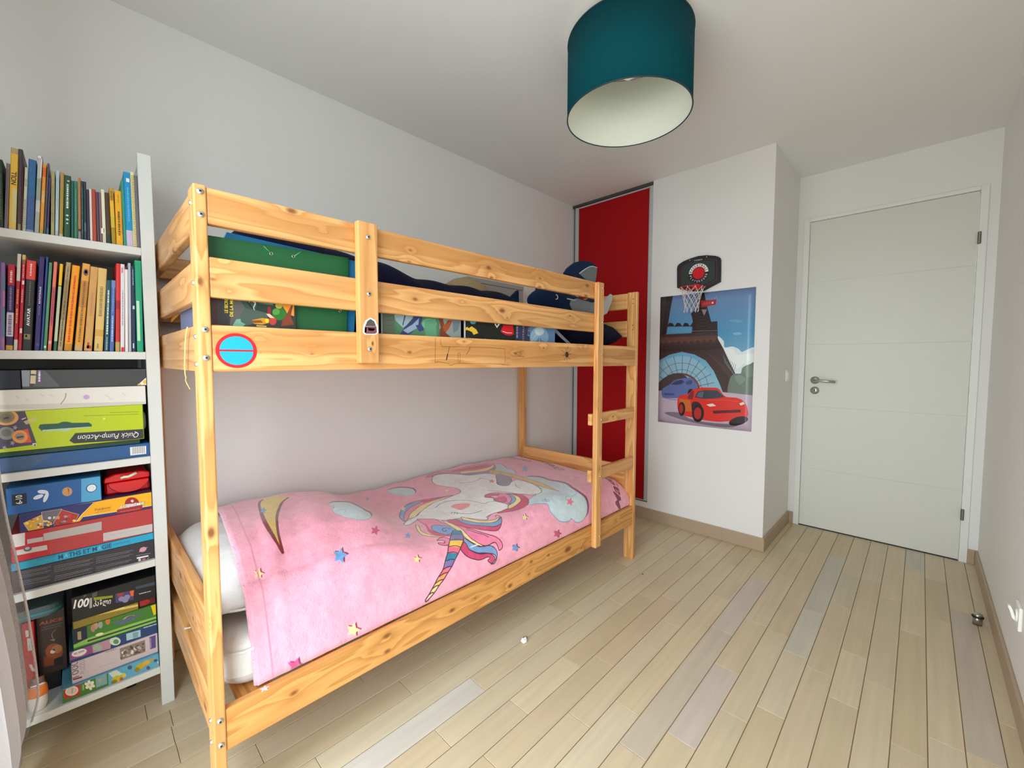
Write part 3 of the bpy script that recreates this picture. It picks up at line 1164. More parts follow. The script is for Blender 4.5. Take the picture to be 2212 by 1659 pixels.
def soft_slab(name, x0, x1, y0, y1, z0, z1, r, mats, parent, nx=60, ny=30, ph=0.0, amp=.004):
    """A rounded mattress block: rounded-rectangle loops stacked in z, with slight wrinkles on the sides."""
    rings = []
    nz = 14
    per = []
    def loop(inset):
        a, b_, c, d = x0 + inset, x1 - inset, y0 + inset, y1 - inset
        rr = max(r * 1.2 - inset * .5, .01)
        pts = []
        for (cx, cy, a0) in ((b_ - rr, c + rr, -math.pi / 2), (b_ - rr, d - rr, 0), (a + rr, d - rr, math.pi / 2), (a + rr, c + rr, math.pi)):
            for k in range(7):
                t = a0 + k * math.pi / 12
                pts.append((cx + rr * math.cos(t), cy + rr * math.sin(t)))
        out = []
        for i, p in enumerate(pts):
            q = pts[(i + 1) % len(pts)]
            dd = math.hypot(q[0] - p[0], q[1] - p[1])
            n = max(1, int(dd / .03))
            for k in range(n):
                out.append((p[0] + (q[0] - p[0]) * k / n, p[1] + (q[1] - p[1]) * k / n))
        return out
    base = loop(0)
    cnt = len(base)
    cx, cy = (x0 + x1) / 2, (y0 + y1) / 2
    prof = []
    for k in range(7):
        t = -math.pi / 2 + k * math.pi / 12
        prof.append((r - r * math.cos(t), z0 + r + r * math.sin(t)))
    for k in range(1, 6):
        prof.append((0, z0 + r + (z1 - z0 - 2 * r) * k / 6))
    for k in range(7):
        t = k * math.pi / 12
        prof.append((r - r * math.cos(t), z1 - r + r * math.sin(t)))
    vs, fs = [], []
    for j, (ins, z) in enumerate(prof):
        for i, (px_, py_) in enumerate(base):
            sx = (abs(px_ - cx) - ins) / max(abs(px_ - cx), 1e-6) if abs(px_ - cx) > ins else 1
            sy = (abs(py_ - cy) - ins) / max(abs(py_ - cy), 1e-6) if abs(py_ - cy) > ins else 1
            w = amp * math.sin(9 * px_ + 31 * z + ph) * math.sin(23 * py_ + 14 * z) + amp * .6 * math.sin(41 * (px_ + py_) + 60 * z)
            d = Vector((px_ - cx, py_ - cy, 0))
            d = Vector((0, math.copysign(1, d.y), 0)) if abs(abs(d.y) - (y1 - y0) / 2) < .04 else Vector((math.copysign(1, d.x), 0, 0))
            vs.append(Vector((cx + (px_ - cx) * sx, cy + (py_ - cy) * sy, z)) + d * w)
    for j in range(len(prof) - 1):
        for i in range(cnt):
            fs.append((j * cnt + i, j * cnt + (i + 1) % cnt, (j + 1) * cnt + (i + 1) % cnt, (j + 1) * cnt + i))
    fs.append(tuple(range(cnt - 1, -1, -1)))
    fs.append(tuple(range((len(prof) - 1) * cnt, len(prof) * cnt)))
    return pd_obj(name, vs, fs, mats, parent, smooth=True)


mat_e = empty('mattress', (1.03, .465, .304), label='white sheeted mattress in the lower bunk under the pink blanket', cat='mattress')
soft_slab('mattress_body', .030, 2.028, .052, .895, .304, .452, .050, M_SHEET, mat_e, amp=.0025)
for zz in (.352, .414):
    P = [(.032, y, zz) for y in np.linspace(.83, .13, 10)] + [(.037, .092, zz), (.05, .066, zz), (.078, .053, zz)] + [(x, .052, zz) for x in np.linspace(.12, .5, 6)]
    tube('piping', P, .0045, M_SHEET, mat_e, n=8)

# blanket surface ----------------------------------------------------------------
def sig(t):
    return 1 / (1 + math.exp(-t))


AY, AZ = [.03, .09, .14, .23, .32, .50, .62, .75, .89], [.0, .05, .085, .145, .165, .165, .158, .125, .078]


def pil(x, y):
    return float(np.interp(y, AY, AZ)) * sig(-(x - .60) / .06)


def Hb(x, y):
    z = .468 + .024 * math.exp(-((x - 1.45) / .38) ** 2) - .018 * sig((.16 - y) / .03) * (1 - sig(-(x - .6) / .06))
    z += pil(x, y)
    z -= .03 * sig((x - 2.015) / .01)
    return z


HEM = ([.03, .14, .3, .5, .7, .9], [.100, .100, .110, .130, .150, .170])
NX, NY, TY = 260, 140, .80


def wrinkle(x, y, t):
    w = .0035 * math.sin(13 * x + 5 * y + 2 * math.sin(4 * x)) * math.sin(7 * y + 3 * x) + .002 * math.sin(37 * x - 18 * y)
    w += .010 * math.exp(-((x - .205 - .03 * math.sin(5 * t)) / .018) ** 2) * sig((t - .55) / .06)
    w += .006 * math.exp(-((x - .30 - .15 * (1 - t)) / .03) ** 2) * sig((t - .3) / .06)
    w -= .005 * math.exp(-((x - .25 - .1 * (1 - t)) / .025) ** 2) * sig((t - .5) / .06)
    w += .004 * math.exp(-((x - .86 - .4 * (y - .5)) / .05) ** 2) + .004 * math.exp(-((x - 1.9 + .3 * (y - .2)) / .04) ** 2)
    return w


def blanket_pt(s, t):
    if t < TY:
        y = .893 + (.13 - .893) * (t / TY)
        f = None
        xh = float(np.interp(y, *HEM))
        x = xh + (2.032 - xh) * s
    else:
        x = .100 + (2.032 - .100) * s
        e = .45 + .5 * sig(-(x - .6) / .06)
        f = (1 - (t - TY) / (1 - TY)) ** (.92 / e)
        y = .034 + .096 * f
    if f is None:
        z = Hb(x, y)
    else:
        zt = Hb(x, .13)
        z = .324 + (zt - .324) * (math.sin(f * math.pi / 2) ** e if f > 0 else 0)
    w = wrinkle(x, y, t)
    if f is None:
        return Vector((x, y, z + w))
    return Vector((x, y - abs(w) * .2, z + w * f))


verts = [blanket_pt(i / (NX - 1), j / (NY - 1)) for j in range(NY) for i in range(NX)]
faces = [(j * NX + i, j * NX + i + 1, (j + 1) * NX + i + 1, (j + 1) * NX + i) for j in range(NY - 1) for i in range(NX - 1)]
PXY = np.array([pix(v) for v in verts])
kd = kdtree.KDTree(len(PXY))
for i, q in enumerate(PXY):
    kd.insert((q[0], q[1], 0), i)
kd.balance()
CWX, CWY = 1800, 900


def to_print(u, v):
    """Where on the flat cloth (canvas pixels) the print seen at photo pixel (u, v) lies."""
    _, k, _ = kd.find((u, v, 0))
    j, i = divmod(k, NX)
    i = min(max(i, 1), NX - 2)
    j = min(max(j, 1), NY - 2)
    k = j * NX + i
    du, dv = (PXY[k + 1] - PXY[k - 1]) / 2, (PXY[k + NX] - PXY[k - NX]) / 2
    A = np.array([du, dv]).T
    try:
        d = np.linalg.solve(A, np.array([u, v]) - PXY[k])
    except np.linalg.LinAlgError:
        d = np.zeros(2)
    d = np.clip(d, -3, 3)
    return (i + d[0]) / (NX - 1) * CWX, (j + d[1]) / (NY - 1) * CWY


bc = Canvas(CWX, CWY, '#F3A5B9')
rng = np.random.default_rng(5)
def blob_noise(h, w, cell, amp):
    g = rng.normal(0, 1, (h // cell + 3, w // cell + 3)).astype(np.float32)
    yy, xx = np.linspace(0, h / cell, h), np.linspace(0, w / cell, w)
    y0, x0 = yy.astype(int), xx.astype(int)
    fy, fx = (yy - y0)[:, None], (xx - x0)[None, :]
    fy, fx = fy * fy * (3 - 2 * fy), fx * fx * (3 - 2 * fx)
    a = g[y0][:, x0] * (1 - fy) * (1 - fx) + g[y0][:, x0 + 1] * (1 - fy) * fx + g[y0 + 1][:, x0] * fy * (1 - fx) + g[y0 + 1][:, x0 + 1] * fy * fx
    return a * amp
hh, ww = bc.a.shape[:2]
bn = blob_noise(hh, ww, 46, .017) + blob_noise(hh, ww, 14, .012)
bc.map = to_print
ZA = lambda P: [(860 + x / 4.0963, 980 + y / 4.0963) for x, y in P]
ZB = lambda P: [(440 + x / 3.7696, 1060 + y / 3.7696) for x, y in P]
OUT = '#4A2530'
MAR = '#8E2F4E'
PINK, CORAL, RED, BLUE, YEL, PUR, WHT, CLD = '#EE7FA0', '#EC7C8E', '#D0436B', '#7A9CCB', '#F3DC95', '#8878A6', '#EDEBE8', '#C6D8DD'


def P_(pts, col, line=3.2, lc=OUT, sm=True):
    bc.poly(ZA(pts), col, smooth=sm)
    if line:
        bc.stroke(ZA(pts), line, lc, closed=True, smooth=sm)


def S_(pts, w=3.2, col=OUT):
    bc.stroke(ZA(pts), w, col, smooth=True)


# clouds
P_([(760, 118), (840, 104), (900, 105), (940, 120), (960, 145), (1000, 150), (1035, 170), (1040, 192), (960, 185), (880, 175)], CLD, 4, MAR)
cl = [(1130, 232), (1200, 222), (1270, 232), (1340, 255), (1400, 265), (1480, 285), (1530, 320), (1575, 350), (1640, 400), (1660, 470), (1650, 540), (1610, 595),
      (1560, 605), (1520, 575), (1490, 600), (1420, 600), (1370, 560), (1330, 510), (1310, 460), (1230, 460), (1150, 470), (1150, 430), (1200, 380), (1180, 300)]
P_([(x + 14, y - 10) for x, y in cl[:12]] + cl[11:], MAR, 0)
P_(cl, CLD, 3.5, '#7F9DC2')
S_([(1475, 420), (1480, 395), (1530, 390), (1570, 365), (1560, 340)], 3, '#8FB0C2')
S_([(1340, 290), (1400, 285), (1425, 300), (1400, 315)], 3, '#8FB0C2')
bc.star(ZA([(1510, 435)])[0], 9, '#E0788F', .3)
for y_ in (425, 436):
    S_([(1270, y_), (1335, y_)], 4, '#7F9DC2')
S_([(1300, 415), (1305, 440)], 4, '#7F9DC2')
# mane of the far unicorn
P_([(240, 228), (285, 200), (330, 185), (480, 160), (600, 133), (720, 107), (820, 102), (858, 122), (856, 150), (820, 182), (760, 195), (640, 208), (520, 197), (400, 197), (320, 214), (285, 222)], CORAL)
P_([(480, 172), (600, 145), (720, 120), (800, 112), (815, 130), (760, 140), (640, 158), (540, 170)], RED, 2)
P_([(560, 176), (700, 160), (800, 135), (835, 113), (845, 132), (790, 164), (700, 178), (570, 190)], YEL, 2)
P_([(300, 212), (400, 186), (560, 194), (700, 182), (800, 168), (848, 140), (852, 160), (800, 190), (700, 200), (560, 204), (420, 200), (330, 216)], PUR, 2)
S_([(235, 215), (262, 240), (300, 236)], 6, '#E9A678')
# white heads
WH = [(300, 240), (320, 212), (400, 195), (520, 197), (640, 207), (760, 192), (830, 197), (885, 215), (875, 255), (885, 290), (955, 300), (1010, 262), (1050, 250), (1120, 262), (1200, 290), (1262, 335),
      (1262, 362), (1200, 378), (1080, 375), (920, 362), (860, 360), (780, 380), (775, 400), (850, 415), (865, 440), (960, 465), (975, 498), (955, 522), (850, 545), (795, 580), (780, 606), (690, 600),
      (600, 590), (540, 592), (440, 610), (330, 605), (240, 600), (170, 610), (100, 650), (45, 657), (60, 625), (110, 600), (165, 572), (210, 525), (300, 462), (370, 415), (490, 388), (545, 365), (545, 340), (500, 320),
      (400, 305), (330, 290), (303, 265)]
P_(WH, WHT, 3)
P_([(870, 205), (930, 200), (975, 215), (1003, 245), (980, 297), (930, 300), (888, 288), (874, 250)], '#8C8090', 3)
P_([(805, 165), (850, 163), (950, 183), (1100, 223), (1250, 270), (1380, 330), (1422, 351), (1300, 318), (1150, 268), (1000, 224), (900, 198), (815, 188)], '#DDB24C', 3)
for a_, b_ in (((900, 172), (905, 198)), ((1000, 196), (1010, 226)), ((1100, 224), (1112, 254))):
    S_([a_, b_], 2, '#A9812F')
S_([(730, 235), (690, 256), (620, 272), (540, 276)], 3)
S_([(720, 232), (760, 240), (800, 244)], 3)
bc.star(ZA([(830, 260)])[0], 8, '#E3616F', .2, .6)
S_([(1200, 292), (1240, 306), (1268, 330)], 3)
S_([(1035, 285), (1050, 310), (1085, 325)], 2.5)
S_([(785, 344), (900, 350), (1080, 376), (1195, 392), (1215, 378)], 3)
# mane between the heads
P_([(960, 372), (1080, 380), (1135, 405), (1155, 435), (1140, 475), (1060, 515), (950, 538), (880, 545), (975, 500), (1040, 470), (1080, 430), (1060, 395), (1000, 380)], '#C83C60', 2.5)
P_([(985, 378), (1060, 395), (1088, 430), (1050, 470), (985, 506), (972, 482), (1020, 450), (1042, 420), (1020, 395)], YEL, 2.5)
P_([(940, 372), (1020, 392), (1042, 425), (1015, 455), (975, 465), (1000, 415), (985, 395)], BLUE, 2.5)
P_([(860, 376), (950, 374), (1003, 412), (985, 455), (940, 458), (870, 437), (845, 425), (890, 405)], PINK, 2.5)
P_([(870, 410), (940, 400), (960, 430), (930, 452), (870, 437), (845, 425)], RED, 2)
P_([(770, 396), (800, 375), (880, 372), (890, 385), (840, 390), (815, 398), (850, 410), (780, 406)], RED, 2.5)
# left mane of the near unicorn
P_([(8, 575), (30, 520), (80, 470), (150, 440), (300, 415), (490, 386), (420, 415), (300, 460), (190, 540), (140, 585), (90, 592), (60, 628), (25, 605)], CORAL, 3)
P_([(10, 575), (30, 520), (80, 472), (160, 445), (235, 432), (120, 490), (62, 545), (48, 600), (60, 626), (25, 602)], BLUE, 2.5)
P_([(92, 590), (120, 540), (220, 470), (400, 408), (478, 390), (310, 456), (195, 538), (145, 584)], YEL, 2.5)
P_([(200, 440), (330, 412), (470, 390), (330, 425), (240, 452)], '#C83C60', 0)
bc.star(ZA([(45, 508)])[0], 6, YEL)
# face of the near unicorn
P_([(472, 490), (490, 470), (560, 460), (625, 460), (636, 478), (605, 500), (555, 520), (510, 507)], '#F08E8F', 0)
S_([(465, 546), (500, 540), (560, 551), (640, 552), (700, 538), (740, 523)], 3.4)
for q in (((480, 545), (470, 552)), ((505, 541), (497, 556)), ((525, 543), (522, 558))):
    S_(list(q), 2.6)
S_([(330, 497), (375, 462), (440, 440), (540, 432), (640, 436), (760, 460), (800, 448), (865, 440)], 3)
S_([(775, 585), (800, 568), (830, 555)], 3)
# lower mane
P_([(165, 603), (240, 600), (325, 602), (400, 640), (480, 640), (500, 690), (470, 745), (380, 732), (290, 702), (230, 650)], PINK, 3)
P_([(150, 655), (178, 662), (205, 712), (290, 742), (400, 752), (380, 758), (280, 755), (205, 742), (165, 705)], YEL, 2.5)
P_([(240, 640), (290, 700), (380, 732), (465, 742), (460, 756), (360, 748), (270, 722)], RED, 0)
P_([(300, 660), (360, 655), (460, 665), (500, 690), (480, 720), (425, 740), (335, 716), (296, 690)], BLUE, 2.5)
S_([(455, 690), (430, 678), (395, 685), (390, 703), (412, 710), (425, 700)], 3)
P_([(560, 582), (640, 598), (740, 615), (850, 605), (895, 580), (880, 612), (820, 632), (700, 630), (590, 612)], YEL, 2.5)
P_([(500, 600), (600, 612), (700, 630), (830, 632), (900, 600), (912, 578), (915, 610), (900, 640), (840, 662), (720, 657), (590, 640)], BLUE, 2.5)
P_([(430, 612), (510, 606), (600, 642), (720, 658), (850, 662), (908, 635), (870, 692), (780, 696), (650, 682), (510, 655)], RED, 2.5)
S_([(880, 612), (905, 590), (895, 570), (868, 565), (862, 580)], 3)
P_([(500, 655), (650, 690), (760, 722), (850, 745), (900, 785), (908, 830), (880, 857), (868, 825), (840, 792), (760, 822), (650, 792), (560, 722)], PINK, 3)
S_([(600, 690), (680, 715), (740, 728), (790, 750)], 2.5)
P_([(390, 618), (470, 640), (565, 690), (640, 768), (745, 826), (700, 822), (615, 782), (535, 712), (470, 670)], YEL, 2.5)
P_([(570, 765), (620, 790), (700, 830), (800, 820), (850, 850), (862, 900), (840, 962), (805, 970), (848, 930), (835, 892), (760, 882), (680, 882), (600, 842)], BLUE, 3)
P_([(540, 850), (580, 800), (620, 858), (700, 890), (790, 885), (833, 910), (838, 940), (812, 967), (778, 945), (800, 922), (775, 915), (700, 942), (600, 917)], RED, 3)
P_([(340, 792), (372, 765), (430, 768), (455, 790), (435, 826), (370, 827), (350, 812), (400, 812), (405, 795), (370, 790)], PINK, 3)
# striped horn
LFT = [(480, 700), (466, 740), (450, 790), (435, 840), (425, 890), (402, 960), (382, 1030), (340, 1095), (310, 1150), (285, 1195), (255, 1245), (225, 1290)]
RGT = [(548, 700), (570, 742), (570, 785), (545, 840), (520, 892), (490, 945), (462, 1000), (428, 1050), (390, 1110), (350, 1160), (305, 1225), (240, 1296)]
HC = ['#2F7D9A', '#8570A0', '#F2C14A', '#EC6C84', '#2E7C99', '#7E6AA4', '#EA6F7E', '#F1975F', '#F3C25E', '#F4D48A', '#EFC9B0']
for i in range(11):
    q = [LFT[i], RGT[i], RGT[i + 1], LFT[i + 1]]
    bc.poly(ZA(q), HC[i])
for i in range(1, 11):
    m_ = ((LFT[i][0] + RGT[i][0]) / 2 + 4, (LFT[i][1] + RGT[i][1]) / 2 - 10)
    S_([LFT[i], m_, RGT[i]], 2.6)
S_(LFT + RGT[::-1], 3)
# stars and small clouds
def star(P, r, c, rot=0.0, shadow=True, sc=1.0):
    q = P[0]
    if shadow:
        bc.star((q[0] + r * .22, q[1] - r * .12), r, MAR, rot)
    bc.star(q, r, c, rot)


star(ZA([(75, 748)]), 7.5, '#7B9ED4', .1, False)
star(ZA([(152, 942)]), 9, '#F5DA95', .1)
star(ZA([(1112, 576)]), 7, '#F5DA95', .2)
star(ZA([(1390, 707)]), 9, '#D24C77', .3)
star(ZA([(1020, 832)]), 9, '#6D9AD6', .3)
star(ZA([(1122, 150)]), 8, '#7B9ED4', .2, False)
star(ZA([(435, 345)]), 5, '#F5DA95', .3, False)
star(ZA([(1525, 258)]), 4, '#E9A0B5', .3, False)
star(ZA([(1713, 392)]), 5, '#F5DA95', .3)
star(ZB([(1100, 545)]), 17, '#6FA6DC', .2)
star(ZB([(1385, 343)]), 11, '#D24C77', .3, False)
star(ZB([(1650, 387)]), 7, '#7B9ED4', .2, False)
star(ZB([(440, 697)]), 12.5, '#F5DA95', .2)
star(ZB([(1205, 1128)]), 16, '#F5DA95', .25)
star(ZB([(738, 1425)]), 20, '#D85490', .2)
star(ZB([(1330, 85)]), 4, '#7B9ED4', .2, False)
c1 = [(1005, 140), (1030, 122), (1080, 116), (1180, 122), (1270, 165), (1300, 185), (1340, 205), (1350, 240), (1290, 258), (1200, 250), (1150, 240), (1110, 225), (1060, 205), (1040, 175), (1060, 160)]
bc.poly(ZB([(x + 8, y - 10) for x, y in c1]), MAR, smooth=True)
bc.poly(ZB(c1), CLD, smooth=True)
bc.stroke(ZB(c1), 2, '#8FA9B5', closed=True, smooth=True)
bc.stroke(ZB([(1080, 195), (1110, 175), (1150, 185), (1140, 205)]), 2, '#8FA9B5', smooth=True)
c2 = [(1495, 18), (1540, 0), (1600, -8), (1700, 2), (1722, 40), (1660, 62), (1600, 55), (1540, 42)]
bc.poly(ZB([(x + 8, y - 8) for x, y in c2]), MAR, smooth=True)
bc.poly(ZB(c2), CLD, smooth=True)
bc.stroke(ZB(c2), 2, '#8FA9B5', closed=True, smooth=True)
# golden crescent at the head end
cr = [(455, 150), (462, 112), (490, 92), (560, 78), (640, 68), (722, 66), (672, 92), (630, 135), (600, 200), (590, 280), (600, 380), (634, 528), (560, 400), (500, 275)]
bc.poly(ZB(cr), '#E6C75C', smooth=True)
bc.stroke(ZB([(690, 78), (640, 118), (602, 195), (590, 280), (600, 390), (632, 525), (560, 400), (500, 278), (456, 160), (460, 115), (485, 95)]), 8, '#7B1E1C', smooth=True)
bc.stroke(ZB([(720, 68), (900, 52), (1100, 50), (1300, 45)]), 2.5, '#C9A24A', smooth=True)
bc.stroke(ZA([(0, 290), (80, 262), (200, 228)]), 3, '#C9A24A', smooth=True)
star(ZB([(485, 185)]), 8, '#7B9ED4', .3, False)
# script lettering along the foot end, read from the foot
def along(s, q0, q1, h, col, sh=.45):
    a, b_ = np.array(to_print(*q0)), np.array(to_print(*q1))
    bc.map = None
    bc.text(s, tuple(a), tuple(b_), h, col, .022, sh)
    bc.map = to_print


M1 = '#7A1F3A'
along('Magical', (1336, 1104), (1283, 1024), 52, M1)
along('Dreamy', (1222, 1019), (1163, 1003), 44, M1)
along('Unicorn', (1150, 1000), (1100, 989), 40, M1)
bc.map = None
# sewn hem at the head end
bc.a += bn[..., None]
bc.stroke([(34, 0), (34, CWY)], 4, '#DF8FA8')
bimg = bc.image('blanket_print')

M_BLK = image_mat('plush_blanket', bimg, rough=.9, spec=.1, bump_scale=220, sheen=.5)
bl_me = bpy.data.meshes.new('blanket')
bl_me.from_pydata([tuple(v) for v in verts], [], faces)
uvl = bl_me.uv_layers.new(name='UVMap')
idx = np.empty(len(bl_me.loops), dtype=np.int32)
bl_me.loops.foreach_get('vertex_index', idx)
uv = np.stack([(idx % NX) / (NX - 1), 1 - (idx // NX) / (NY - 1)], 1).astype(np.float32)
uvl.data.foreach_set('uv', uv.ravel())
blanket = mesh_obj('blanket', bl_me, [M_BLK], None, smooth=True)
sm = blanket.modifiers.new('thickness', 'SOLIDIFY')
sm.thickness = .011
sm.offset = -1.0
tag(blanket, 'pink plush blanket printed with white unicorns, stars and clouds on the lower bunk', 'blanket')
# rolled, fluffy hem along the head end
hem = [blanket_pt(0.0, t) + Vector((.001, 0, .001)) for t in np.linspace(.02, 1, 60)]
tube('hem', hem, .0075, fabric('#F2B3C6', 90, .6, .95, .5), blanket, n=10)
seam = [blanket_pt(.019, t) + Vector((0, 0, .002)) for t in np.linspace(.0, 1, 60)]
tube('seam', seam, .0032, fabric('#E796AF', 90, .5, .95, .4), blanket, n=8)

# pillow under the blanket
vs, fs = [], []
n1, n2 = 44, 48
def pillow_mesh(cx, cy, hx, hy, z0, ht, hb, ex=6, ey=3, n1=44, n2=48, wr=.003, seed=0.0, zcap=None):
    vs, fs = [], []
    for side_ in (1, -1):
        for j in range(n2):
            for i in range(n1):
                u = -1 + 2 * i / (n1 - 1)
                v = -1 + 2 * j / (n2 - 1)
                q = max(0.0, (1 - abs(u) ** ex) * (1 - abs(v) ** ey))
                k = 1 - .06 * (abs(u) ** 2 + abs(v) ** 2 - 1 if abs(u) + abs(v) > 1 else 0)
                x, y = cx + u * hx * k, cy + v * hy * k
                w_ = wr * math.sin(17 * u + 9 * v + seed) * math.sin(11 * v - 5 * u) * q ** .5
                z = z0 + (ht if side_ > 0 else -hb) * q ** .8 + w_
                vs.append(Vector((x, y, z)))
    o_ = n1 * n2
    for j in range(n2 - 1):
        for i in range(n1 - 1):
            a = j * n1 + i
            fs.append((a, a + 1, a + n1 + 1, a + n1))
            fs.append((o_ + a, o_ + a + n1, o_ + a + n1 + 1, o_ + a + 1))
    bm = bmesh.new()
    bv = [bm.verts.new(v) for v in vs]
    for f in fs:
        bm.faces.new([bv[i] for i in f])
    bmesh.ops.remove_doubles(bm, verts=bm.verts, dist=.0008)
    return bm


o = bm_obj('pillow', pillow_mesh(.285, .462, .270, .365, .500, .108, .034), fabric('#DCDBD8', 10, .6), None, smooth=True)
tag(o, 'plump white pillow at the head of the lower bunk, half under the pink blanket', 'pillow')
tube('pillow_piping', [(.285 + .2720 * math.copysign(abs(math.cos(t)) ** .35, math.cos(t)), .462 + .368 * math.copysign(abs(math.sin(t)) ** .35, math.sin(t)), .500) for t in np.linspace(0, 2 * math.pi, 60)[:-1]],
     .0035, M_SHEET, o, n=8, closed=True)

# a bit of paper lying on the end board and a small star on the front rail
o = pd_obj('paper_scrap', [(.004, .425, .3368), (.020, .420, .3368), (.021, .4255, .3375), (.005, .4315, .3385), (.004, .425, .3364), (.02, .42, .3364), (.021, .4255, .3371), (.005, .4315, .3381)],
           [(0, 1, 2, 3), (7, 6, 5, 4), (0, 4, 5, 1), (1, 5, 6, 2), (2, 6, 7, 3), (3, 7, 4, 0)], paper('#F0E6D0'), None)
tag(o, 'tiny cream scrap of folded paper on the lower end board of the bed', 'scrap')
c = at(571, 1486, 'z', .3200)
pts = [(c.x + r * math.cos(t), .010 + r * math.sin(t)) for t, r in zip([k * math.pi / 5 for k in range(10)], [.012, .0055] * 5)]
o = prism('paper_star', pts, 'z', .3196, .3206, paper('#F2CBD2'), None)
tag(o, 'small pale pink star on top of the lower front rail', 'star')

# ================================================================== UPPER BUNK
M_NAVY = fabric('#0E0F2C', 16, .5, .95, .02)
M_NAVY2 = fabric('#0D0F2A', 9, .6, .95, .02)
mu = empty('mattress', (1.03, .465, 1.183), label='thin blue-grey mattress of the upper bunk behind the guard rails', cat='mattress')
soft_slab('mattress_body', .030, 2.028, .032, .895, 1.1835, 1.2445, .022, fabric('#7C86A8', 20, .3), mu)
ZM = 1.246


def heap(name, x0, x1, y0, y1, zfun, mats, nx=90, ny=30, zb=ZM):
    """A closed pile of cloth: a top surface over a flat underside."""
    vs = []
    for s_ in (1, 0):
        for j in range(ny):
            for i in range(nx):
                x = x0 + (x1 - x0) * i / (nx - 1)
                y = y0 + (y1 - y0) * j / (ny - 1)
                vs.append(Vector((x, y, zfun(x, y) if s_ else zb)))
    fs = []
    o_ = nx * ny
    for j in range(ny - 1):
        for i in range(nx - 1):
            a = j * nx + i
            fs.append((a, a + 1, a + nx + 1, a + nx))
            fs.append((o_ + a, o_ + a + nx, o_ + a + nx + 1, o_ + a + 1))
    rim = [i for i in range(nx)] + [j * nx + nx - 1 for j in range(1, ny)] + [(ny - 1) * nx + i for i in range(nx - 2, -1, -1)] + [j * nx for j in range(ny - 2, 0, -1)]
    for a, b_ in zip(rim, rim[1:] + rim[:1]):
        fs.append((a, o_ + a, o_ + b_, b_))
    return pd_obj(name, vs, fs, mats, None, smooth=True)


SX = [.03, .09, .125, .15, .187, .226, .280, .338, .383, .464, .546, .643, .724, .811, .90, 1.00, 1.12, 1.26, 1.315]
SZ = [1.26, 1.42, 1.535, 1.560, 1.565, 1.563, 1.548, 1.556, 1.546, 1.541, 1.529, 1.509, 1.497, 1.490, 1.484, 1.490, 1.492, 1.47, 1.30]


def duvet(x, y):
    z = float(np.interp(x, SX, SZ))
    k = max(0.0, 1 - abs((y - .32) / .205) ** 3.0)
    return ZM + .003 + max(0, z - ZM) * k ** .6 * (1 + .02 * math.sin(20 * x + 9 * y)) + .004 * math.sin(33 * x) * k


o = heap('duvet', .05, 1.318, .115, .525, duvet, M_NAVY)
tag(o, 'dark navy duvet bunched up along the upper bunk', 'duvet')


def cover_map(x0, x1, z0, z1, w, h, y):
    def f(u, v):
        p = at(u, v, 'y', y)
        return ((p.x - x0) / (x1 - x0) * w, (z1 - p.z) / (z1 - z0) * h)
    return f


def cover_canvas(x0, x1, z0, z1, y, bg, w=640):
    h = int(w * (z1 - z0) / (x1 - x0))
    c = Canvas(w, h, bg)
    c.map = cover_map(x0, x1, z0, z1, w, h, y)
    return c


def book_flat(name, x0, x1, y0, y1, z0, z1, img, spine, label, group):
    """A book standing on its long side with the cover towards the room."""
    root = empty(name, ((x0 + x1) / 2, (y0 + y1) / 2, z0), label=label, cat='book', group=group)
    box_print('cover', x0, x1, y0, y0 + .0016, z0, z1, img, spine, root, bev=.0004)
    box('pages', x0 + .002, x1 - .003, y0 + .0016, y1 - .0012, z0 + .003, z1 - .003, paper('#EFE9DC'), root)
    box('cover', x0, x1, y1 - .0012, y1, z0, z1, paper(spine), root)
    return root


GB = 'books standing behind the upper guard rails'
# -- comic with a mummy title
Z8 = lambda x, y: (440 + x / 11.06, 620 + y / 11.06)
cv = cover_canvas(.030, .219, ZM, 1.366, .034, '#2E3231')
q = lambda *P: [Z8(*p) for p in P]
cv.poly(q((720, 0), (800, 220), (990, 500), (870, 700), (760, 900), (600, 1100), (700, 200)), '#5C5853', .9)
cv.poly(q((800, 200), (1000, 480), (1550, 640), (1500, 800), (1100, 900), (700, 1000), (870, 700), (985, 500)), '#45564D')
cv.poly(q((820, 210), (1130, 210), (1560, 330), (1550, 460), (1300, 470), (1200, 560), (990, 500)), '#2E4A44')
cv.poly(q((930, 180), (1060, 230), (1120, 420), (1220, 560), (1100, 470)), '#191D20')
cv.poly(q((1030, 240), (1060, 240), (1105, 330), (1085, 390)), '#C49A60')
cv.poly(q((1120, 330), (1240, 350), (1250, 410), (1200, 500), (1225, 555), (1190, 540), (1180, 480), (1220, 380)), '#B9C0A8')
cv.poly(q((1200, 280), (1650, 330), (1660, 440), (1320, 380)), '#4E7D60')
cv.poly(q((1280, 400), (1560, 450), (1500, 620), (1230, 540)), '#20302C')
cv.poly(q((1890, 200), (2160, 200), (2160, 700), (2000, 640), (1900, 480), (1870, 330)), '#E08C2B')
cv.ellipse(Z8(1810, 640), 15.5, 14, '#2C6B25')
cv.ellipse(Z8(1730, 590), 8, 7, '#4C9438')
cv.ellipse(Z8(1800, 440), 8, 7, '#B5A23C')
cv.poly(q((1680, 380), (1880, 340), (1890, 300), (1700, 310)), '#7C3A33')
cv.poly(q((1530, 460), (1600, 480), (1600, 620), (1530, 640)), '#8E1F26')
cv.poly(q((1990, 640), (2100, 420), (2130, 460), (2080, 700), (2160, 900), (1850, 940), (1880, 800)), '#7B3A20')
cv.ellipse(Z8(1650, 810), 8, 9, '#B5392E')
cv.poly(q((1490, 640), (1580, 640), (1690, 745), (1600, 740), (1560, 720)), '#E5B9A2')
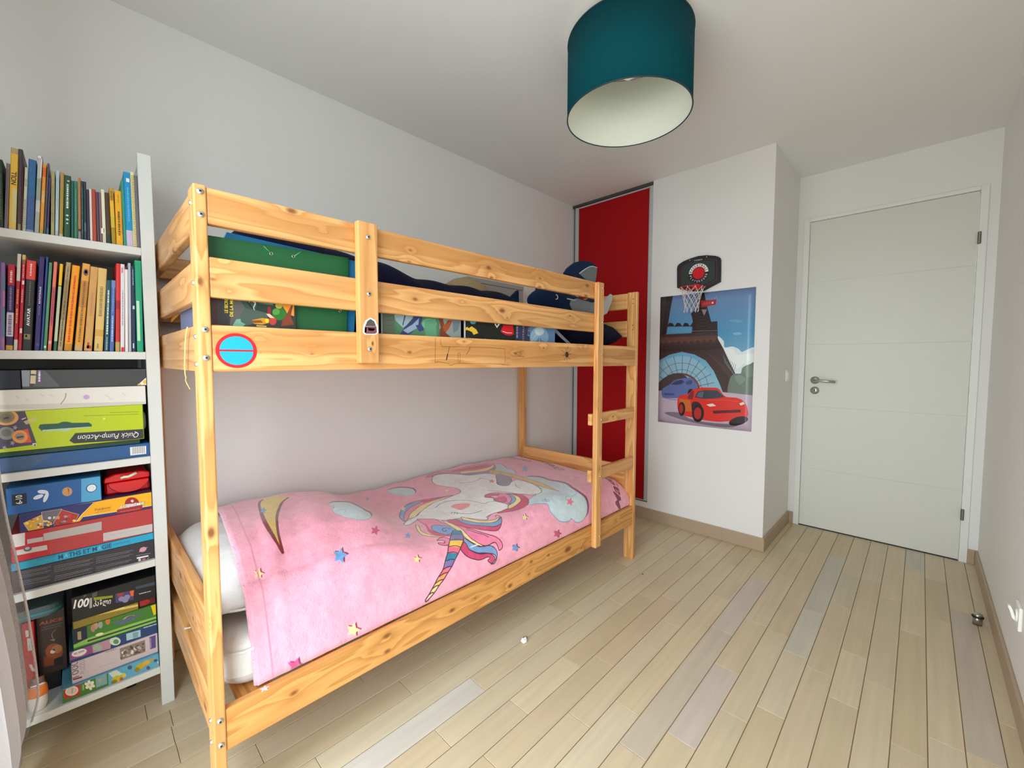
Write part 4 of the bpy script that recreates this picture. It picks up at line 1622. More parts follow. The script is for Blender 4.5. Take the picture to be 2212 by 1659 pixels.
cv.poly(q((1150, 790), (1400, 740), (1560, 760), (1560, 860), (1400, 900), (1200, 880)), '#C58A22')
cv.ellipse(Z8(1510, 805), 4.2, 4.4, '#F0C02B')
cv.poly(q((1140, 800), (1360, 790), (1420, 850), (1200, 860)), '#7C4A16')
cv.poly(q((700, 900), (780, 770), (880, 760), (890, 830), (1000, 890), (900, 960), (700, 960)), '#6FA58C')
cv.poly(q((1260, 905), (1500, 925), (1500, 960), (1260, 940)), '#C7A554')
cv.lines(Z8(300, 900), Z8(300, 200), 7, '#5B1F22', 3)
cv.lines(Z8(370, 900), Z8(370, 180), 1.5, '#5B2A2C', 4)
mp_ = cv.map
a, b_ = mp_(*Z8(575, 620)), mp_(*Z8(575, 238))
a2, b2 = mp_(*Z8(700, 708)), mp_(*Z8(700, 100))
cv.map = None
cv.text('LE SECRET', a, b_, 23, '#F2D21B', .02)
cv.text('DE LA MOMIE', a2, b2, 23, '#F2D21B', .02)
book_flat('comic_book', .030, .219, .034, .044, ZM, 1.366, cv.image('comic_cover_dark'), '#2A2622', 'dark green comic with yellow mummy title on its side, behind lower guard gap', GB)
# -- green folder, blue folder behind it
def sheet(name, pts, y0, y1, mt, parent=None):
    return prism(name, pts, 'y', y0, y1, mt, parent)


gf = empty('card_folder', (.2, .055, ZM), label='large dark green cardboard folder with elastic corners and metal eyelets on upper bunk', cat='folder')
M_GF = flat('#0F5B2E', rough=.5, noise=.04)
sheet('front_flap', [(.0285, ZM), (.363, ZM), (.374, 1.469), (.0285, 1.4625)], .047, .0485, M_GF, gf)
sheet('back_flap', [(.0285, ZM), (.363, ZM), (.374, 1.466), (.0285, 1.460)], .055, .0565, M_GF, gf)
M_EL = flat('#3E9A57', rough=.6)
for (u, v, u2, v2) in ((586, 548, 569, 531), (634, 554, 653, 543), (735, 672, 742, 655)):
    c = at(u, v, 'y', .0465)
    e = at(u2, v2, 'y', .0465)
    d = at(u + (u2 - u) * .16, v + (v2 - v) * .16, 'y', .0465)
    tube('eyelet', [(c.x + .0036 * math.cos(t), .0465, c.z + .0036 * math.sin(t)) for t in np.linspace(0, 2 * math.pi, 17)[:-1]], .0012, M_STEEL, gf, n=6, closed=True)
    tube('elastic', [(d.x, .0462, d.z), ((d.x + e.x) / 2, .0458, (d.z + e.z) / 2), (e.x, .0466, e.z)], .0018, M_EL, gf, n=6)
bf = empty('plastic_folder', (.24, .07, ZM), label='translucent light blue plastic folder sticking out behind the green folder', cat='folder')
sheet('sleeve', [(.064, ZM), (.392, ZM), (.413, 1.4655), (.072, 1.4815), (.066, 1.46)], .060, .0615, flat('#2E84B8', rough=.2, noise=.12, scale=12), bf)
sheet('sleeve', [(.068, ZM), (.388, ZM), (.409, 1.462), (.076, 1.478)], .066, .0672, flat('#2A79AB', rough=.2), bf)
sheet('edge_strip', [(.064, 1.46), (.0665, 1.46), (.0745, 1.4815), (.072, 1.4815)], .0592, .06, flat('#BFD9E4', rough=.3), bf)
# -- two illustrated books
Z7 = lambda x, y: (800 + x / 3.6867, 540 + y / 3.6867)
q = lambda *P: [Z7(*p) for p in P]
cv = cover_canvas(.474, .690, ZM, 1.375, .036, '#4E8060')
cv.poly(q((0, 480), (190, 510), (200, 680), (0, 680)), '#5B6B5C')
cv.poly(q((190, 510), (340, 525), (330, 570), (260, 620), (200, 560)), '#97AEB6')
cv.poly(q((230, 680), (270, 620), (360, 520), (420, 530), (400, 600), (330, 660), (280, 690)), '#34406F')
cv.poly(q((260, 640), (340, 590), (390, 540), (380, 620), (300, 665)), '#8FA6BE')
cv.poly(q((360, 600), (420, 590), (425, 640), (390, 650)), '#35417A')
cv.ellipse(Z7(470, 590), 16, 12, '#6FAF8C')
cv.poly(q((430, 560), (520, 545), (530, 690), (440, 690)), '#5D9C78')
cv.poly(q((275, 510), (285, 510), (262, 600), (255, 598)), '#2F4452')
cv.lines(Z7(120, 560), Z7(185, 560), .8, '#3D4B42', 2)
cv.lines(Z7(120, 600), Z7(185, 605), .8, '#3D4B42', 5)
cv.noise(.02, 3, 5)
book_flat('picture_book', .474, .6895, .036, .048, ZM, 1.375, cv.image('cover_green_forest'), '#3E5E4C', 'green picture book with a dark blue figure, behind guard rail by the support board', GB)
cv = cover_canvas(.690, .787, ZM, 1.37, .036, '#8C9694', 320)
cv.poly(q((520, 690), (560, 620), (545, 540), (575, 540), (590, 600), (620, 560), (650, 560), (620, 620), (600, 660), (650, 700)), '#7A3F22')
cv.poly(q((575, 610), (640, 560), (655, 565), (620, 640), (590, 650)), '#A8512C')
cv.poly(q((655, 545), (720, 555), (700, 640), (660, 660)), '#6E7E86')
cv.ellipse(Z7(640, 640), 6, 5, '#8E958A')
book_flat('picture_book', .6905, .786, .036, .046, ZM, 1.37, cv.image('cover_brown_tree'), '#6E6A60', 'narrow grey picture book with a brown branching tree, behind guard rail', GB)
# -- black book with bright icons
Z6 = lambda x, y: (900 + x / 6.1444, 670 + y / 6.1444)
q = lambda *P: [Z6(*p) for p in P]
cv = cover_canvas(.808, 1.076, ZM, 1.385, .036, '#1C201D')
cv.poly(q((640, 235), (675, 220), (690, 240), (730, 213), (790, 255), (818, 305), (755, 328), (735, 290), (700, 275), (665, 262), (650, 270)), '#E9C23B')
cv.ellipse(Z6(750, 155), 6.5, 5, '#4FA6B8')
cv.poly(q((1030, 180), (1050, 180), (1065, 215), (1080, 182), (1105, 185), (1065, 238)), '#F2EFEA')
cv.poly(q((1150, 195), (1280, 205), (1290, 320), (1240, 340), (1170, 325), (1112, 285)), '#D81420')
cv.stroke(q((1140, 280), (1200, 300), (1262, 302)), 5.5, '#FFF3EE', smooth=True)
for c_ in ((910, 385), (1090, 398)):
    a = Z6(*c_)
    cv.poly([(a[0], a[1] - 2.6), (a[0] + .5, a[1] - .5), (a[0] + 2, a[1]), (a[0] + .5, a[1] + .5), (a[0], a[1] + 2.6), (a[0] - .5, a[1] + .5), (a[0] - 2, a[1]), (a[0] - .5, a[1] - .5)], '#F1E9C8')
cv.stroke(q((620, 355), (680, 358), (740, 385)), 2, '#3F8C5E', smooth=True)
book_flat('picture_book', .808, 1.0765, .036, .050, ZM, 1.385, cv.image('cover_black_icons'), '#161816', 'black book with yellow zigzag and red shape icons, behind guard rail', GB)
# -- dragon novel
cv = cover_canvas(1.079, 1.338, ZM, 1.385, .036, '#33345A')
cv.poly(q((1500, 100), (1850, 120), (1830, 460), (1500, 440)), '#5D86AE')
cv.ellipse(Z6(1570, 330), 9, 17, '#8FB5CE', .3)
cv.ellipse(Z6(1690, 330), 9, 17, '#7FA7C6', -.3)
cv.ellipse(Z6(1630, 280), 10, 9, '#C4D6E0')
cv.stroke(q((1560, 260), (1620, 320), (1635, 440)), 4, '#DDE8EC', smooth=True)
cv.stroke(q((1700, 260), (1645, 320), (1625, 440)), 4, '#AFC7D6', smooth=True)
cv.stroke(q((1520, 420), (1570, 350), (1620, 300)), 3, '#E6EFF2', smooth=True)
cv.stroke(q((1298, 190), (1290, 420)), 2.4, '#6F73A8')
cv.lines(Z6(1345, 370), Z6(1345, 215), 4, '#8D8CB0', 9)
mp_ = cv.map
a, b_, a2, b2 = mp_(*Z6(1425, 425)), mp_(*Z6(1430, 120)), mp_(*Z6(1495, 345)), mp_(*Z6(1500, 140))
cv.map = None
cv.text('ROYAUMES', a, b_, 25, '#B3AE8C', .01)
cv.text('FEU', a2, b2, 25, '#8F93A0', .01)
book_flat('novel', 1.079, 1.337, .036, .054, ZM, 1.385, cv.image('cover_blue_dragon'), '#2B2C50', 'violet-blue fantasy novel with a pale winged shape, last book before ladder', GB)
# -- picture book leaning inside the head end
pb_ = empty('picture_book', (.034, .27, ZM), label='slate blue book with an orange-yellow top edge inside the head end of the upper bunk', cat='book')
prism('cover', [(.09, ZM), (.44, ZM), (.44, 1.331), (.09, 1.350)], 'x', .0285, .0302, flat('#6F7BA3', rough=.45), pb_)
prism('pages', [(.092, ZM + .002), (.437, ZM + .002), (.437, 1.328), (.092, 1.347)], 'x', .0302, .038, paper('#EDE6D6'), pb_)
prism('yellow_edge', [(.25, 1.3265), (.62, 1.292), (.62, 1.304), (.25, 1.339)], 'x', .0272, .0284, flat('#E8A63A', rough=.4), pb_)

# -- stuffed toys, cushions and a grey box
def blob(name, path, rad, mt, parent=None, n=16, cuts=4):
    P = spline([tuple(p) for p in path], False, cuts)
    m = len(path)
    R = []
    for i in range(len(P)):
        t = i / cuts
        k = min(int(t), m - 2)
        f = t - k
        a, b_ = rad[k], rad[k + 1]
        R.append((a[0] + (b_[0] - a[0]) * f, a[1] + (b_[1] - a[1]) * f))
    vs, fs = tube_data(P, R, n)
    return pd_obj(name, vs, fs, mt, parent, smooth=True)


def ell_bm(bm, c, r, rot=None, u=20, v=12):
    q_ = bmesh.ops.create_uvsphere(bm, u_segments=u, v_segments=v, radius=1.0)
    M = Matrix.Translation(c) @ (rot.to_matrix().to_4x4() if rot else Matrix()) @ Matrix.Diagonal((*r, 1))
    bmesh.ops.transform(bm, matrix=M, verts=q_['verts'])


def fur_mesh(name, parts, mt, parent, amp=.004):
    bm = bmesh.new()
    for c, r in parts:
        ell_bm(bm, c, r, None, 28, 18)
    rr = random.Random(3)
    for v in bm.verts:
        v.co += Vector((rr.uniform(-amp, amp), rr.uniform(-amp, amp), rr.uniform(-amp, amp)))
    return bm_obj(name, bm, mt, parent, smooth=True)


M_TAN = fabric('#B99A5C', 120, .9, .95, .4, .18, 900)
tb = empty('teddy_bear', (1.33, .66, ZM), label='tan furry teddy bear lying against the wall on the upper bunk', cat='teddy bear')
fur_mesh('body', [((1.33, .66, 1.505), (.165, .115, .120))], M_TAN, tb)
fur_mesh('head', [((1.145, .67, 1.497), (.085, .080, .070)), ((1.10, .655, 1.478), (.040, .036, .032))], M_TAN, tb)
for yy in (.60, .73):
    fur_mesh('ear', [((1.175, yy, 1.545), (.028, .014, .024))], M_TAN, tb, .002)
for yy in (.59, .75):
    fur_mesh('leg', [((1.45, yy, 1.478), (.08, .038, .045))], M_TAN, tb)
fur_mesh('arm', [((1.27, .572, 1.465), (.05, .034, .06))], M_TAN, tb)
fur_mesh('foot_pad', [((1.535, .590, 1.490), (.012, .026, .030))], fabric('#C79E86', 60, .4), tb, .001)
bx = empty('storage_box', (1.74, .865, ZM), label='tall plain grey storage box against the wall at the foot of the upper bunk', cat='box')
box('box_body', 1.487, 1.986, .835, .898, ZM, 1.655, flat('#A9A49B', rough=.6), bx, .004)
box('box_lid', 1.484, 1.989, .832, .901, 1.6555, 1.685, flat('#ADA89F', rough=.6), bx, .004)
# small plush with a navy fin and a pink belly
pf = empty('plush_fish', (1.66, .62, ZM), label='little plush fish with upright navy fin and pink belly beside the teddy', cat='plush toy')
blob('body', [(1.575, .62, 1.472), (1.605, .62, 1.485), (1.66, .62, 1.490), (1.715, .62, 1.487), (1.732, .62, 1.484)], [(.004, .004), (.030, .035), (.040, .045), (.034, .036), (.004, .004)], fabric('#A83258', 40, .4, .95, .04), pf)
prism('fin', [(1.585, 1.515), (1.625, 1.535), (1.665, 1.575), (1.690, 1.597), (1.703, 1.600), (1.706, 1.53), (1.700, 1.50)], 'y', .608, .628, fabric('#142747', 40, .4, .95, .04), pf, bev=.004)
blob('pedestal', [(1.66, .62, ZM + .001), (1.66, .62, 1.30), (1.66, .62, 1.42), (1.66, .62, 1.452)], [(.045, .045), (.05, .05), (.045, .045), (.02, .02)], M_NAVY2, pf)
# big plush shark, nose towards the head end, tail fin standing up at the foot end
sh = empty('plush_shark', (1.68, .21, 1.40), label='large blue plush shark with grey belly, tail fin raised above the guard rail', cat='plush toy')
M_SHB = fabric('#122748', 60, .5, .95, .04)
M_SHG = fabric('#868D8F', 60, .5, .95, .05)
bp = [(1.335, .20, 1.452), (1.36, .20, 1.462), (1.43, .20, 1.478), (1.52, .20, 1.478), (1.63, .20, 1.462), (1.74, .20, 1.455), (1.83, .20, 1.470), (1.89, .20, 1.520), (1.905, .20, 1.60)]
br = [(.004, .004), (.028, .03), (.045, .052), (.062, .068), (.066, .070), (.058, .060), (.045, .045), (.030, .030), (.018, .020)]
blob('body', bp, br, M_SHB, sh, 20)
blob('belly', [(p[0] + .03, p[1] - .030, p[2] - .006) for p in bp[3:8]], [(.02, .02), (.058, .048), (.056, .048), (.044, .036), (.02, .02)], M_SHG, sh, 20)
tf = [(1.625, 1.632), (1.66, 1.668), (1.72, 1.705), (1.79, 1.728), (1.85, 1.735), (1.905, 1.728), (1.925, 1.715), (1.918, 1.68), (1.905, 1.625), (1.885, 1.600), (1.80, 1.62), (1.70, 1.612)]
prism('tail_fin', tf, 'y', .195, .225, M_SHB, sh, bev=.008)
tg = [(1.745, 1.648), (1.80, 1.680), (1.86, 1.705), (1.918, 1.706), (1.912, 1.66), (1.90, 1.62), (1.86, 1.615), (1.79, 1.628)]
prism('tail_lining', tg, 'y', .1915, .1949, fabric('#6E7478', 60, .4), sh)
tube('tail_piping', [(x, .1925, z) for x, z in spline(tg[:4], False, 4)], .0028, fabric('#C9CDD0', 80, .2), sh, n=6)
prism('back_fin', [(1.40, 1.51), (1.395, 1.565), (1.405, 1.580), (1.425, 1.555), (1.46, 1.535)], 'y', .20, .216, M_SHB, sh, bev=.004)
ey = at(1199, 642, 'y', .148)
tube('eye_rim', [(ey.x + .011 * math.cos(t), .1395, ey.z + .011 * math.sin(t)) for t in np.linspace(-1.9, 1.9, 14)], .0024, fabric('#D9DADB', 80, .2), sh, n=6)
prism('side_fin', [(1.80, 1.45), (1.90, 1.50), (1.965, 1.555), (1.985, 1.552), (1.975, 1.51), (1.93, 1.44), (1.86, 1.415)], 'y', .125, .139, fabric('#B9BEC0', 60, .4), sh, bev=.004)
for i_, (pa, pb2) in enumerate((((1.56, .136, 1.485), (1.78, .150, 1.480)), ((1.78, .150, 1.480), (1.86, .160, 1.50)))):
    tube('seam_piping', [pa, ((pa[0] + pb2[0]) / 2, pa[1] - .002, (pa[2] + pb2[2]) / 2), pb2], .003, fabric('#C9CDD0', 80, .2), sh, n=6)
# navy cushion wedged in the foot corner
cu = bm_obj('cushion', pillow_mesh(1.755, .163, .262, .105, 1.308, .072, .055, 5, 3, 40, 26, .003, 2.0), M_NAVY2, None, smooth=True)
tag(cu, 'dark navy cushion with a grey stripe wedged in the foot corner of the upper bunk', 'cushion')
gp = [at(u, v, 'y', .052) for u, v in ((1195, 707), (1205, 718), (1216, 730), (1230, 744))]
vs, fs = [], []
for i, p_ in enumerate(gp):
    vs += [p_ + Vector((-.011, .014 - .003 * i, .003)), p_ + Vector((.009, .004 - .003 * i, .003))]
for i in range(len(gp) - 1):
    fs.append((2 * i, 2 * i + 1, 2 * i + 3, 2 * i + 2))
pd_obj('stripe', vs, fs, fabric('#8C8F96', 60, .3), cu)

# ================================================================== BOOKCASE AND WHAT STANDS ON IT
M_CASE = flat('#D9DBD7', rough=.45, noise=.02, scale=25)
BX0, BX1, BY0, BY1 = -.452, -.0055, .620, .9285
SH = [(1.5007, 1.5242), (1.1697, 1.1937), (.8302, .8535), (.4853, .5088), (.1145, .1367)]
case = empty('bookcase', ((BX0 + BX1) / 2, (BY0 + BY1) / 2, 0), label='narrow white bookcase with five shelves between the window and the bunk bed', cat='bookcase')
SW = .034
for x0, x1 in ((BX0, BX0 + SW), (BX1 - SW, BX1)):
    for y0, y1 in ((BY0, BY0 + .018), (BY1 - .018, BY1)):
        box('upright', x0, x1, y0, y1, 0, 1.8208, M_CASE, case, .0015, 1)
    xm = (x0 + x1) / 2
    box('side_panel', xm - .008, xm + .008, BY0 + .018, BY1 - .018, .10, 1.8208, M_CASE, case)
for z0, z1 in SH:
    box('shelf', BX0 + SW + .0003, BX1 - SW - .0003, BY0 + .0004, BY1 - .002, z0, z1, M_CASE, case, .001, 1)
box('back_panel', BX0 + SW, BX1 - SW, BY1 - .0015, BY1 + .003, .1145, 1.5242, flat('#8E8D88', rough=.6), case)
SHELFX1 = BX1 - SW


def u_shell(bm, w, d, z0, z1, t=.0014, mat=0):
    """Spine and two boards of a book between two heights."""
    P = [(0, .0015), (w * .12, .0003), (w * .5, 0), (w * .88, .0003), (w, .0015), (w, d), (w - t, d), (w - t, .002 + t), (t, .002 + t), (t, d), (0, d)]
    A = [bm.verts.new((x, y, z0)) for x, y in P]
    B = [bm.verts.new((x, y, z1)) for x, y in P]
    n = len(P)
    fs = [bm.faces.new(A[::-1]), bm.faces.new(B)]
    for i in range(n):
        fs.append(bm.faces.new((A[i], A[(i + 1) % n], B[(i + 1) % n], B[i])))
    for f in fs:
        f.material_index = mat


def dashes(name, w, z0, z1, col, parent, seed=0, across=.45, y=-.0006, off=.0):
    """Lettering too small to read: a column of short strokes up the spine."""
    r = random.Random(seed)
    vs, fs = [], []
    z = z0
    hw = w * across / 2
    while z < z1:
        l = r.uniform(.0018, .0052)
        e = min(z1, z + l)
        c = w / 2 + off
        k = hw * r.uniform(.75, 1)
        i = len(vs)
        vs += [(c - k, y, z), (c + k, y, z), (c + k, y, e), (c - k, y, e)]
        fs.append((i, i + 1, i + 2, i + 3))
        z = e + r.uniform(.0007, .0022)
    if fs:
        pd_obj(name, vs, fs, paper(col), parent, local=True)


def make_book(name, x, w, h, lean, z, bands, label, group, depth=.17, y=.628, texts=(), marks=(), pages='#E8E2D2'):
    w *= .93
    root = empty(name, (x, y, z + max(0, w * math.sin(lean)) + .0003), (0, lean, 0), label=label, cat='book', group=group)
    bm = bmesh.new()
    mats = []
    zz = 0.0
    for col, top in bands:
        u_shell(bm, w, depth, zz * h, top * h, mat=len(mats))
        mats.append(paper(col))
        zz = top
    bm_obj('cover', bm, mats, root, local=True)
    if w > .004:
        box('pages', .0016, w - .0016, .004, depth - .004, .002, h - .003, paper(pages), root, local=True)
    for k, (s, col, a, b_, frac, bold) in enumerate(texts):
        if s is None:
            dashes('lettering', w, a * h, b_ * h, col, root, seed=int(x * 9999) + k, across=frac)
        else:
            text_mesh('title', s, (w / 2 + w * frac / 2, -.0006, a * h), (0, 0, 1), (-1, 0, 0), paper(col), root, length=(b_ - a) * h, height=w * frac, bold=bold, local=True)
    for (kind, col, a, b_, f0, f1) in marks:
        if kind == 'rect':
            pd_obj('label', [(w * f0, -.0005, a * h), (w * f1, -.0005, a * h), (w * f1, -.0005, b_ * h), (w * f0, -.0005, b_ * h)], [(0, 1, 2, 3)], paper(col), root, local=True)
        elif kind == 'disc':
            n = 14
            cx, cz = w * (f0 + f1) / 2, h * (a + b_) / 2
            pd_obj('emblem', [(cx + w * (f1 - f0) / 2 * math.cos(t), -.0005, cz + h * (b_ - a) / 2 * math.sin(t)) for t in np.linspace(0, 2 * math.pi, n + 1)[:-1]], [tuple(range(n))], paper(col), root, local=True)
        elif kind == 'coil':
            for i in range(int((b_ - a) * h / .0052)):
                zc = a * h + i * .0052
                tube('coil', [(w * f0, .001, zc), (w * .35, -.0016, zc + .0007), (w * .65, -.0016, zc + .0014), (w * f1, .001, zc + .002)], .0007, paper(col), root, n=5, local=True)
    return root


G1, G2 = 'books on the top shelf', 'books on the second shelf'
Z1, Z2 = SH[0][1], SH[1][1]
D = '#'
TOP = [
 (-.3288, .0092, .183, .031, [('#20382F', 1)], 'black-green book at the far window end of the top shelf', [(None, '#53693A', .12, .8, .4, 0)], []),
 (-.3193, .0071, .177, .063, [('#7C7078', 1)], 'thin mauve-grey book just before the tall yellow one', [(None, '#5D545A', .1, .9, .2, 0)], []),
 (-.3116, .0143, .222, .065, [('#D8C58C', .035), ('#EDBE45', .93), ('#B9A878', 1)], 'tall worn yellow book lettered NOLL on the top shelf', [('NOLL', '#3E3220', .55, .71, .72, .02)], [('rect', '#D3C98E', .08, .5, .4, .98)]),
 (-.2969, .0082, .223, .059, [('#4A3A3C', 1)], 'tall dark brown book right behind the tall yellow one', [], [('rect', '#8C8A6C', .0, .08, .3, .9)]),
 (-.2887, .0018, .179, .054, [('#75404A', 1)], 'very thin maroon booklet squeezed next to a whitish book', [], []),
 (-.2870, .0065, .177, .067, [('#C9CBB8', 1)], 'whitish grey mottled book beside the plain blue one', [(None, '#9FA194', .04, .5, .6, 0)], [('rect', '#A8B09B', .7, .82, .05, .95)]),
 (-.2805, .0153, .202, .066, [('#8A98B5', .03), ('#3F5C92', .5), ('#31689B', 1)], 'thick plain blue book on the top shelf', [], []),
 (-.2648, .0092, .219, .070, [('#A7ADA0', .27), ('#C4C4C2', .42), ('#9AA598', .7), ('#BEBEBB', 1)], 'grey book with pale patches and a white-edged top', [], [('rect', '#EDEDEA', .72, .99, .78, .98), ('rect', '#EDEDEA', .96, .99, .05, .9)]),
 (-.2552, .0075, .197, .073, [('#B9A241', .06), ('#E39A2E', .45), ('#DDAE62', .62), ('#E5942A', .82), ('#D9651F', .95), ('#E5942A', 1)], 'bright orange book with a yellow foot on the top shelf', [], []),
 (-.2472, .0042, .202, .074, [('#5A5864', 1)], 'thin slate grey book right after the bright orange one', [], []),
 (-.2424, .0049, .161, .080, [('#40707A', .12), ('#453A60', 1)], 'short thin violet book with a teal foot', [], []),
 (-.2337, .0075, .184, .046, [('#A9A070', 1)], 'beige-olive book beside a pale blue one', [(None, '#8C8458', .2, .8, .35, 0)], []),
 (-.2255, .0072, .187, .051, [('#B9B3CC', .08), ('#AFCBD6', 1)], 'pale blue book on the top shelf', [(None, '#93B2BF', .4, .9, .3, 0)], []),
 (-.2176, .0083, .184, .053, [('#C9BFA2', .04), ('#A68C3A', .75), ('#B08A50', 1)], 'mustard book between the pale blue and the dark green ones', [], []),
 (-.2084, .0144, .179, .049, [('#1F4F37', 1)], 'thick dark green book with a white title and three ovals', [(None, '#DCE6D8', .47, .86, .34, 0)], [('disc', '#C9D6C8', .34, .37, .3, .72), ('disc', '#C9D6C8', .275, .305, .3, .72), ('disc', '#C9D6C8', .215, .24, .35, .68), ('disc', '#E3B48A', .9, .925, .4, .8)]),
 (-.1934, .0059, .167, .040, [('#1F5A5C', 1)], 'dark teal book right after the thick dark green one', [], []),
 (-.1872, .0081, .168, .036, [('#32775A', 1)], 'mid green book beside a brown-orange one', [(None, '#5C9C7F', .3, .85, .3, 0)], []),
 (-.1788, .0058, .180, .039, [('#8E8890', .13), ('#3A2A28', .17), ('#B37A4C', 1)], 'brown-orange book with a black band and a grey foot', [], []),
 (-.1724, .0058, .172, .037, [('#23393E', 1)], 'charcoal teal book next to the brown-orange one', [(None, '#5B7A80', .1, .9, .3, 0)], []),
 (-.1663, .0061, .172, .035, [('#22444A', .3), ('#1C3438', .8), ('#1E3040', 1)], 'blackish petrol book before the short violet-black one', [], [('rect', '#4C6E74', .15, .3, .1, .7)]),
 (-.1599, .0059, .151, .036, [('#382A4A', 1)], 'short violet-black book before the white one', [], []),
 (-.1537, .0059, .154, .029, [('#DAD1CB', 1)], 'short off-white book against the brick red one', [], []),
 (-.1478, .0088, .155, .025, [('#B0452A', 1)], 'short brick red book on the top shelf', [], []),
 (-.1386, .0060, .149, .021, [('#4E465A', 1)], 'short slate violet book right after the brick red one', [], []),
 (-.1326, .0057, .150, .020, [('#825C64', 1)], 'short dusty mauve book beside the cream one', [], []),
 (-.1266, .0084, .160, .020, [('#CDD0B6', .18), ('#E2E0CC', .28), ('#DDE0C6', 1)], 'cream book with a folded paper tag near its foot', [], [('rect', '#F2EDDC', .17, .27, -.35, .25), ('rect', '#A89A78', .19, .27, .25, .6)]),
 (-.1179, .0108, .153, .011, [('#243328', .2), ('#4A3216', 1)], 'dark brown book between the cream and the yellow ones', [], []),
 (-.1065, .0102, .170, -.003, [('#A68A22', .3), ('#CBB33A', .5), ('#E6B52E', .78), ('#C79436', 1)], 'narrow yellow and olive book next to the thick golden one', [(None, '#8C6C1C', .78, .95, .5, 0)], []),
 (-.0960, .0164, .166, .006, [('#EBAC22', 1)], 'thick golden yellow book with dark vertical lettering', [(None, '#6B4E12', .18, .62, .36, 0), (None, '#A87814', .78, .92, .14, 0)], [('rect', '#DC8A1E', .2, .52, .82, .9)]),
 (-.0792, .0074, .200, .024, [('#2F9280', 1)], 'thin teal green book beside the bright blue one', [], []),
 (-.0711, .0165, .229, .028, [('#C9B9D6', .22), ('#1592CB', 1)], 'tall bright blue book with a lilac foot and white badge', [(None, '#5CB8E2', .34, .8, .3, 0)], [('rect', '#E9F3F4', .87, .92, .35, .85)]),
 (-.0536, .0094, .234, .027, [('#E3DA9F', 1)], 'tall cream spiral bound notebook near the bookcase upright', [], [('coil', '#B59A4C', .01, .98, .15, .9)]),
 (-.0438, .0081, .225, .021, [('#6E6872', 1)], 'dim grey book touching the upright on the top shelf', [], []),
]


def settle(rows):
    """Keep each leaning book clear of its neighbour and of the upright."""
    out = []
    nx_, nl, nh = SHELFX1 - .0006, 0.0, 9.0
    for r in rows[::-1]:
        x, w, h, l = r[0], r[1] * .93, r[2], r[3]
        x = min(x, nx_ - w - .0002)
        hh_ = min(h, nh)
        lim = nl + (nx_ - .0002 - x - w) / hh_
        l = min(l, lim)
        out.append((x, r[1], h, l) + tuple(r[4:]))
        nx_, nl, nh = x, l, h
    return out[::-1]


TOP = settle(TOP)
for i, (x, w, h, ln_, bands, lab, tx, mk) in enumerate(TOP):
    make_book('book', x, w, h, ln_, Z1, bands, lab, G1, .15, .6285, tx, mk)

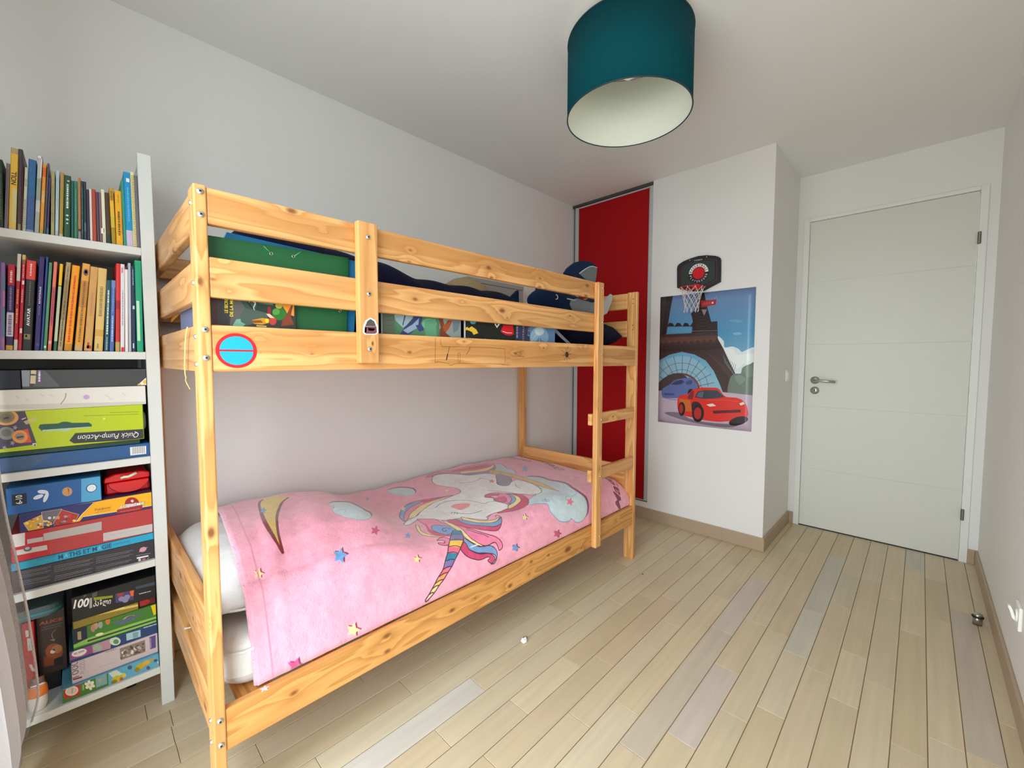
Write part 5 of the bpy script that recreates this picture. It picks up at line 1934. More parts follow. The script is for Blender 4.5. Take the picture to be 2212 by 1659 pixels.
SEC = [
 (-.3400, .0085, .238, .047, [('#8E6AAC', 1)], 'lilac book with teal and pink blocks at the window end of the second shelf', [], [('rect', '#4B8A94', .68, .85, .55, 1), ('rect', '#B57E9C', .5, .68, .55, 1), ('rect', '#4B8A94', .15, .48, .55, 1), ('rect', '#A9759A', 0, .15, .45, 1)]),
 (-.3302, .0135, .235, .059, [('#C9A443', .055), ('#3C2C5E', .16), ('#D5D0DC', .44), ('#3C2C5E', .76), ('#BE2038', 1)], 'red and navy striped book with a white label', [(None, '#8A7FA8', .47, .74, .3, 0), (None, '#EFD8D8', .79, .93, .34, 0), (None, '#7A6C9C', .18, .42, .55, 0)], []),
 (-.3162, .0074, .267, .067, [('#D9CFC4', .11), ('#B61E30', .72), ('#D8CFC6', 1)], 'crimson book with a greyish-beige upper part', [(None, '#E6A05A', .28, .43, .45, 0), (None, '#E6A05A', .48, .63, .4, 0)], []),
 (-.3083, .0070, .266, .071, [('#C02138', .91), ('#8E6A4A', .95), ('#D9B878', 1)], 'slim red book with a torn tan top', [(None, '#E8A7AC', .5, .64, .35, 0), (None, '#E8A7AC', .76, .9, .35, 0)], [('rect', '#EBD9DC', .18, .23, .3, .9), ('rect', '#EBD9DC', .69, .73, .3, .9)]),
 (-.3009, .0189, .252, .075, [('#2B2A2D', .79), ('#E0453F', 1)], 'black book lettered AVATAR with a red top', [('AVATAR', '#F4F4F2', .27, .47, .34, .02), (None, '#F0DCD6', .83, .97, .18, 0), (None, '#6C6F6C', .5, .77, .12, 0)], [('rect', '#8C7F55', .12, .18, .15, .8), ('rect', '#E7D27A', .145, .17, .3, .45), ('rect', '#6A6A70', .33, .42, .12, .2)]),
 (-.2785, .0113, .266, .077, [('#34286E', 1)], 'indigo book lettered RATATOUILLE on the second shelf', [('RATATOUILLE', '#E9E6F2', .5, .68, .3, .02), (None, '#6D649C', .38, .48, .25, 0)], [('rect', '#4E4484', .05, .08, .3, .8)]),
 (-.2668, .0050, .268, .082, [('#2C4F8C', 1)], 'thin royal blue book beside the indigo one', [], []),
 (-.2612, .0070, .253, .084, [('#4F9068', 1)], 'leaf green book before the coral pink one', [(None, '#7DB08C', .2, .9, .2, 0)], [('rect', '#DCEBC8', .03, .055, .15, .8)]),
 (-.2528, .0074, .257, .087, [('#E26E5C', .32), ('#CC5F66', .72), ('#E77C70', 1)], 'coral pink book on the second shelf', [(None, '#8A3A56', .28, .7, .32, 0)], [('rect', '#DDB1B4', .075, .11, .1, .9)]),
 (-.2418, .0070, .253, .091, [('#2F6A4A', .11), ('#BFCDAE', .74), ('#3C3A22', .75), ('#F2C318', 1)], 'pale green book with a yellow top and dark green foot', [], []),
 (-.2335, .0107, .260, .106, [('#B0A07C', .35), ('#9A865E', .8), ('#B39C6A', 1)], 'ragged beige book with a peeling spine', [(None, '#7C6C4C', .05, .95, .3, 0), (None, '#CBBE9C', .1, .6, .16, 0)], []),
 (-.2208, .0169, .253, .107, [('#C98A16', .08), ('#F6A10A', 1)], 'bright orange thick book with red lettering', [(None, '#D9461C', .1, .88, .34, 0)], []),
 (-.1994, .0174, .262, .104, [('#C9A878', .06), ('#E5A032', .5), ('#C78A36', .8), ('#E2A448', 1)], 'ochre book with scuffed title and round logo at its top', [(None, '#8F6132', .1, .8, .36, 0)], [('disc', '#6E4A5E', .86, .94, .2, .85), ('disc', '#D9C6C0', .885, .925, .35, .7)]),
 (-.1796, .0178, .255, .112, [('#D3A15C', 1)], 'light tan book with a red tick near its foot', [(None, '#C08A66', .42, .7, .3, 0)], [('rect', '#B5392A', .03, .1, .35, .62), ('rect', '#B5392A', .03, .065, .3, .9)]),
 (-.1580, .0201, .253, .113, [('#DDBA6C', .18), ('#CFA44C', .26), ('#E0C074', .8), ('#DDBB70', 1)], 'wide pale yellow book with a grey title', [(None, '#A6895C', .42, .78, .4, 0)], [('rect', '#9C8A4C', .03, .09, .3, .5)]),
 (-.1363, .0117, .219, .100, [('#1D5360', 1)], 'short dark petrol book with white capital lettering', [(None, '#E8F0EE', .24, .86, .34, 0), (None, '#B9CCD0', .02, .2, .22, 0)], []),
 (-.1240, .0106, .220, .090, [('#4A6CB0', .9), ('#6E8CC6', 1)], 'short cornflower blue book beside the petrol one', [(None, '#C9D6EE', .14, .5, .34, 0), (None, '#8CA6D8', .55, .9, .3, 0)], []),
 (-.1109, .0109, .273, .089, [('#BFA052', .11), ('#CE2A2C', .48), ('#A81E26', .58), ('#DA3232', 1)], 'scarlet red book with a gold foot', [], []),
 (-.0992, .0100, .273, .085, [('#E4DEE2', 1)], 'white book with a red mark at its foot', [(None, '#A58FA0', .3, .7, .25, 0)], [('rect', '#D91F2E', .0, .05, .2, .9), ('rect', '#D98A9C', .9, .96, .2, .6)]),
 (-.0882, .0079, .266, .079, [('#EDEAE9', .97), ('#3A1F2A', 1)], 'white booklet with a dark torn top', [], []),
 (-.0796, .0069, .279, .078, [('#B4BAC8', 1)], 'silver grey booklet between the white and the navy ones', [], []),
 (-.0717, .0098, .270, .067, [('#1F3352', 1)], 'navy book with small white marks', [(None, '#B9C2CE', .78, .97, .2, 0)], [('rect', '#D9DEE4', .04, .1, .2, .5), ('rect', '#C9D2D9', .5, .54, .3, .8)]),
 (-.0602, .0167, .290, .030, [('#23A178', 1)], 'thick emerald green book with a mint label against the upright', [], [('rect', '#BFE8C4', .12, .56, .1, .55)]),
]
SEC = settle(SEC)
for i, (x, w, h, ln_, bands, lab, tx, mk) in enumerate(SEC):
    make_book('book', x, w, h, ln_, Z2, bands, lab, G2, .17, .6285, tx, mk)


# ---- boxes: canvas coordinates given through the photograph's pixels on the plane of each front
def front(x0, x1, z0, z1, y, bg, w=900):
    h = max(24, int(w * (z1 - z0) / (x1 - x0)))
    c = Canvas(w, h, bg)
    c.map = cover_map(x0, x1, z0, z1, w, h, y)
    return c


def zq(ox, oy, s):
    return lambda *P: [(ox + x / s, oy + y / s) for x, y in P]


def ctext(cv, s, a, b_, h, col, bold=0.0, shear=0.0, flip=False, level=None):
    m_ = cv.map
    pa, pb2 = m_(*a), m_(*b_)
    if level is not None:          # printed parallel to the long edge
        pa, pb2 = (pa[0], cv.h * level), (pb2[0], cv.h * level)
    cv.map = None
    cv.text(s, pa, pb2, h, col, bold, shear, flip)
    cv.map = m_


def clines(cv, a, b_, h, col, seed, alpha=1.0):
    m_ = cv.map
    pa, pb2 = m_(*a), m_(*b_)
    cv.map = None
    cv.lines(pa, pb2, h, col, seed, alpha)
    cv.map = m_


def game(name, x0, x1, y0, dep, z0, z1, cv, side, label, cat='box', lid=None, group=None):
    r = empty(name, ((x0 + x1) / 2, y0 + dep / 2, z0), label=label, cat=cat, group=group)
    if lid:
        zc = z0 + (z1 - z0) * lid
        box('base', x0 + .0015, x1 - .0015, y0 + .0015, y0 + dep - .0015, z0, zc + .002, paper(side), r)
        box_print('lid', x0, x1, y0, y0 + dep, z0 + .0004, z1, cv.image(name + '_front'), side, r)
    else:
        box_print('sleeve', x0, x1, y0, y0 + dep, z0, z1, cv.image(name + '_front'), side, r)
    return r


GS = 'boxes on the third shelf'
G4 = 'boxes on the fourth shelf'
G5 = 'boxes on the bottom shelf'
XL = -.414
# -- third shelf
z = SH[2][1] + .0003
Q3 = zq(0, 770, 6.146)
y0 = .634
cv = front(XL, -.040, z, .8965, y0, '#24578F')
cv.poly(Q3((0, 1300), (700, 1300), (300, 1560), (0, 1560)), '#4C5F80', .7)
cv.poly(Q3((1725, 1205), (1940, 1186), (1942, 1292), (1730, 1316)), '#E5E6E4')
for i in range(16):
    x = 1760 + i * 10.3
    cv.poly(Q3((x, 1205 - i), (x + (4 if i % 3 else 7), 1205 - i), (x + (4 if i % 3 else 7), 1296 - i), (x, 1296 - i)), '#8F8D8C')
game('board_game_box', XL, -.040, y0, .24, z, .8965, cv, '#24578F', 'plain blue box with a barcode at the bottom of the third shelf stack', group=GS)
cv = front(XL, -.062, .8968, .9115, y0, '#143D2C')
game('board_game_box', XL, -.062, y0 + .004, .24, .8968, .9115, cv, '#123626', 'flat dark green box between the blue box and the lime one', group=GS)
y0 = .630
cv = front(XL, -.0525, .9118, 1.0245, y0, '#B9CC08')
cv.poly(Q3((-400, 690), (322, 705), (490, 1165), (-400, 1290)), '#4B4459')
cv.ellipse(Q3((80, 810))[0], 27, 17, '#E0A860')
cv.ellipse(Q3((75, 805))[0], 20, 13, '#8C7F66')
cv.ellipse(Q3((75, 812))[0], 13, 8, '#77705F')
clines(cv, Q3((110, 800))[0], Q3((40, 815))[0], 12, '#4A463E', 2)
cv.ellipse(Q3((85, 1020))[0], 18, 14, '#8A8A86')
cv.ellipse(Q3((85, 1015))[0], 11, 8, '#6E6F6A')
cv.poly(Q3((200, 1000), (370, 960), (420, 1140), (260, 1150)), '#D8572C')
cv.ellipse(Q3((265, 1065))[0], 17, 14, '#EE9A50')
cv.ellipse(Q3((265, 1062))[0], 10.5, 8, '#9A8C74')
clines(cv, Q3((310, 1050))[0], Q3((220, 1068))[0], 12, '#4A463E', 2)
for c_ in ((200, 945), (165, 1150), (60, 1215)):
    cv.star(Q3(c_)[0], 6, '#9C9AA4', .3)
cv.poly(Q3((285, 830), (345, 808), (345, 820), (290, 842)), '#D8D2D6')
cv.poly(Q3((310, 865), (470, 800), (485, 850), (350, 905)), '#CFC58A', .8)
cv.poly(Q3((430, 1155), (480, 1148), (490, 1185), (440, 1190)), '#E9E9E2')
cv.ellipse(Q3((462, 1175))[0], 2.4, 2, '#55553C')
# hand slot
cv.poly(Q3((510, 945), (530, 905), (580, 898), (770, 890), (830, 868), (890, 866), (960, 882), (1180, 878), (1220, 905), (1215, 932), (950, 958), (900, 985), (830, 990), (780, 975), (560, 993)), '#1F5443')
cv.poly(Q3((560, 975), (1205, 930), (1180, 945), (950, 962), (900, 990), (830, 993), (780, 980), (560, 996)), '#B5C8BC')
cv.poly(Q3((1000, 1018), (1915, 963), (1925, 1095), (985, 1155), (920, 1118)), '#333335')
ctext(cv, 'Quick Pump-Action', Q3((1840, 1008))[0], Q3((1032, 1050))[0], 40, '#F4F4F2', .0, .25)
clines(cv, Q3((1840, 730))[0], Q3((1460, 742))[0], 5, '#8A9604', 3)
clines(cv, Q3((1840, 762))[0], Q3((1115, 785))[0], 5, '#8A9604', 4)
cv.poly(Q3((1365, 820), (1395, 810), (1398, 835), (1370, 845)), '#DDE26A')
lime = game('toy_box', XL, -.0525, y0, .23, .9118, 1.0245, cv, '#AFC20A', 'lime green toy box turned upside down with a hand slot', group=GS)
lathe('rounded_end', [(0, 0), (.030, 0), (.030, .004), (.026, .008), (0, .009)], (-.0525, y0 + .055, .967), flat('#A7A9A6', rough=.4), lime, n=24, axis='x')
y0 = .628
cv = front(XL, -.044, 1.0248, 1.0845, y0, '#E3E1DA')
cv.poly(Q3((-400, 655), (1950, 598), (1950, 700), (-400, 700)), '#CFCDC0')
cv.stroke(Q3((875, 488), (868, 540), (840, 590), (805, 632)), 3.2, '#5E5A5A', smooth=True)
cv.ellipse(Q3((1148, 540))[0], 7, 5, '#C9A6CE')
for c_ in ((240, 540), (365, 575), (560, 510), (690, 520), (1425, 522), (1470, 560), (1650, 505)):
    cv.stroke([(Q3(c_)[0][0] + 4 * math.cos(t), Q3(c_)[0][1] + 2.6 * math.sin(t * 1.3)) for t in np.linspace(0, 5, 9)], 1.4, '#B5B2AC')
game('white_box', XL, -.044, y0, .25, 1.0248, 1.0845, cv, '#DEDCD4', 'off-white lidded cardboard box scribbled with pencil marks', lid=.25, group=GS)
cv = front(-.306, -.0395, 1.0849, 1.1395, .634, '#3F4242')
cv.poly(Q3((280, 100), (400, 110), (390, 400), (280, 400)), '#8F9AA8')
cv.poly(Q3((560, 150), (800, 400), (450, 400), (450, 150)), '#585C5E')
cv.poly(Q3((505, 160), (550, 165), (548, 350), (500, 350)), '#6A4A7C')
clines(cv, Q3((470, 362))[0], Q3((483, 165))[0], 34, '#D9CBA0', 5)
clines(cv, Q3((535, 335))[0], Q3((538, 190))[0], 13, '#E6E2EC', 3)
cv.poly(Q3((1780, 420), (1960, 262), (1960, 430)), '#EFE9D2')
for c_ in ((1850, 385), (1925, 340), (1915, 398)):
    cv.ellipse(Q3(c_)[0], 4.4, 4.2, '#E2BC5A')
game('flat_game_box', -.306, -.0395, .634, .22, 1.0849, 1.1395, cv, '#2C2E32', 'dark grey flat box with a colourful label topmost of its stack', group=GS)
cv = front(XL, -.3066, 1.0849, 1.139, .645, '#171B2B')
game('flat_game_box', XL, -.3066, .645, .2, 1.0849, 1.139, cv, '#14182A', 'black-navy flat box at the window side of the topmost grey one', group=GS)

# -- fourth shelf
Q4 = zq(0, 1000, 5.926)
z = SH[3][1] + .0003
y0 = .634
cv = front(-.348, -.0402, z, .5725, y0, '#34323A')
for (xa, ya, xb, yb, n) in ((690, 1330, 1190, 1230, 4), (700, 1460, 1180, 1350, 3), (1230, 1215, 1700, 1120, 4), (1230, 1340, 1690, 1240, 3), (240, 1410, 650, 1330, 4), (240, 1530, 640, 1450, 3)):
    for i in range(n):
        a = Q4((xa, ya + 24 * i))[0]
        b_ = Q4((xb - 40 * (i % 2), yb + 24 * i))[0]
        clines(cv, a, b_, 5, '#77757C', xa + i)
cv.ellipse(Q4((1830, 1108))[0], 8, 5, '#D89AA8', -.4)
cv.stroke(Q4((1780, 1140), (1830, 1110), (1885, 1078)), 5, '#CDA9C8')
clines(cv, Q4((1745, 1192))[0], Q4((1925, 1160))[0], 6, '#8C8A90', 44)
cv.poly(Q4((1750, 1210), (1900, 1180), (1900, 1198), (1752, 1230)), '#ECEAF0')
cv.poly(Q4((1820, 1228), (1862, 1220), (1864, 1242), (1822, 1250)), '#C98090')
cv.ellipse(Q4((1788, 1246))[0], 3, 4, '#CFCBE0')
cv.stroke(Q4((1885, 1232), (1905, 1212)), 3, '#DDDAE4')
game('board_game_box', -.348, -.0402, y0, .24, z, .5725, cv, '#2C2A31', 'black game box with fine grey print at the bottom of the fourth shelf', group=G4)
cv = front(-.346, -.0405, .5728, .5955, .632, '#22A3CC')
cv.poly(Q4((0, 1250), (700, 1150), (700, 1300), (0, 1400)), '#2A8FA8', .6)
ctext(cv, 'M', Q4((745, 1205))[0], Q4((805, 1192))[0], 38, '#1D4666', .02, level=.76)
ctext(cv, 'A', Q4((822, 1188))[0], Q4((872, 1176))[0], 38, '#7CC3CE', .02, level=.76)
ctext(cv, 'THS ET M', Q4((880, 1176))[0], Q4((1240, 1100))[0], 38, '#1D4666', .02, level=.76)
ctext(cv, 'A', Q4((1252, 1098))[0], Q4((1297, 1088))[0], 38, '#7CC3CE', .02, level=.76)
ctext(cv, 'GIE', Q4((1305, 1086))[0], Q4((1430, 1060))[0], 38, '#1D4666', .02, level=.76)
clines(cv, Q4((470, 1250))[0], Q4((720, 1195))[0], 8, '#257E98', 9)
clines(cv, Q4((1450, 1052))[0], Q4((1660, 1005))[0], 8, '#257E98', 10)
game('maths_box', -.346, -.0405, .632, .23, .5728, .5955, cv, '#1E97C0', 'thin turquoise box lettered MATHS ET MAGIE in the fourth shelf stack', group=G4)
cv = front(-.345, -.0402, .5958, .6785, .634, '#B63A3C')
cv.poly(Q4((0, 850), (1300, 720), (1310, 620), (2000, 560), (2000, 1000), (1310, 1000), (630, 1100), (600, 1250), (0, 1350)), '#C2242E', .0)
cv.poly(Q4((100, 850), (620, 850), (640, 1190), (100, 1300)), '#BF1F2C')
cv.poly(Q4((130, 890), (320, 870), (320, 1055), (150, 1090)), '#D9D2D2')
cv.poly(Q4((555, 905), (1300, 750), (1302, 860), (560, 1000)), '#B6B2AF')
cv.poly(Q4((345, 980), (552, 945), (554, 1000), (350, 1038)), '#BFB9B6')
cv.poly(Q4((1320, 900), (1950, 780), (1952, 880), (1322, 1005)), '#C4BFBC')
cv.poly(Q4((205, 1120), (600, 1050), (608, 1110), (215, 1185)), '#C9C4BE')
cv.ellipse(Q4((355, 1102))[0], 9, 5, '#5A5468', -.2)
cv.ellipse(Q4((350, 1094))[0], 5.5, 3, '#B9B4BC', -.2)
clines(cv, Q4((630, 1030))[0], Q4((1200, 930))[0], 3, '#9C2A2E', 3)
clines(cv, Q4((1400, 930))[0], Q4((1900, 830))[0], 3, '#A8A19E', 4)
game('electronics_kit_box', -.345, -.0402, .634, .24, .5958, .6785, cv, '#A8343A', 'red game box with grey label panels in the fourth shelf stack', group=G4)
cv = front(-.326, -.0400, .6788, .7335, .632, '#2A2C6C')
cv.poly(Q4((1215, 500), (1990, 340), (1990, 540), (1500, 620), (1065, 690), (940, 850), (930, 800), (1050, 650)), '#FBB40C')
cv.poly(Q4((0, 660), (1215, 480), (1215, 500), (0, 690)), '#F0BC48')
cv.stroke(Q4((1200, 505), (1050, 660), (945, 800)), 3, '#FFF1D2')
cv.stroke(Q4((1065, 690), (1500, 622), (1980, 540)), 4, '#FBEBD8')
for (pts, c_) in (([(300, 770), (530, 665), (560, 860), (380, 890)], '#D7A83A'), ([(530, 630), (790, 590), (800, 760), (560, 800)], '#6C6A7C'), ([(790, 600), (1010, 660), (940, 800), (700, 830), (690, 760)], '#B5302C')):
    cv.poly(Q4(*pts), c_)
    cv.stroke(Q4(*pts), 3, '#D9CBA2', closed=True)
rr = random.Random(8)
for i in range(42):
    x, y_ = rr.uniform(340, 960), 0
    y_ = 860 - (x - 340) * .12 - rr.uniform(20, 130)
    cv.ellipse(Q4((x, y_))[0], rr.uniform(1.4, 4.5), rr.uniform(1.2, 3.6), rr.choice(['#F2C53A', '#E8E2DA', '#D83A2E', '#F0902A', '#8C7F5E', '#9BA1B8', '#FFDE5C', '#5E4A3A']))
cv.ellipse(Q4((1690, 520))[0], 15.5, 13.5, '#A81E22')
cv.poly([(Q4((1690, 520))[0][0] + 15 * math.cos(t), Q4((1690, 520))[0][1] + 13 * math.sin(t)) for t in np.linspace(-.15, math.pi - .15, 20)], '#E8E4E0')
cv.ellipse(Q4((1693, 488))[0], 3.2, 3, '#D6D2CE')
cv.poly(Q4((1500, 600), (1825, 535), (1815, 600), (1490, 650)), '#A3262B')
ctext(cv, 'ACADÉMIE', Q4((1520, 590))[0], Q4((1855, 528))[0], 37, '#5A4A4E', .07)
ctext(cv, 'ACADÉMIE', Q4((1525, 587))[0], Q4((1850, 528))[0], 33, '#F3F1EC', .03)
clines(cv, Q4((1540, 632))[0], Q4((1790, 590))[0], 9, '#C95A58', 13)
ctext(cv, 'Pokémon', Q4((1215, 618))[0], Q4((1420, 580))[0], 26, '#B9722A', .03)
clines(cv, Q4((1220, 640))[0], Q4((1425, 602))[0], 5, '#B9722A', 15)
game('card_game_box', -.326, -.0400, .632, .24, .6788, .7335, cv, '#4A3A62', 'yellow and navy card game box lettered ACADÉMIE in the fourth shelf stack', group=G4)
cv = front(-.3465, -.158, .7338, .8095, .632, '#1C5A9E')
cv.poly(Q4((1040, 100), (1320, 100), (1320, 500), (1040, 500)), '#4FA5D2')
cv.poly(Q4((40, 300), (85, 300), (95, 660), (40, 660)), '#3E86B5')
cv.poly(Q4((148, 410), (338, 385), (345, 520), (155, 550)), '#1A1B2C')
ctext(cv, '6-10', Q4((285, 520))[0], Q4((280, 408))[0], 58, '#F3F3F0', .02)
for (c_, r_) in (((548, 370), .05), ((490, 435), -.35), ((588, 440), -1.15)):
    cv.ellipse(Q4(c_)[0], 11.5, 4.2, '#DCE4F2', r_)
    cv.stroke([(Q4(c_)[0][0] - 8 * math.cos(r_), Q4(c_)[0][1] - 8 * math.sin(r_)), (Q4(c_)[0][0] + 8 * math.cos(r_), Q4(c_)[0][1] + 8 * math.sin(r_))], 2, '#A9B6CC')
cv.ellipse(Q4((860, 368))[0], 11, 9.5, '#C9935A', -.2)
cv.poly(Q4((860, 310), (885, 340), (880, 420), (870, 340)), '#7C4E28')
cv.ellipse(Q4((1170, 322))[0], 12, 8.8, '#2C4A78', -.3)
cv.ellipse(Q4((1172, 322))[0], 10, 7.4, '#E9EDF2', -.3)
cv.stroke(Q4((1140, 330), (1170, 300), (1200, 320), (1180, 345)), 2, '#8896B0', smooth=True)
game('science_kit_box', -.3465, -.158, .632, .2, .7338, .8095, cv, '#2E6FA8', 'blue box with white petals and the ages 6-10 topmost at the window side', group=G4)
# red carry case beside it
rc = empty('carry_case', (-.097, .72, .7338), label='glossy red plastic carry case with a cream clip on the fourth shelf', cat='case')
M_RP = flat('#D8060F', rough=.25, noise=.03)
prism('shell', [(-.150, .7348), (-.150, .770), (-.140, .795), (-.044, .795), (-.040, .7348)], 'y', .672, .82, M_RP, rc, bev=.006)
prism('rim', [(-.152, .776), (-.150, .792), (-.125, .802), (-.062, .802), (-.041, .796), (-.041, .778)], 'y', .660, .671, M_RP, rc, bev=.003)
prism('belly', [(-.143 + .050 * (1 - math.cos(t)), .776 - .036 * math.sin(t)) for t in np.linspace(0, math.pi, 16)], 'y', .655, .671, M_RP, rc, bev=.002)
tube('clip', [(-.112, .652, .789), (-.104, .650, .792), (-.094, .650, .791), (-.085, .650, .795), (-.074, .652, .799)], .0045, flat('#E9E0C4', rough=.4), rc, n=8)

# -- bottom shelf
Q5 = zq(0, 1230, 5.0275)
z = SH[4][1] + .0003
cv = front(-.2655, -.0415, z, .1805, .630, '#4F7A32')
cv.poly(Q5((1175, 1100), (1795, 890), (1795, 1060), (1180, 1260)), '#5FA9C6')
cv.poly(Q5((1180, 1130), (1260, 1090), (1330, 1130), (1250, 1200)), '#C9D6C0')
for (c_, rx_, ry_, col) in (((1270, 1190), 11, 7, '#C9B431'), ((1320, 1195), 4, 4.5, '#C7501F'), ((1240, 1220), 7, 4, '#8A7A20'), ((1345, 1150), 5, 5, '#D9C54A'), ((1410, 1065), 5, 4.5, '#4A5C70'),
                        ((1530, 1050), 11, 6, '#C7A82E'), ((1590, 1015), 9, 5, '#D6AE3C'), ((1490, 1090), 6, 5, '#97881F'), ((1690, 990), 4, 3, '#42536E'), ((1650, 980), 5, 3, '#B99A36'), ((1730, 1010), 4, 4, '#D2E2E0'), ((1610, 1070), 4, 4, '#4A5F74')):
    cv.ellipse(Q5(c_)[0], rx_, ry_, col, -.4)
cv.poly(Q5((690, 1275), (865, 1235), (868, 1360), (700, 1405)), '#C8232B')
cv.ellipse(Q5((780, 1320))[0], 14.5, 10, '#EFD8C8', -.3)
cv.ellipse(Q5((780, 1320))[0], 11.5, 7.6, '#D9C9BE', -.3)
cv.stroke(Q5((785, 1290), (782, 1345)), 6, '#8A7F80')
pz = Q5((975, 1255))[0]
for k in range(6):
    a = k * math.pi / 3 + .3
    cv.ellipse((pz[0] + 7.5 * math.cos(a), pz[1] + 7 * math.sin(a)), 4.2, 3.4, '#E6E3C6', a)
cv.ellipse(pz, 6.6, 6.2, '#E6E3C6')
cv.ellipse(pz, 3, 3, '#B9BCA0')
cv.poly(Q5((890, 1255), (912, 1248), (915, 1310), (895, 1318)), '#8FA678')
cv.poly(Q5((1035, 1160), (1155, 1122), (1165, 1240), (1045, 1285)), '#7FA7A4')
cv.ellipse(Q5((1085, 1205))[0], 4, 4, '#B0A58C')
game('jigsaw_box', -.2655, -.0415, .630, .25, z, .1805, cv, '#5C9DB8', 'flat jigsaw box with green front and yellow flowers at the bottom', 'jigsaw box', group=G5)
cv = front(-.2430, -.0412, .1808, .2470, .640, '#CDBDBF')
ctext(cv, '1000', Q5((860, 1160))[0], Q5((845, 985))[0], 66, '#6E5C72', -.0)
ctext(cv, 'PUZZLE', Q5((925, 1120))[0], Q5((915, 965))[0], 44, '#9A8E98', -.0)
cv.poly(Q5((1300, 860), (1575, 765), (1580, 895), (1310, 985)), '#8A7B72')
rr = random.Random(5)
for i in range(36):
    x = rr.uniform(1310, 1570)
    cv.ellipse(Q5((x, 1010 - (x - 1310) * .35 - rr.uniform(30, 120)))[0], rr.uniform(1, 5), rr.uniform(1, 3), rr.choice(['#E4DDD4', '#6C5A52', '#B8A79A', '#4F443F']), rr.uniform(-1, 1))
cv.poly(Q5((1622, 735), (1690, 712), (1693, 848), (1630, 868)), '#5F4C86')
clines(cv, Q5((1645, 850))[0], Q5((1640, 745))[0], 14, '#A99CC6', 3)
clines(cv, Q5((1150, 905))[0], Q5((1260, 868))[0], 16, '#A2959C', 5)
clines(cv, Q5((1075, 1065))[0], Q5((1275, 1000))[0], 4, '#9A8A92', 6)
cv.poly(Q5((790, 1190), (890, 1160), (890, 1178), (795, 1205)), '#7A3A4A')
game('jigsaw_box', -.2430, -.0412, .640, .2, .1808, .2470, cv, '#C2B2B8', 'pale pinkish-grey jigsaw box numbered 1000', 'jigsaw box', group=G5)
cv = front(-.2460, -.0408, .2473, .2835, .640, '#27406F')
cv.poly(Q5((740, 870), (1010, 800), (1030, 900), (740, 1000)), '#8E4E82')
cv.poly(Q5((1000, 815), (1210, 750), (1200, 860), (1010, 910)), '#B98AA0')
cv.ellipse(Q5((1060, 850))[0], 10, 7, '#9CB29A')
cv.ellipse(Q5((1250, 780))[0], 12, 9, '#C9D9B5')
cv.ellipse(Q5((1260, 785))[0], 6, 5, '#5E8C72')
cv.poly(Q5((1370, 700), (1525, 655), (1528, 730), (1375, 775)), '#A9CBD2')
cv.poly(Q5((1440, 690), (1500, 675), (1500, 735), (1445, 750)), '#7F9FB0')
cv.ellipse(Q5((860, 905))[0], 17, 7.5, '#E6DFD6', -.3)
clines(cv, Q5((805, 930))[0], Q5((920, 890))[0], 24, '#A89FA8', 21)
clines(cv, Q5((1560, 640))[0], Q5((1730, 590))[0], 14, '#C9D2DC', 3)
game('jigsaw_box', -.2460, -.0408, .640, .2, .2473, .2835, cv, '#2A5A78', 'violet and navy jigsaw box in the bottom shelf stack', 'jigsaw box', group=G5)
cv = front(-.2370, -.0410, .2838, .3480, .642, '#3F7A2C')
cv.poly(Q5((760, 560), (940, 560), (950, 790), (790, 850)), '#16223E')
cv.poly(Q5((770, 865), (1730, 560), (1730, 500), (1400, 600), (960, 745), (780, 830)), '#8CC055')
cv.poly(Q5((950, 770), (1740, 520), (1740, 535), (950, 790)), '#3A3A40')
cv.poly(Q5((840, 680), (880, 670), (885, 760), (845, 765)), '#A59A68')
cv.ellipse(Q5((1400, 535))[0], 15, 6, '#A9AEB2', -.35)
cv.ellipse(Q5((1410, 525))[0], 10, 4, '#7C4A50', -.35)
cv.poly(Q5((1210, 575), (1290, 560), (1560, 470), (1420, 560), (1300, 605)), '#56647A')
for c_, col in (((1170, 560), '#C97A30'), ((1040, 610), '#B89A80'), ((1090, 600), '#9AA09A'), ((1010, 640), '#B8806C')):
    cv.ellipse(Q5(c_)[0], 5, 8, col)
cv.poly(Q5((1630, 370), (1690, 350), (1720, 470), (1670, 500)), '#F0C50E')
cv.ellipse(Q5((1080, 705))[0], 9, 3, '#E6E1B0', -.3)
game('football_game_box', -.2370, -.0410, .642, .2, .2838, .3480, cv, '#2C5A22', 'bright green game box with a dark blue corner in the bottom shelf stack', group=G5)
cv = front(-.235, -.085, .3483, .3730, .640, '#8E7A2A')
cv.poly(Q5((780, 560), (1500, 400), (1500, 380), (780, 520)), '#D9C26A')
cv.poly(Q5((1000, 495), (1350, 415), (1340, 400), (1000, 475)), '#F2E7B8')
game('gold_box', -.235, -.085, .640, .19, .3483, .3730, cv, '#6E5E1E', 'thin gold and olive box under the black hundred piece puzzle', group=G5)
cv = front(-.084, -.0412, .3483, .3725, .648, '#5A1418')
cv.ellipse(Q5((1560, 360))[0], 14, 6, '#A81C22', -.3)
game('card_box', -.084, -.0412, .648, .15, .3483, .3725, cv, '#3E1014', 'small dark red box beside the thin gold one', group=G5)
cv = front(-.2355, -.0405, .3733, .4480, .640, '#17161B')
ctext(cv, '100', Q5((795, 425))[0], Q5((958, 398))[0], 118, '#F1F0EA', .03)
ctext(cv, 'პაზლი', Q5((1010, 405))[0], Q5((1200, 372))[0], 84, '#F1F0EA', .012)
cv.poly(Q5((972, 312), (1000, 308), (1000, 415), (972, 425)), '#A9A8A4')
cv.poly(Q5((1015, 305), (1225, 282), (1225, 305), (1018, 338)), '#8C9A1E')
cv.poly(Q5((1250, 265), (1455, 225), (1450, 330), (1255, 365)), '#4A3A6C')
cv.poly(Q5((1410, 235), (1455, 225), (1450, 290), (1420, 290)), '#E0622A')
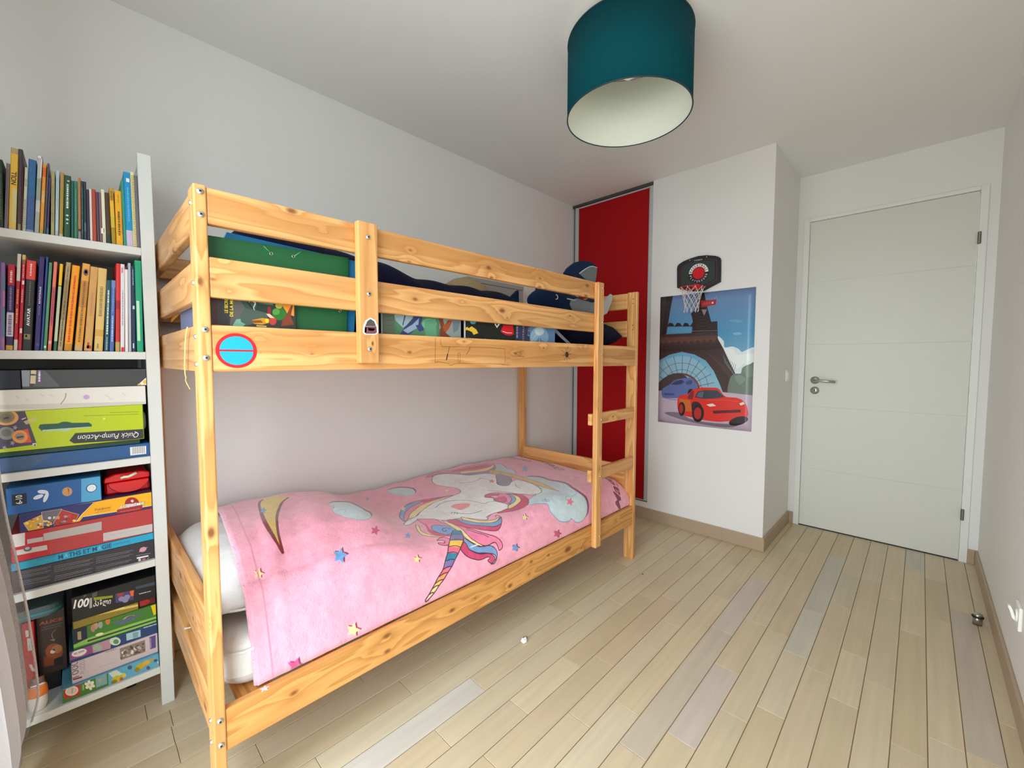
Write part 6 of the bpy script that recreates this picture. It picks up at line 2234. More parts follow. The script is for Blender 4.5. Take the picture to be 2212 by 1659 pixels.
cv.poly(Q5((1270, 265), (1350, 250), (1330, 290), (1280, 300)), '#9C3A34')
for c_ in ((1320, 320), (1380, 300), (1360, 335)):
    cv.ellipse(Q5(c_)[0], 7, 5, '#8A86B0', -.3)
for (xa, xb) in ((790, 890), (905, 940), (1000, 1055)):
    cv.poly(Q5((xa, 262), (xb, 240), (xb, 285), (xa, 310)), '#55544E')
cv.poly(Q5((1470, 190), (1700, 130), (1700, 165), (1480, 215)), '#34485A')
clines(cv, Q5((1510, 272))[0], Q5((1640, 240))[0], 13, '#C9C6BE', 7)
game('jigsaw_box', -.2355, -.0405, .640, .2, .3733, .4480, cv, '#121118', 'black hundred piece jigsaw box with Georgian lettering topmost of its stack', 'jigsaw box', group=G5)
# upright boxes at the back of the bottom shelf
Q6 = zq(40, 1280, 8.292)
ya = .735
zA0, zA1 = z + .052, .395
pl = empty('plinth_box', (-.285, .82, z), label='dark flat box lying under the brown ALICE box', cat='box', group=G5)
box('sleeve', -.3135, -.268, ya + .004, .915, z, zA0 - .0003, paper('#1B1A22'), pl, .001)
cv = front(-.3140, -.2530, zA0, zA1, ya, '#3A2924', 420)
ctext(cv, 'ALICE', Q6((365, 590))[0], Q6((790, 490))[0], 66, '#A8492C', .03)
clines(cv, Q6((440, 635))[0], Q6((790, 545))[0], 12, '#6C5E52', 3)
clines(cv, Q6((400, 685))[0], Q6((760, 595))[0], 12, '#6C5E52', 4)
cv.stroke(Q6((660, 670), (610, 720), (600, 780), (625, 840)), 10, '#7C7470', smooth=True)
cv.poly(Q6((550, 850), (660, 830), (640, 870)), '#7C7470')
cv.ellipse(Q6((640, 1060))[0], 19, 18, '#8C4524', -.3)
cv.ellipse(Q6((690, 1010))[0], 12, 9, '#A86A40', -.4)
cv.ellipse(Q6((610, 1060))[0], 5.2, 3.8, '#C9BDB0', -.3)
cv.ellipse(Q6((635, 1025))[0], 2.9, 2.4, '#3E3A5C')
cv.poly(Q6((640, 1190), (800, 1130), (800, 1280), (640, 1330)), '#1E1616')
cv.poly(Q6((450, 1150), (620, 1160), (640, 1300), (460, 1330)), '#7C3A20')
game('book_box', -.3140, -.2530, ya, .16, zA0, zA1, cv, '#2C1E1C', 'dark brown upright box lettered ALICE deep in the bottom shelf', group=G5)
cv = front(-.3400, -.3146, z, .388, .70, '#A6101C', 200)
cv.poly(Q6((120, 680), (180, 680), (185, 790), (130, 800)), '#C9C6B8')
cv.poly(Q6((150, 820), (245, 820), (260, 1040), (170, 1040)), '#B5B8B2')
cv.ellipse(Q6((200, 970))[0], 1.6, 1.6, '#7C7C80')
cv.poly(Q6((180, 1290), (240, 1290), (300, 1400), (250, 1420)), '#B9B8AC')
game('red_game_box', -.3400, -.3146, .70, .2, z, .388, cv, '#6C1018', 'red upright box with grey patches beside the brown ALICE one', group=G5)
# teal round-cornered case lying on them
tc_ = empty('tablet_case', (-.30, .76, .396), label='grey-teal round-cornered case lying on top of the upright boxes', cat='case')
pts = []
for (cx, cz, a0) in ((-.285, .72, -math.pi / 2), (-.285, .86, 0), (-.38, .86, math.pi / 2), (-.38, .72, math.pi)):
    for k in range(6):
        t = a0 + k * math.pi / 10
        pts.append((cx + .032 * math.cos(t), cz + .032 * math.sin(t)))
prism('shell', pts, 'z', .3962, .428, flat('#46585C', rough=.4), tc_, bev=.004)
prism('band', [(p[0] * 1.0 + (p[0] + .33) * .012, p[1] + (p[1] - .79) * .012) for p in pts], 'z', .405, .412, flat('#2F7C80', rough=.4), tc_)
# orange and white pouch at the very front
po = empty('snack_pouch', (-.312, .655, z), label='small orange, brown and white pouch at the front of the bottom shelf', cat='pouch')
blob('pouch', [(-.315, .655, z + .001), (-.314, .655, z + .02), (-.313, .655, z + .05), (-.313, .656, z + .078), (-.313, .657, z + .083)], [(.013, .016), (.017, .021), (.016, .02), (.010, .016), (.002, .014)], flat('#D7CFC6', rough=.4, noise=.1), po, 14)
blob('orange_band', [(-.3128, .6545, z + .045), (-.3128, .6545, z + .058), (-.3128, .655, z + .072)], [(.0175, .0215), (.0168, .0208), (.0145, .019)], flat('#D9722A', rough=.4), po, 14)
blob('brown_top', [(-.313, .656, z + .073), (-.313, .6565, z + .082), (-.313, .657, z + .096)], [(.012, .017), (.009, .016), (.003, .015)], flat('#5C3A34', rough=.4), po, 14)
tag(box('dark_block', -.12, -.09, .80, .83, .0005, .035, flat('#15161C', rough=.6), None, .006), 'small black lump on the floor under the bookcase', 'toy')

# ================================================================== CEILING LAMP
LX, LYC, LR, LZB, LZT = 1.352, -.307, .2364, 2.129, 2.410
lamp = empty('ceiling_lamp', (LX, LYC, LZB), label='big round teal drum lampshade under the ceiling with an off-white lining', cat='ceiling lamp')


def drum(name, r, z0, z1, mt, n=96, thick=.0016):
    vs, fs = [], []
    for rr_, z in ((r, z0), (r, z1), (r - thick, z1), (r - thick, z0)):
        for k in range(n):
            a = 2 * math.pi * k / n
            vs.append(Vector((LX + rr_ * math.cos(a), LYC + rr_ * math.sin(a), z)))
    for j in range(4):
        for k in range(n):
            fs.append((j * n + k, j * n + (k + 1) % n, ((j + 1) % 4) * n + (k + 1) % n, ((j + 1) % 4) * n + k))
    return pd_obj(name, vs, fs, mt, lamp, smooth=False)


def smooth_sides(o, ang=.6):
    for p in o.data.polygons:
        p.use_smooth = abs(p.normal.z) < .5


M_TEAL = flat('#04464F', rough=.85, noise=.05, scale=220, bump=.15, spec=.1)
M_LINING = flat('#E6EBDD', rough=.7, noise=.02)
smooth_sides(drum('shade', LR, LZB, LZT, M_TEAL))
smooth_sides(drum('lining', LR - .0019, LZB + .0006, LZT - .0006, M_LINING))
M_RIM = flat('#14343C', rough=.5)
for z in (LZB, LZT):
    tube('rim', [(LX + (LR - .0008) * math.cos(t), LYC + (LR - .0008) * math.sin(t), z) for t in np.linspace(0, 2 * math.pi, 97)[:-1]], .0026, M_RIM, lamp, n=8, closed=True)
M_WIRE = flat('#E8E8E4', rough=.4)
for k in range(3):
    a = k * 2 * math.pi / 3 + .4
    tube('spider_arm', [(LX + .022 * math.cos(a), LYC + .022 * math.sin(a), LZT - .012), (LX + (LR - .003) * math.cos(a), LYC + (LR - .003) * math.sin(a), LZT - .004)], .0018, M_WIRE, lamp, n=6)
lathe('ceiling_cup', [(0, 0), (.045, 0), (.045, -.016), (.03, -.024), (0, -.024)], (LX, LYC, H), M_WHITEPL, lamp)
lathe('lamp_holder', [(0, 0), (.02, 0), (.022, -.02), (.019, -.055), (0, -.055)], (LX, LYC, H - .0245), M_WHITEPL, lamp)
lathe('light_bulb', [(.012, 0), (.014, -.012), (.028, -.045), (.031, -.062), (.024, -.082), (.010, -.091), (0, -.092)], (LX, LYC, H - .080), flat('#F4F4EE', rough=.25), lamp)

# ================================================================== POSTER
ZP = lambda *P: [(1380 + x / 3.7703, 520 + y / 3.7703) for x, y in P]
c00, c10, c11, c01 = (at(*ZP(p)[0], 'x', XP) for p in ((178, 463), (955, 372), (918, 1555), (155, 1475)))
PY0, PY1 = (c00.y + c01.y) / 2, (c10.y + c11.y) / 2        # y decreases to the right
PZ1, PZ0 = (c00.z + c10.z) / 2, (c01.z + c11.z) / 2
PCW = 900
PCH = int(PCW * (PZ1 - PZ0) / (PY0 - PY1))
pc = Canvas(PCW, PCH, '#4F93B8')
def pmap(u, v):
    p = at(u, v, 'x', XP)
    return ((PY0 - p.y) / (PY0 - PY1) * PCW, (PZ1 - p.z) / (PZ1 - PZ0) * PCH)
pc.map = pmap
hh = pc.a.shape[0]
g = np.linspace(0, 1, hh)[:, None, None]
top, mid, low_ = rgb01('#6F86B0'), rgb01('#4E93BC'), rgb01('#86BBD0')
pc.a[:] = np.where(g < .3, top + (mid - top) * (g / .3), mid + (low_ - mid) * np.clip((g - .3) / .35, 0, 1))
def pp(pts, col, alpha=1.0, sm=False):
    pc.poly(ZP(*pts), col, alpha, sm)
pp([(640, 780), (690, 815), (700, 868), (760, 862), (810, 880), (840, 905), (880, 888), (950, 880), (945, 1080), (800, 1110), (740, 1010), (690, 920)], '#D9E6EA', 1, True)
pp([(700, 880), (760, 880), (800, 930), (880, 920), (940, 930), (940, 1010), (860, 1000), (800, 1040), (740, 960)], '#EDF2F2', .8, True)
pp([(735, 650), (790, 640), (850, 655), (800, 668)], '#6FA9C8', .6, True)
pp([(765, 755), (810, 745), (840, 758), (795, 768)], '#8FC0D4', .7, True)
# iron tower (generic lattice)
TB, TD, TL = '#43302F', '#2E2224', '#6A4A3C'
pp([(170, 455), (278, 452), (262, 540), (245, 640), (225, 760), (165, 770)], TD)
pp([(170, 455), (225, 455), (205, 640), (190, 760), (165, 770)], '#3D3437')
pp([(490, 420), (532, 420), (560, 550), (590, 660), (640, 655), (642, 750), (430, 752), (440, 655), (425, 590), (470, 560)], TD)
pp([(165, 765), (642, 742), (645, 800), (690, 880), (740, 990), (785, 1080), (800, 1130), (790, 1250), (690, 1250), (660, 1170), (610, 1060), (545, 975), (450, 925), (350, 905), (250, 928), (165, 975)], TB)
pp([(165, 790), (640, 770), (645, 800), (165, 835)], TL, .7)
pp([(165, 860), (660, 830), (680, 880), (560, 890), (165, 905)], TD, .6)
for i in range(9):
    x = 195 + i * 52
    pc.ellipse(ZP((x, 825 - i * 2))[0], 4.5, 4.5, TL, 0, .7)
for i in range(5):
    pp([(228 + i * 62, 700), (250 + i * 62, 668), (275 + i * 62, 672), (292 + i * 62, 698)], TD)
pc.stroke(ZP((225, 740), (640, 732)), 3, '#7E92A0')
for i in range(18):
    pc.stroke(ZP((232 + i * 12, 708), (232 + i * 12, 742)), 1.5, '#8FA3B0')
# arch opening with daylight and struts
arch = [(160, 1010), (250, 958), (350, 940), (450, 962), (530, 1030), (600, 1130), (625, 1200), (440, 1180), (350, 1085), (255, 1085), (160, 1150)]
pp(arch, '#8DB9CF', 1, True)
for i in range(12):
    a = .2 + i * .27
    pc.stroke(ZP((350 + 60 * math.cos(a), 1210 - 60 * math.sin(a)), (350 + 270 * math.cos(a), 1210 - 275 * math.sin(a))), 4, TB)
for r_ in (150, 205):
    pc.stroke(ZP(*[(350 + r_ * 1.05 * math.cos(t), 1200 - r_ * math.sin(t)) for t in np.linspace(.05, math.pi - .05, 24)]), 3, TB)
pc.stroke(ZP(*[(340 + 150 * math.cos(t), 1215 - 130 * math.sin(t)) for t in np.linspace(.0, math.pi, 24)]), 20, TL)
pp([(160, 1160), (255, 1090), (350, 1085), (440, 1160), (470, 1230), (160, 1240)], '#4A3A3C', 1, True)
for i in range(14):
    x0_ = 560 + i * 14
    pc.stroke(ZP((x0_ - 20, 905 + i * 10), (x0_ + 40, 935 + i * 18)), 2.2, TL, alpha=.8)
    pc.stroke(ZP((x0_ + 50, 900 + i * 8), (x0_ - 10, 960 + i * 18)), 2.2, TD, alpha=.8)
for i in range(7):
    pc.stroke(ZP((690 + i * 14, 935 + i * 24), (705 + i * 14, 1000 + i * 20)), 3, '#9DB7C2', alpha=.8)
for i in range(10):                      # cross bracing of the upper legs
    y0_ = 470 + i * 26
    pc.stroke(ZP((185 + i * 2, y0_), (250 - i * 2, y0_ + 30)), 2, '#57484A', alpha=.8)
    pc.stroke(ZP((255 - i * 2, y0_), (185 + i * 2, y0_ + 30)), 2, '#57484A', alpha=.8)
    pc.stroke(ZP((450 + i * 2, y0_ + 60), (555 + i * 6, y0_ + 80)), 2, '#5A4746', alpha=.8)
    pc.stroke(ZP((550 + i * 6, y0_ + 55), (455 + i * 2, y0_ + 85)), 2, '#5A4746', alpha=.8)
for i in range(16):
    x = 180 + i * 29
    pc.stroke(ZP((x, 848 - i * 1.2), (x + 24, 880 - i * 1.2)), 2, TL, alpha=.8)
    pc.stroke(ZP((x + 24, 848 - i * 1.2), (x, 880 - i * 1.2)), 2, TL, alpha=.8)
pp([(740, 1130), (780, 1085), (830, 1080), (845, 1035), (900, 1008), (960, 1005), (960, 1275), (740, 1265)], '#6F7F74', 1, True)
pp([(780, 1110), (830, 1095), (870, 1130), (820, 1170)], '#86948A', .8, True)
pp([(860, 1040), (920, 1020), (935, 1090), (880, 1110)], '#838F86', .8, True)
# pavement
pp([(140, 1222), (340, 1212), (640, 1228), (960, 1262), (960, 1600), (140, 1600)], '#C2B2C2')
pp([(140, 1380), (960, 1420), (960, 1600), (140, 1600)], '#B9A6BC', .6)
pp([(210, 1405), (330, 1400), (420, 1450), (560, 1480), (800, 1500), (700, 1520), (420, 1475)], '#6E6270', .8, True)
pp([(185, 1275), (300, 1290), (430, 1270), (300, 1300)], '#857A88', .6, True)
# two plain toy-like motor cars: no faces
pp([(186, 1245), (196, 1205), (250, 1172), (290, 1138), (345, 1122), (420, 1118), (455, 1140), (475, 1195), (455, 1240), (400, 1262), (310, 1282), (205, 1278)], '#5C6FA8', 1, True)
pp([(262, 1170), (300, 1142), (350, 1132), (372, 1150), (345, 1168), (300, 1174)], '#3A4258')
pp([(382, 1150), (420, 1132), (440, 1150), (425, 1170), (388, 1172)], '#4A4C7C')
pc.ellipse(ZP((425, 1240))[0], 7, 9, '#26242C')
pp([(205, 1240), (290, 1245), (290, 1258), (208, 1256)], '#3E4C78')
RC = '#DB2F24'
pp([(316, 1300), (335, 1262), (400, 1248), (440, 1215), (500, 1198), (600, 1196), (650, 1205), (705, 1268), (790, 1278), (845, 1300), (880, 1350), (888, 1420), (850, 1462), (760, 1468), (650, 1474), (540, 1462), (440, 1440), (345, 1415), (318, 1370)], RC, 1, True)
pp([(455, 1275), (478, 1228), (540, 1216), (640, 1218), (698, 1274), (600, 1286), (520, 1288)], '#39414E')
pp([(470, 1268), (486, 1236), (530, 1228), (520, 1280)], '#5B6675')
pp([(395, 1275), (425, 1228), (450, 1222), (440, 1290), (410, 1292)], '#7C2A2C')
pp([(330, 1285), (420, 1300), (430, 1390), (345, 1390)], '#C9782A', .8)
pp([(430, 1330), (470, 1310), (510, 1340), (520, 1420), (500, 1450), (450, 1440)], '#3A2428', 1, True)
pc.ellipse(ZP((482, 1405))[0], 13, 19, '#1E1A1E')
pc.ellipse(ZP((480, 1405))[0], 8, 13, '#B02A26')
pc.ellipse(ZP((350, 1370))[0], 7.5, 15, '#1E1A1E')
pc.ellipse(ZP((345, 1368))[0], 4.5, 10, '#B02A26')
pc.ellipse(ZP((812, 1468))[0], 21, 9, '#1E1A1E', -.25)
pp([(548, 1335), (600, 1325), (632, 1345), (580, 1352)], '#E9D9CF')
pp([(818, 1325), (850, 1312), (866, 1330), (830, 1342)], '#E9D9CF')
pp([(600, 1385), (830, 1375), (830, 1398), (610, 1408)], '#5A1518')
pc.stroke(ZP((560, 1300), (700, 1296), (810, 1310)), 2.5, '#F0705C')
pc.stroke(ZP((470, 1140), (490, 1180), (540, 1205)), 5, '#C9302A')
# red sign hanging in the picture and a white gull
pp([(500, 490), (632, 478), (628, 520), (510, 545)], '#A82B2F')
for i in range(6):
    pc.stroke(ZP((520 + i * 14, 525 - i * 2), (527 + i * 14, 505 - i * 2)), 2.5, '#D9A0A0')
pp([(595, 500), (608, 497), (606, 512), (597, 514)], '#F3EEEA')
pp([(510, 560), (556, 560), (533, 612)], '#C9CDD0', .6)
pc.stroke(ZP((618, 478), (632, 450)), 2, '#C9CDD0')
pc.lines(ZP((165, 1467))[0], ZP((215, 1472))[0], 1, '#6A5F70', 2)
pc.map = None
pimg = pc.image('poster_print')
me_v, me_f = [], []
NXp, NZp = 14, 18
for j in range(NZp + 1):
    for i in range(NXp + 1):
        y = PY0 + (PY1 - PY0) * i / NXp
        z_ = PZ1 + (PZ0 - PZ1) * j / NZp
        curl = .0012 + .0008 * math.sin(5 * i / NXp * 3) * math.sin(4 * j / NZp * 3) + .004 * max(0, (j / NZp - .9) * 10) * max(0, i / NXp - .3) * .5
        me_v.append((XP - curl, y, z_))
for j in range(NZp):
    for i in range(NXp):
        a = j * (NXp + 1) + i
        me_f.append((a, a + 1, a + NXp + 2, a + NXp + 1))
me = bpy.data.meshes.new('poster')
me.from_pydata(me_v, [], me_f)
ul = me.uv_layers.new(name='UVMap')
for lp in me.loops:
    k = lp.vertex_index
    ul.data[lp.index].uv = ((k % (NXp + 1)) / NXp, 1 - (k // (NXp + 1)) / NZp)
poster = mesh_obj('poster', me, image_mat('poster_paper', pimg, rough=.32, spec=.5), None, smooth=True)
pm = poster.modifiers.new('thickness', 'SOLIDIFY')
pm.thickness = .0003
pm.offset = 0
tag(poster, 'tall poster of a red car before an iron tower under blue sky', 'poster')

# ================================================================== MINI BASKETBALL HOOP
ZH = lambda x, y: at(1440 + x / 11.057, 540 + y / 11.057, 'x', XP - .014)
out = [(248, 905), (247, 440), (258, 385), (300, 335), (400, 270), (560, 203), (760, 143), (950, 124), (1150, 138), (1230, 158), (1280, 190), (1296, 240), (1294, 500), (1288, 760), (1100, 862), (880, 975), (640, 985), (420, 955)]
o3 = [ZH(*p) for p in out]
hoop = empty('basketball_hoop', (XP, -.093, 1.64), label='mini basketball hoop with black backboard and white net above the poster', cat='basketball hoop')
HY0, HY1 = max(p.y for p in o3), min(p.y for p in o3)
HZ0, HZ1 = min(p.z for p in o3), max(p.z for p in o3)
HCW = 720
HCH = int(HCW * (HZ1 - HZ0) / (HY0 - HY1))
hc = Canvas(HCW, HCH, '#26262A')
def hmap(x, y):
    p = ZH(x, y)
    return ((HY0 - p.y) / (HY0 - HY1) * HCW, (HZ1 - p.z) / (HZ1 - HZ0) * HCH)
hc.map = hmap
inn = [(350, 850), (345, 430), (440, 360), (600, 300), (640, 275)]
hc.poly([(360, 840), (358, 430), (450, 370), (640, 290), (900, 255), (1150, 262), (1150, 480), (1145, 690), (900, 830), (700, 900)], '#2F3A36')
rr = random.Random(4)
for i in range(520):
    x, y = rr.uniform(380, 1130), rr.uniform(270, 870)
    if y > 850 - (x - 700) * .35 and x > 700 or y < 430 - (x - 370) * .24:
        continue
    s_ = rr.uniform(4, 15)
    a = rr.uniform(0, 3.1)
    hc.poly([(x, y), (x + s_ * math.cos(a), y + s_ * math.sin(a)), (x + s_ * .5 * math.cos(a + 1.2), y + s_ * .5 * math.sin(a + 1.2))], rr.choice(['#59655F', '#8A938C', '#1A1F1E', '#434E4A', '#A9AFA8']), rr.uniform(.3, .9))
hc.stroke([(600, 300), (450, 355), (345, 420), (345, 850), (560, 905)], 5, '#8E2A38')
hc.stroke([(900, 222), (1050, 222), (1200, 240), (1205, 480), (1195, 710), (1000, 820), (880, 880)], 5, '#8E2A38')
m0 = hmap(760, 555)
hc.map = None
RO = abs(hmap(995, 500)[0] - hmap(525, 580)[0]) / 2
hc.ellipse(m0, RO * 1.03, RO * 1.03, '#1B1B1E')
hc.poly([(m0[0] + r_ * math.cos(t), m0[1] - r_ * math.sin(t)) for r_, ts in ((RO, np.linspace(0.05, math.pi - .05, 30)), (RO * .66, np.linspace(math.pi - .05, .05, 30))) for t in ts], '#EDEBE6')
hc.ellipse(m0, RO * .60, RO * .60, '#D4101F')
for k in (-.5, 0, .5):
    hc.stroke([(m0[0] + RO * (k + .18 * math.cos(t * 1.0)) * .9, m0[1] + RO * .58 * math.sin(t)) for t in np.linspace(-1.2, 1.2, 9)], 2, '#8E0C18')
hc.stroke([(m0[0] - RO * .58, m0[1] + RO * .05), (m0[0] + RO * .58, m0[1] - RO * .1)], 2, '#8E0C18')
def ring_text(s, a0, a1, r0, hgt, col, inward):
    n = len(s)
    for i, ch in enumerate(s):
        a = a0 + (a1 - a0) * (i + .5) / n
        c = np.array([m0[0] + r0 * math.cos(a), m0[1] - r0 * math.sin(a)])
        rad = np.array([math.cos(a), -math.sin(a)])
        tan = np.array([-rad[1], rad[0]]) if not inward else np.array([rad[1], -rad[0]])
        up = rad if not inward else -rad
        wd = hgt * .62
        p0, p1 = c - tan * wd / 2 - up * hgt / 2, c + tan * wd / 2 - up * hgt / 2
        hc.text(ch, tuple(p0), tuple(p1), hgt, col, .02)
ring_text('BASKETBALL', math.pi - .12, .12, RO * .83, RO * .24, '#2A2A2E', False)
ring_text('PLAYGROUND', -math.pi + .12, -.12, RO * .83, RO * .22, '#E4E2DE', True)
a, b_ = hmap(655, 268), hmap(862, 235)
hc.text('TARMAK', a, b_, 17, '#D9D8D4', .01)
hc.map = hmap
for c_ in ((555, 245), (955, 165)):
    hc.ellipse(c_, 12, 12, '#8A8A88')
hc.map = None
himg = hc.image('backboard_print')
bm = bmesh.new()
A = [bm.verts.new((XP - .014, p.y, p.z)) for p in o3]
B = [bm.verts.new((XP - .003, p.y, p.z)) for p in o3]
bm.faces.new(A)
bm.faces.new(B[::-1])
for i in range(len(A)):
    bm.faces.new((A[i], B[i], B[(i + 1) % len(A)], A[(i + 1) % len(A)]))
bmesh.ops.recalc_face_normals(bm, faces=bm.faces)
ul = bm.loops.layers.uv.new('UVMap')
for f in bm.faces:
    f.material_index = 1 if f.normal.x < -.9 else 0
    for lp in f.loops:
        lp[ul].uv = ((HY0 - lp.vert.co.y) / (HY0 - HY1), (lp.vert.co.z - HZ0) / (HZ1 - HZ0))
bb = bm_obj('backboard', bm, [flat('#1F1F22', rough=.45), image_mat('backboard_print', himg, .35)], hoop)
for c_ in ((555, 245), (955, 165)):
    p = ZH(*c_)
    lathe('screw', [(0, -.002), (.004, -.0015), (.0045, .001)], (XP - .014, p.y, p.z), M_STEEL, bb, n=12, axis='x')
M_HRED = flat('#C80F1C', rough=.35)
HYC, HZC, HR = -.093, 1.643, .072
hx = XP - .034 - HR
tube('rim', [(hx + HR * math.cos(t), HYC + HR * math.sin(t), HZC) for t in np.linspace(0, 2 * math.pi, 41)[:-1]], .0042, M_HRED, hoop, n=10, closed=True)
prism('bracket', [(HYC - .034, HZC - .004), (HYC + .034, HZC - .004), (HYC + .030, HZC + .012), (HYC + .016, HZC + .030), (HYC, HZC + .036), (HYC - .016, HZC + .030), (HYC - .030, HZC + .012)], 'x', XP - .040, XP - .0141, M_HRED, hoop, bev=.003)
# net: crossing cords from the rim down to a narrow mouth
vs, fs = [], []
def add_tube(path, r, n=6):
    v, f = tube_data(path, r, n)
    o_ = len(vs)
    vs.extend(v)
    fs.extend([tuple(i + o_ for i in q_) for q_ in f])
NS, LEV = 10, 5
def netp(k, l):
    t = 2 * math.pi * k / (2 * NS)
    r_ = HR * [1.0, .86, .74, .66, .60, .60][l]
    return Vector((hx + r_ * math.cos(t), HYC + r_ * math.sin(t), HZC - .003 - .028 * l))
for k in range(NS):
    for sgn in (1, -1):
        add_tube([netp(2 * k + (0 if l % 2 == 0 else sgn), l) + Vector((0, 0, 0)) for l in range(LEV + 1)], .0017)
for k in range(NS):
    e = netp(2 * k + 1, LEV)
    add_tube([e, e + Vector((.002, .003, -.008)), e + Vector((-.001, .004, -.014))], .0022)
    s_ = netp(2 * k, 0)
    add_tube([s_ + Vector((0, 0, .006)), s_ + Vector(((s_.x - hx) * .08, (s_.y - HYC) * .08, .002)), s_ + Vector((0, 0, -.004))], .0019)
pd_obj('net', vs, fs, fabric('#E4DEDB', 200, .3, .8, .1), hoop, smooth=True)

# ================================================================== SHEER CURTAIN beside the window
def sheer_mat(name, hexc, alpha):
    m, nt, b = new_mat(name)
    L = nt.links.new
    nt.nodes.remove(b)
    o_ = nt.nodes['Material Output']
    geo = N(nt, 'ShaderNodeNewGeometry')
    wv = N(nt, 'ShaderNodeTexNoise')
    wv.inputs['Scale'].default_value = 240
    L(geo.outputs['Position'], wv.inputs['Vector'])
    df = N(nt, 'ShaderNodeBsdfDiffuse')
    df.inputs[0].default_value = lin(hexc)
    tr = N(nt, 'ShaderNodeBsdfTranslucent')
    tr.inputs[0].default_value = lin(hexc)
    tp = N(nt, 'ShaderNodeBsdfTransparent')
    m1 = N(nt, 'ShaderNodeMixShader')
    m1.inputs[0].default_value = .4
    L(df.outputs[0], m1.inputs[1])
    L(tr.outputs[0], m1.inputs[2])
    mr = N(nt, 'ShaderNodeMapRange')
    mr.inputs['To Min'].default_value = alpha - .08
    mr.inputs['To Max'].default_value = alpha + .08
    L(wv.outputs['Fac'], mr.inputs['Value'])
    m2 = N(nt, 'ShaderNodeMixShader')
    L(mr.outputs['Result'], m2.inputs[0])
    L(tp.outputs[0], m2.inputs[1])
    L(m1.outputs[0], m2.inputs[2])
    L(m2.outputs[0], o_.inputs[0])
    return m


cur = empty('sheer_curtain', (-.36, .45, .06), label='white sheer curtain hanging beside the bookcase at the window', cat='curtain')
edge = [(-.352, 2.30), (-.352, 1.2), (-.350, .856), (-.346, .792), (-.340, .714), (-.328, .607), (-.315, .458), (-.307, .306), (-.305, .224), (-.312, .185), (-.322, .150)]
def edge_x(z):
    zs_ = [e[1] for e in edge][::-1]
    return float(np.interp(z, zs_, [e[0] for e in edge][::-1]))
def curtain_sheet(name, n_y, y_a, y_b, off, mt, hem=.10, amp=.022, folds=7, ph=0.0):
    vs, fs = [], []
    nz_ = 60
    for j in range(nz_ + 1):
        z_ = hem + (2.30 - hem) * (j / nz_) ** 1.4
        for i in range(n_y + 1):
            s_ = i / n_y
            y = y_a + (y_b - y_a) * s_
            k = min(1, .35 + .65 * (1 - z_ / 2.3))
            x = edge_x(z_) + off * k - (1 - s_) * .045 + amp * k * math.sin(folds * 2 * math.pi * s_ + ph) * (1 - s_ ** 6)
            vs.append((x, y, z_ + .012 * math.sin(6 * s_ + ph) * (1 - j / nz_)))
    for j in range(nz_):
        for i in range(n_y):
            a = j * (n_y + 1) + i
            fs.append((a, a + 1, a + n_y + 2, a + n_y + 1))
    return pd_obj(name, vs, fs, mt, cur, smooth=True)
M_SHEER = sheer_mat('sheer_voile', '#CFCBCC', .34)
M_VOILE = sheer_mat('dense_voile', '#CDCACC', .95)
curtain_sheet('sheer_edge', 26, .44, .578, 0, M_SHEER, .15, .006, 1.5, .6)
hemc = [(edge_x(z_) - .001, .578, z_) for z_ in np.linspace(.152, 2.29, 60)]
tube('edge_hem', hemc, (.0028), sheer_mat('hem_voile', '#F0EEEE', .8), cur, n=6)
curtain_sheet('curtain_body', 120, -.05, .556, -.020, M_VOILE, .055, .017, 6, 1.2)
tube('curtain_rod', [(-.375, -1.40, 2.315), (-.375, .90, 2.315)], .010, M_WHITEPL, cur, n=12)

# ================================================================== SMALL THINGS ON THE FLOOR AND THE SIDE WALL
ds = empty('door_stop', (2.552, -1.398, 0), label='small round steel door stop with a black rubber ring on the floor', cat='door stop')
lathe('stop_body', [(0, 0), (.0155, 0), (.0155, .030), (.0145, .032), (0, .032)], (2.552, -1.398, .0002), M_STEEL, ds, n=28)
lathe('rubber_ring', [(.0145, .0322), (.0185, .0325), (.0198, .036), (.0185, .0395), (.0145, .040)], (2.552, -1.398, .0002), flat('#18181A', rough=.5), ds, n=28)
lathe('stop_cap', [(0, .0323), (.0155, .0323), (.0155, .046), (.0140, .048), (0, .048)], (2.552, -1.398, .0002), M_STEEL, ds, n=28)
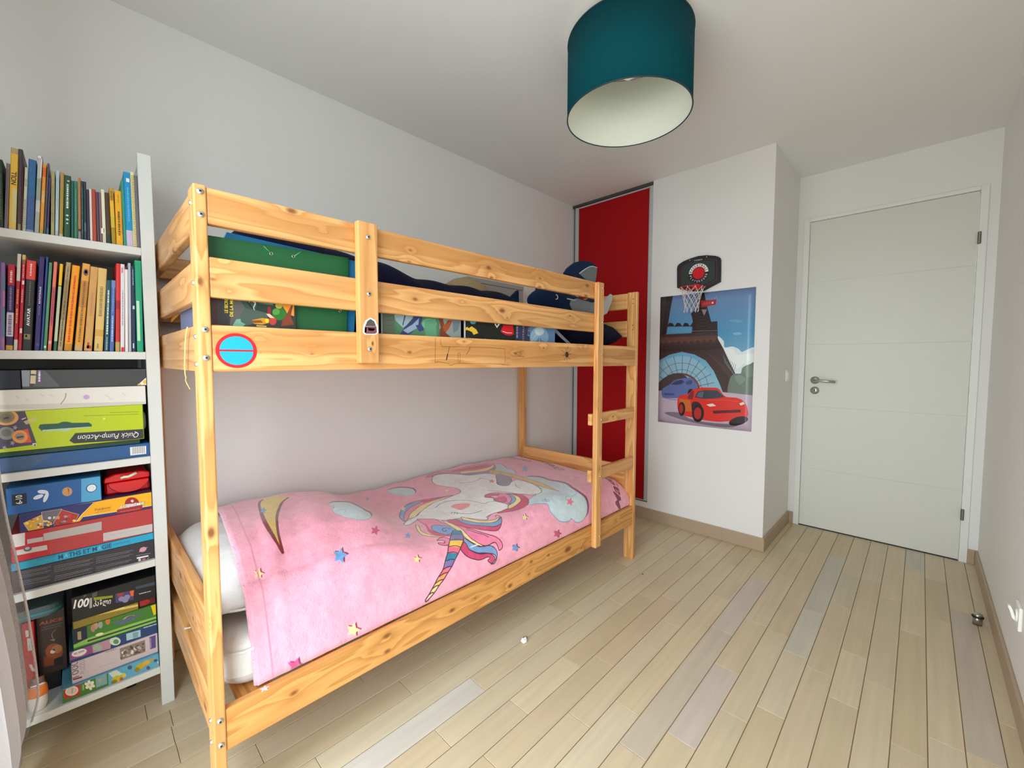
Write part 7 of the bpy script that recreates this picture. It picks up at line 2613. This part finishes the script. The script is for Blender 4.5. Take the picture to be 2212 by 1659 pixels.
# crumpled bit of foil or tissue
bm = bmesh.new()
bmesh.ops.create_icosphere(bm, subdivisions=2, radius=.013)
rr = random.Random(21)
for v in bm.verts:
    k = rr.uniform(.55, 1.25)
    v.co = Vector((v.co.x * k * 1.15, v.co.y * k, v.co.z * k * .75))
zmin = min(v.co.z for v in bm.verts)
tc0 = at(1132, 1384, 'z', .006)
for v in bm.verts:
    v.co += Vector((tc0.x, tc0.y, .0004 - zmin))
o = bm_obj('crumpled_tissue', bm, flat('#F0EFEC', rough=.5, noise=.05), None)
tag(o, 'tiny crumpled white scrap lying on the plank floor in front of the bunk bed', 'scrap')
wr = bmesh.new()
bmesh.ops.create_icosphere(wr, subdivisions=2, radius=.009)
for v in wr.verts:
    k = rr.uniform(.6, 1.2)
    v.co = Vector((v.co.x * k * 1.2 + tc0.x + .017, v.co.y * k + tc0.y + .010, max(.0004, v.co.z * k * .6 + .005)))
bm_obj('torn_piece', wr, flat('#A2958A', rough=.3, metal=.4), o)
o = box('crumb', 1.915, 1.922, -.128, -.121, .0001, .0022, flat('#2C1D16', rough=.8), None, .0008)
tag(o, 'tiny dark crumb on the floor beyond the bed foot', 'crumb')
# wall socket with a plug, seen at a grazing angle
sx, sz = 2.002, .306
so_ = empty('wall_socket', (sx, YR, sz), label='white wall socket with a child-safe flap low on the side wall', cat='wall socket')
box('socket_plate', sx - .038, sx + .038, YR, YR + .009, sz - .040, sz + .040, M_WHITEPL, so_, .003)
lathe('socket_well', [(.017, .0125), (.021, .0125), (.0215, .0085), (.017, .0085)], (sx, YR, sz), M_WHITEPL, so_, n=28, axis='y')
prism('safety_flap', [(YR + .0126, sz - .018), (YR + .020, sz - .010), (YR + .024, sz + .012), (YR + .030, sz + .024), (YR + .030, sz + .030), (YR + .024, sz + .030), (YR + .018, sz + .016), (YR + .0126, sz - .004)], 'x', sx - .008, sx + .008, M_WHITEPL, so_, bev=.001)
for name_ in ('wall_left', 'wall_right', 'wall_far', 'wall_end', 'wall_near', 'wall_back', 'ceiling', 'floor'):
    bpy.data.objects[name_]['kind'] = 'structure'
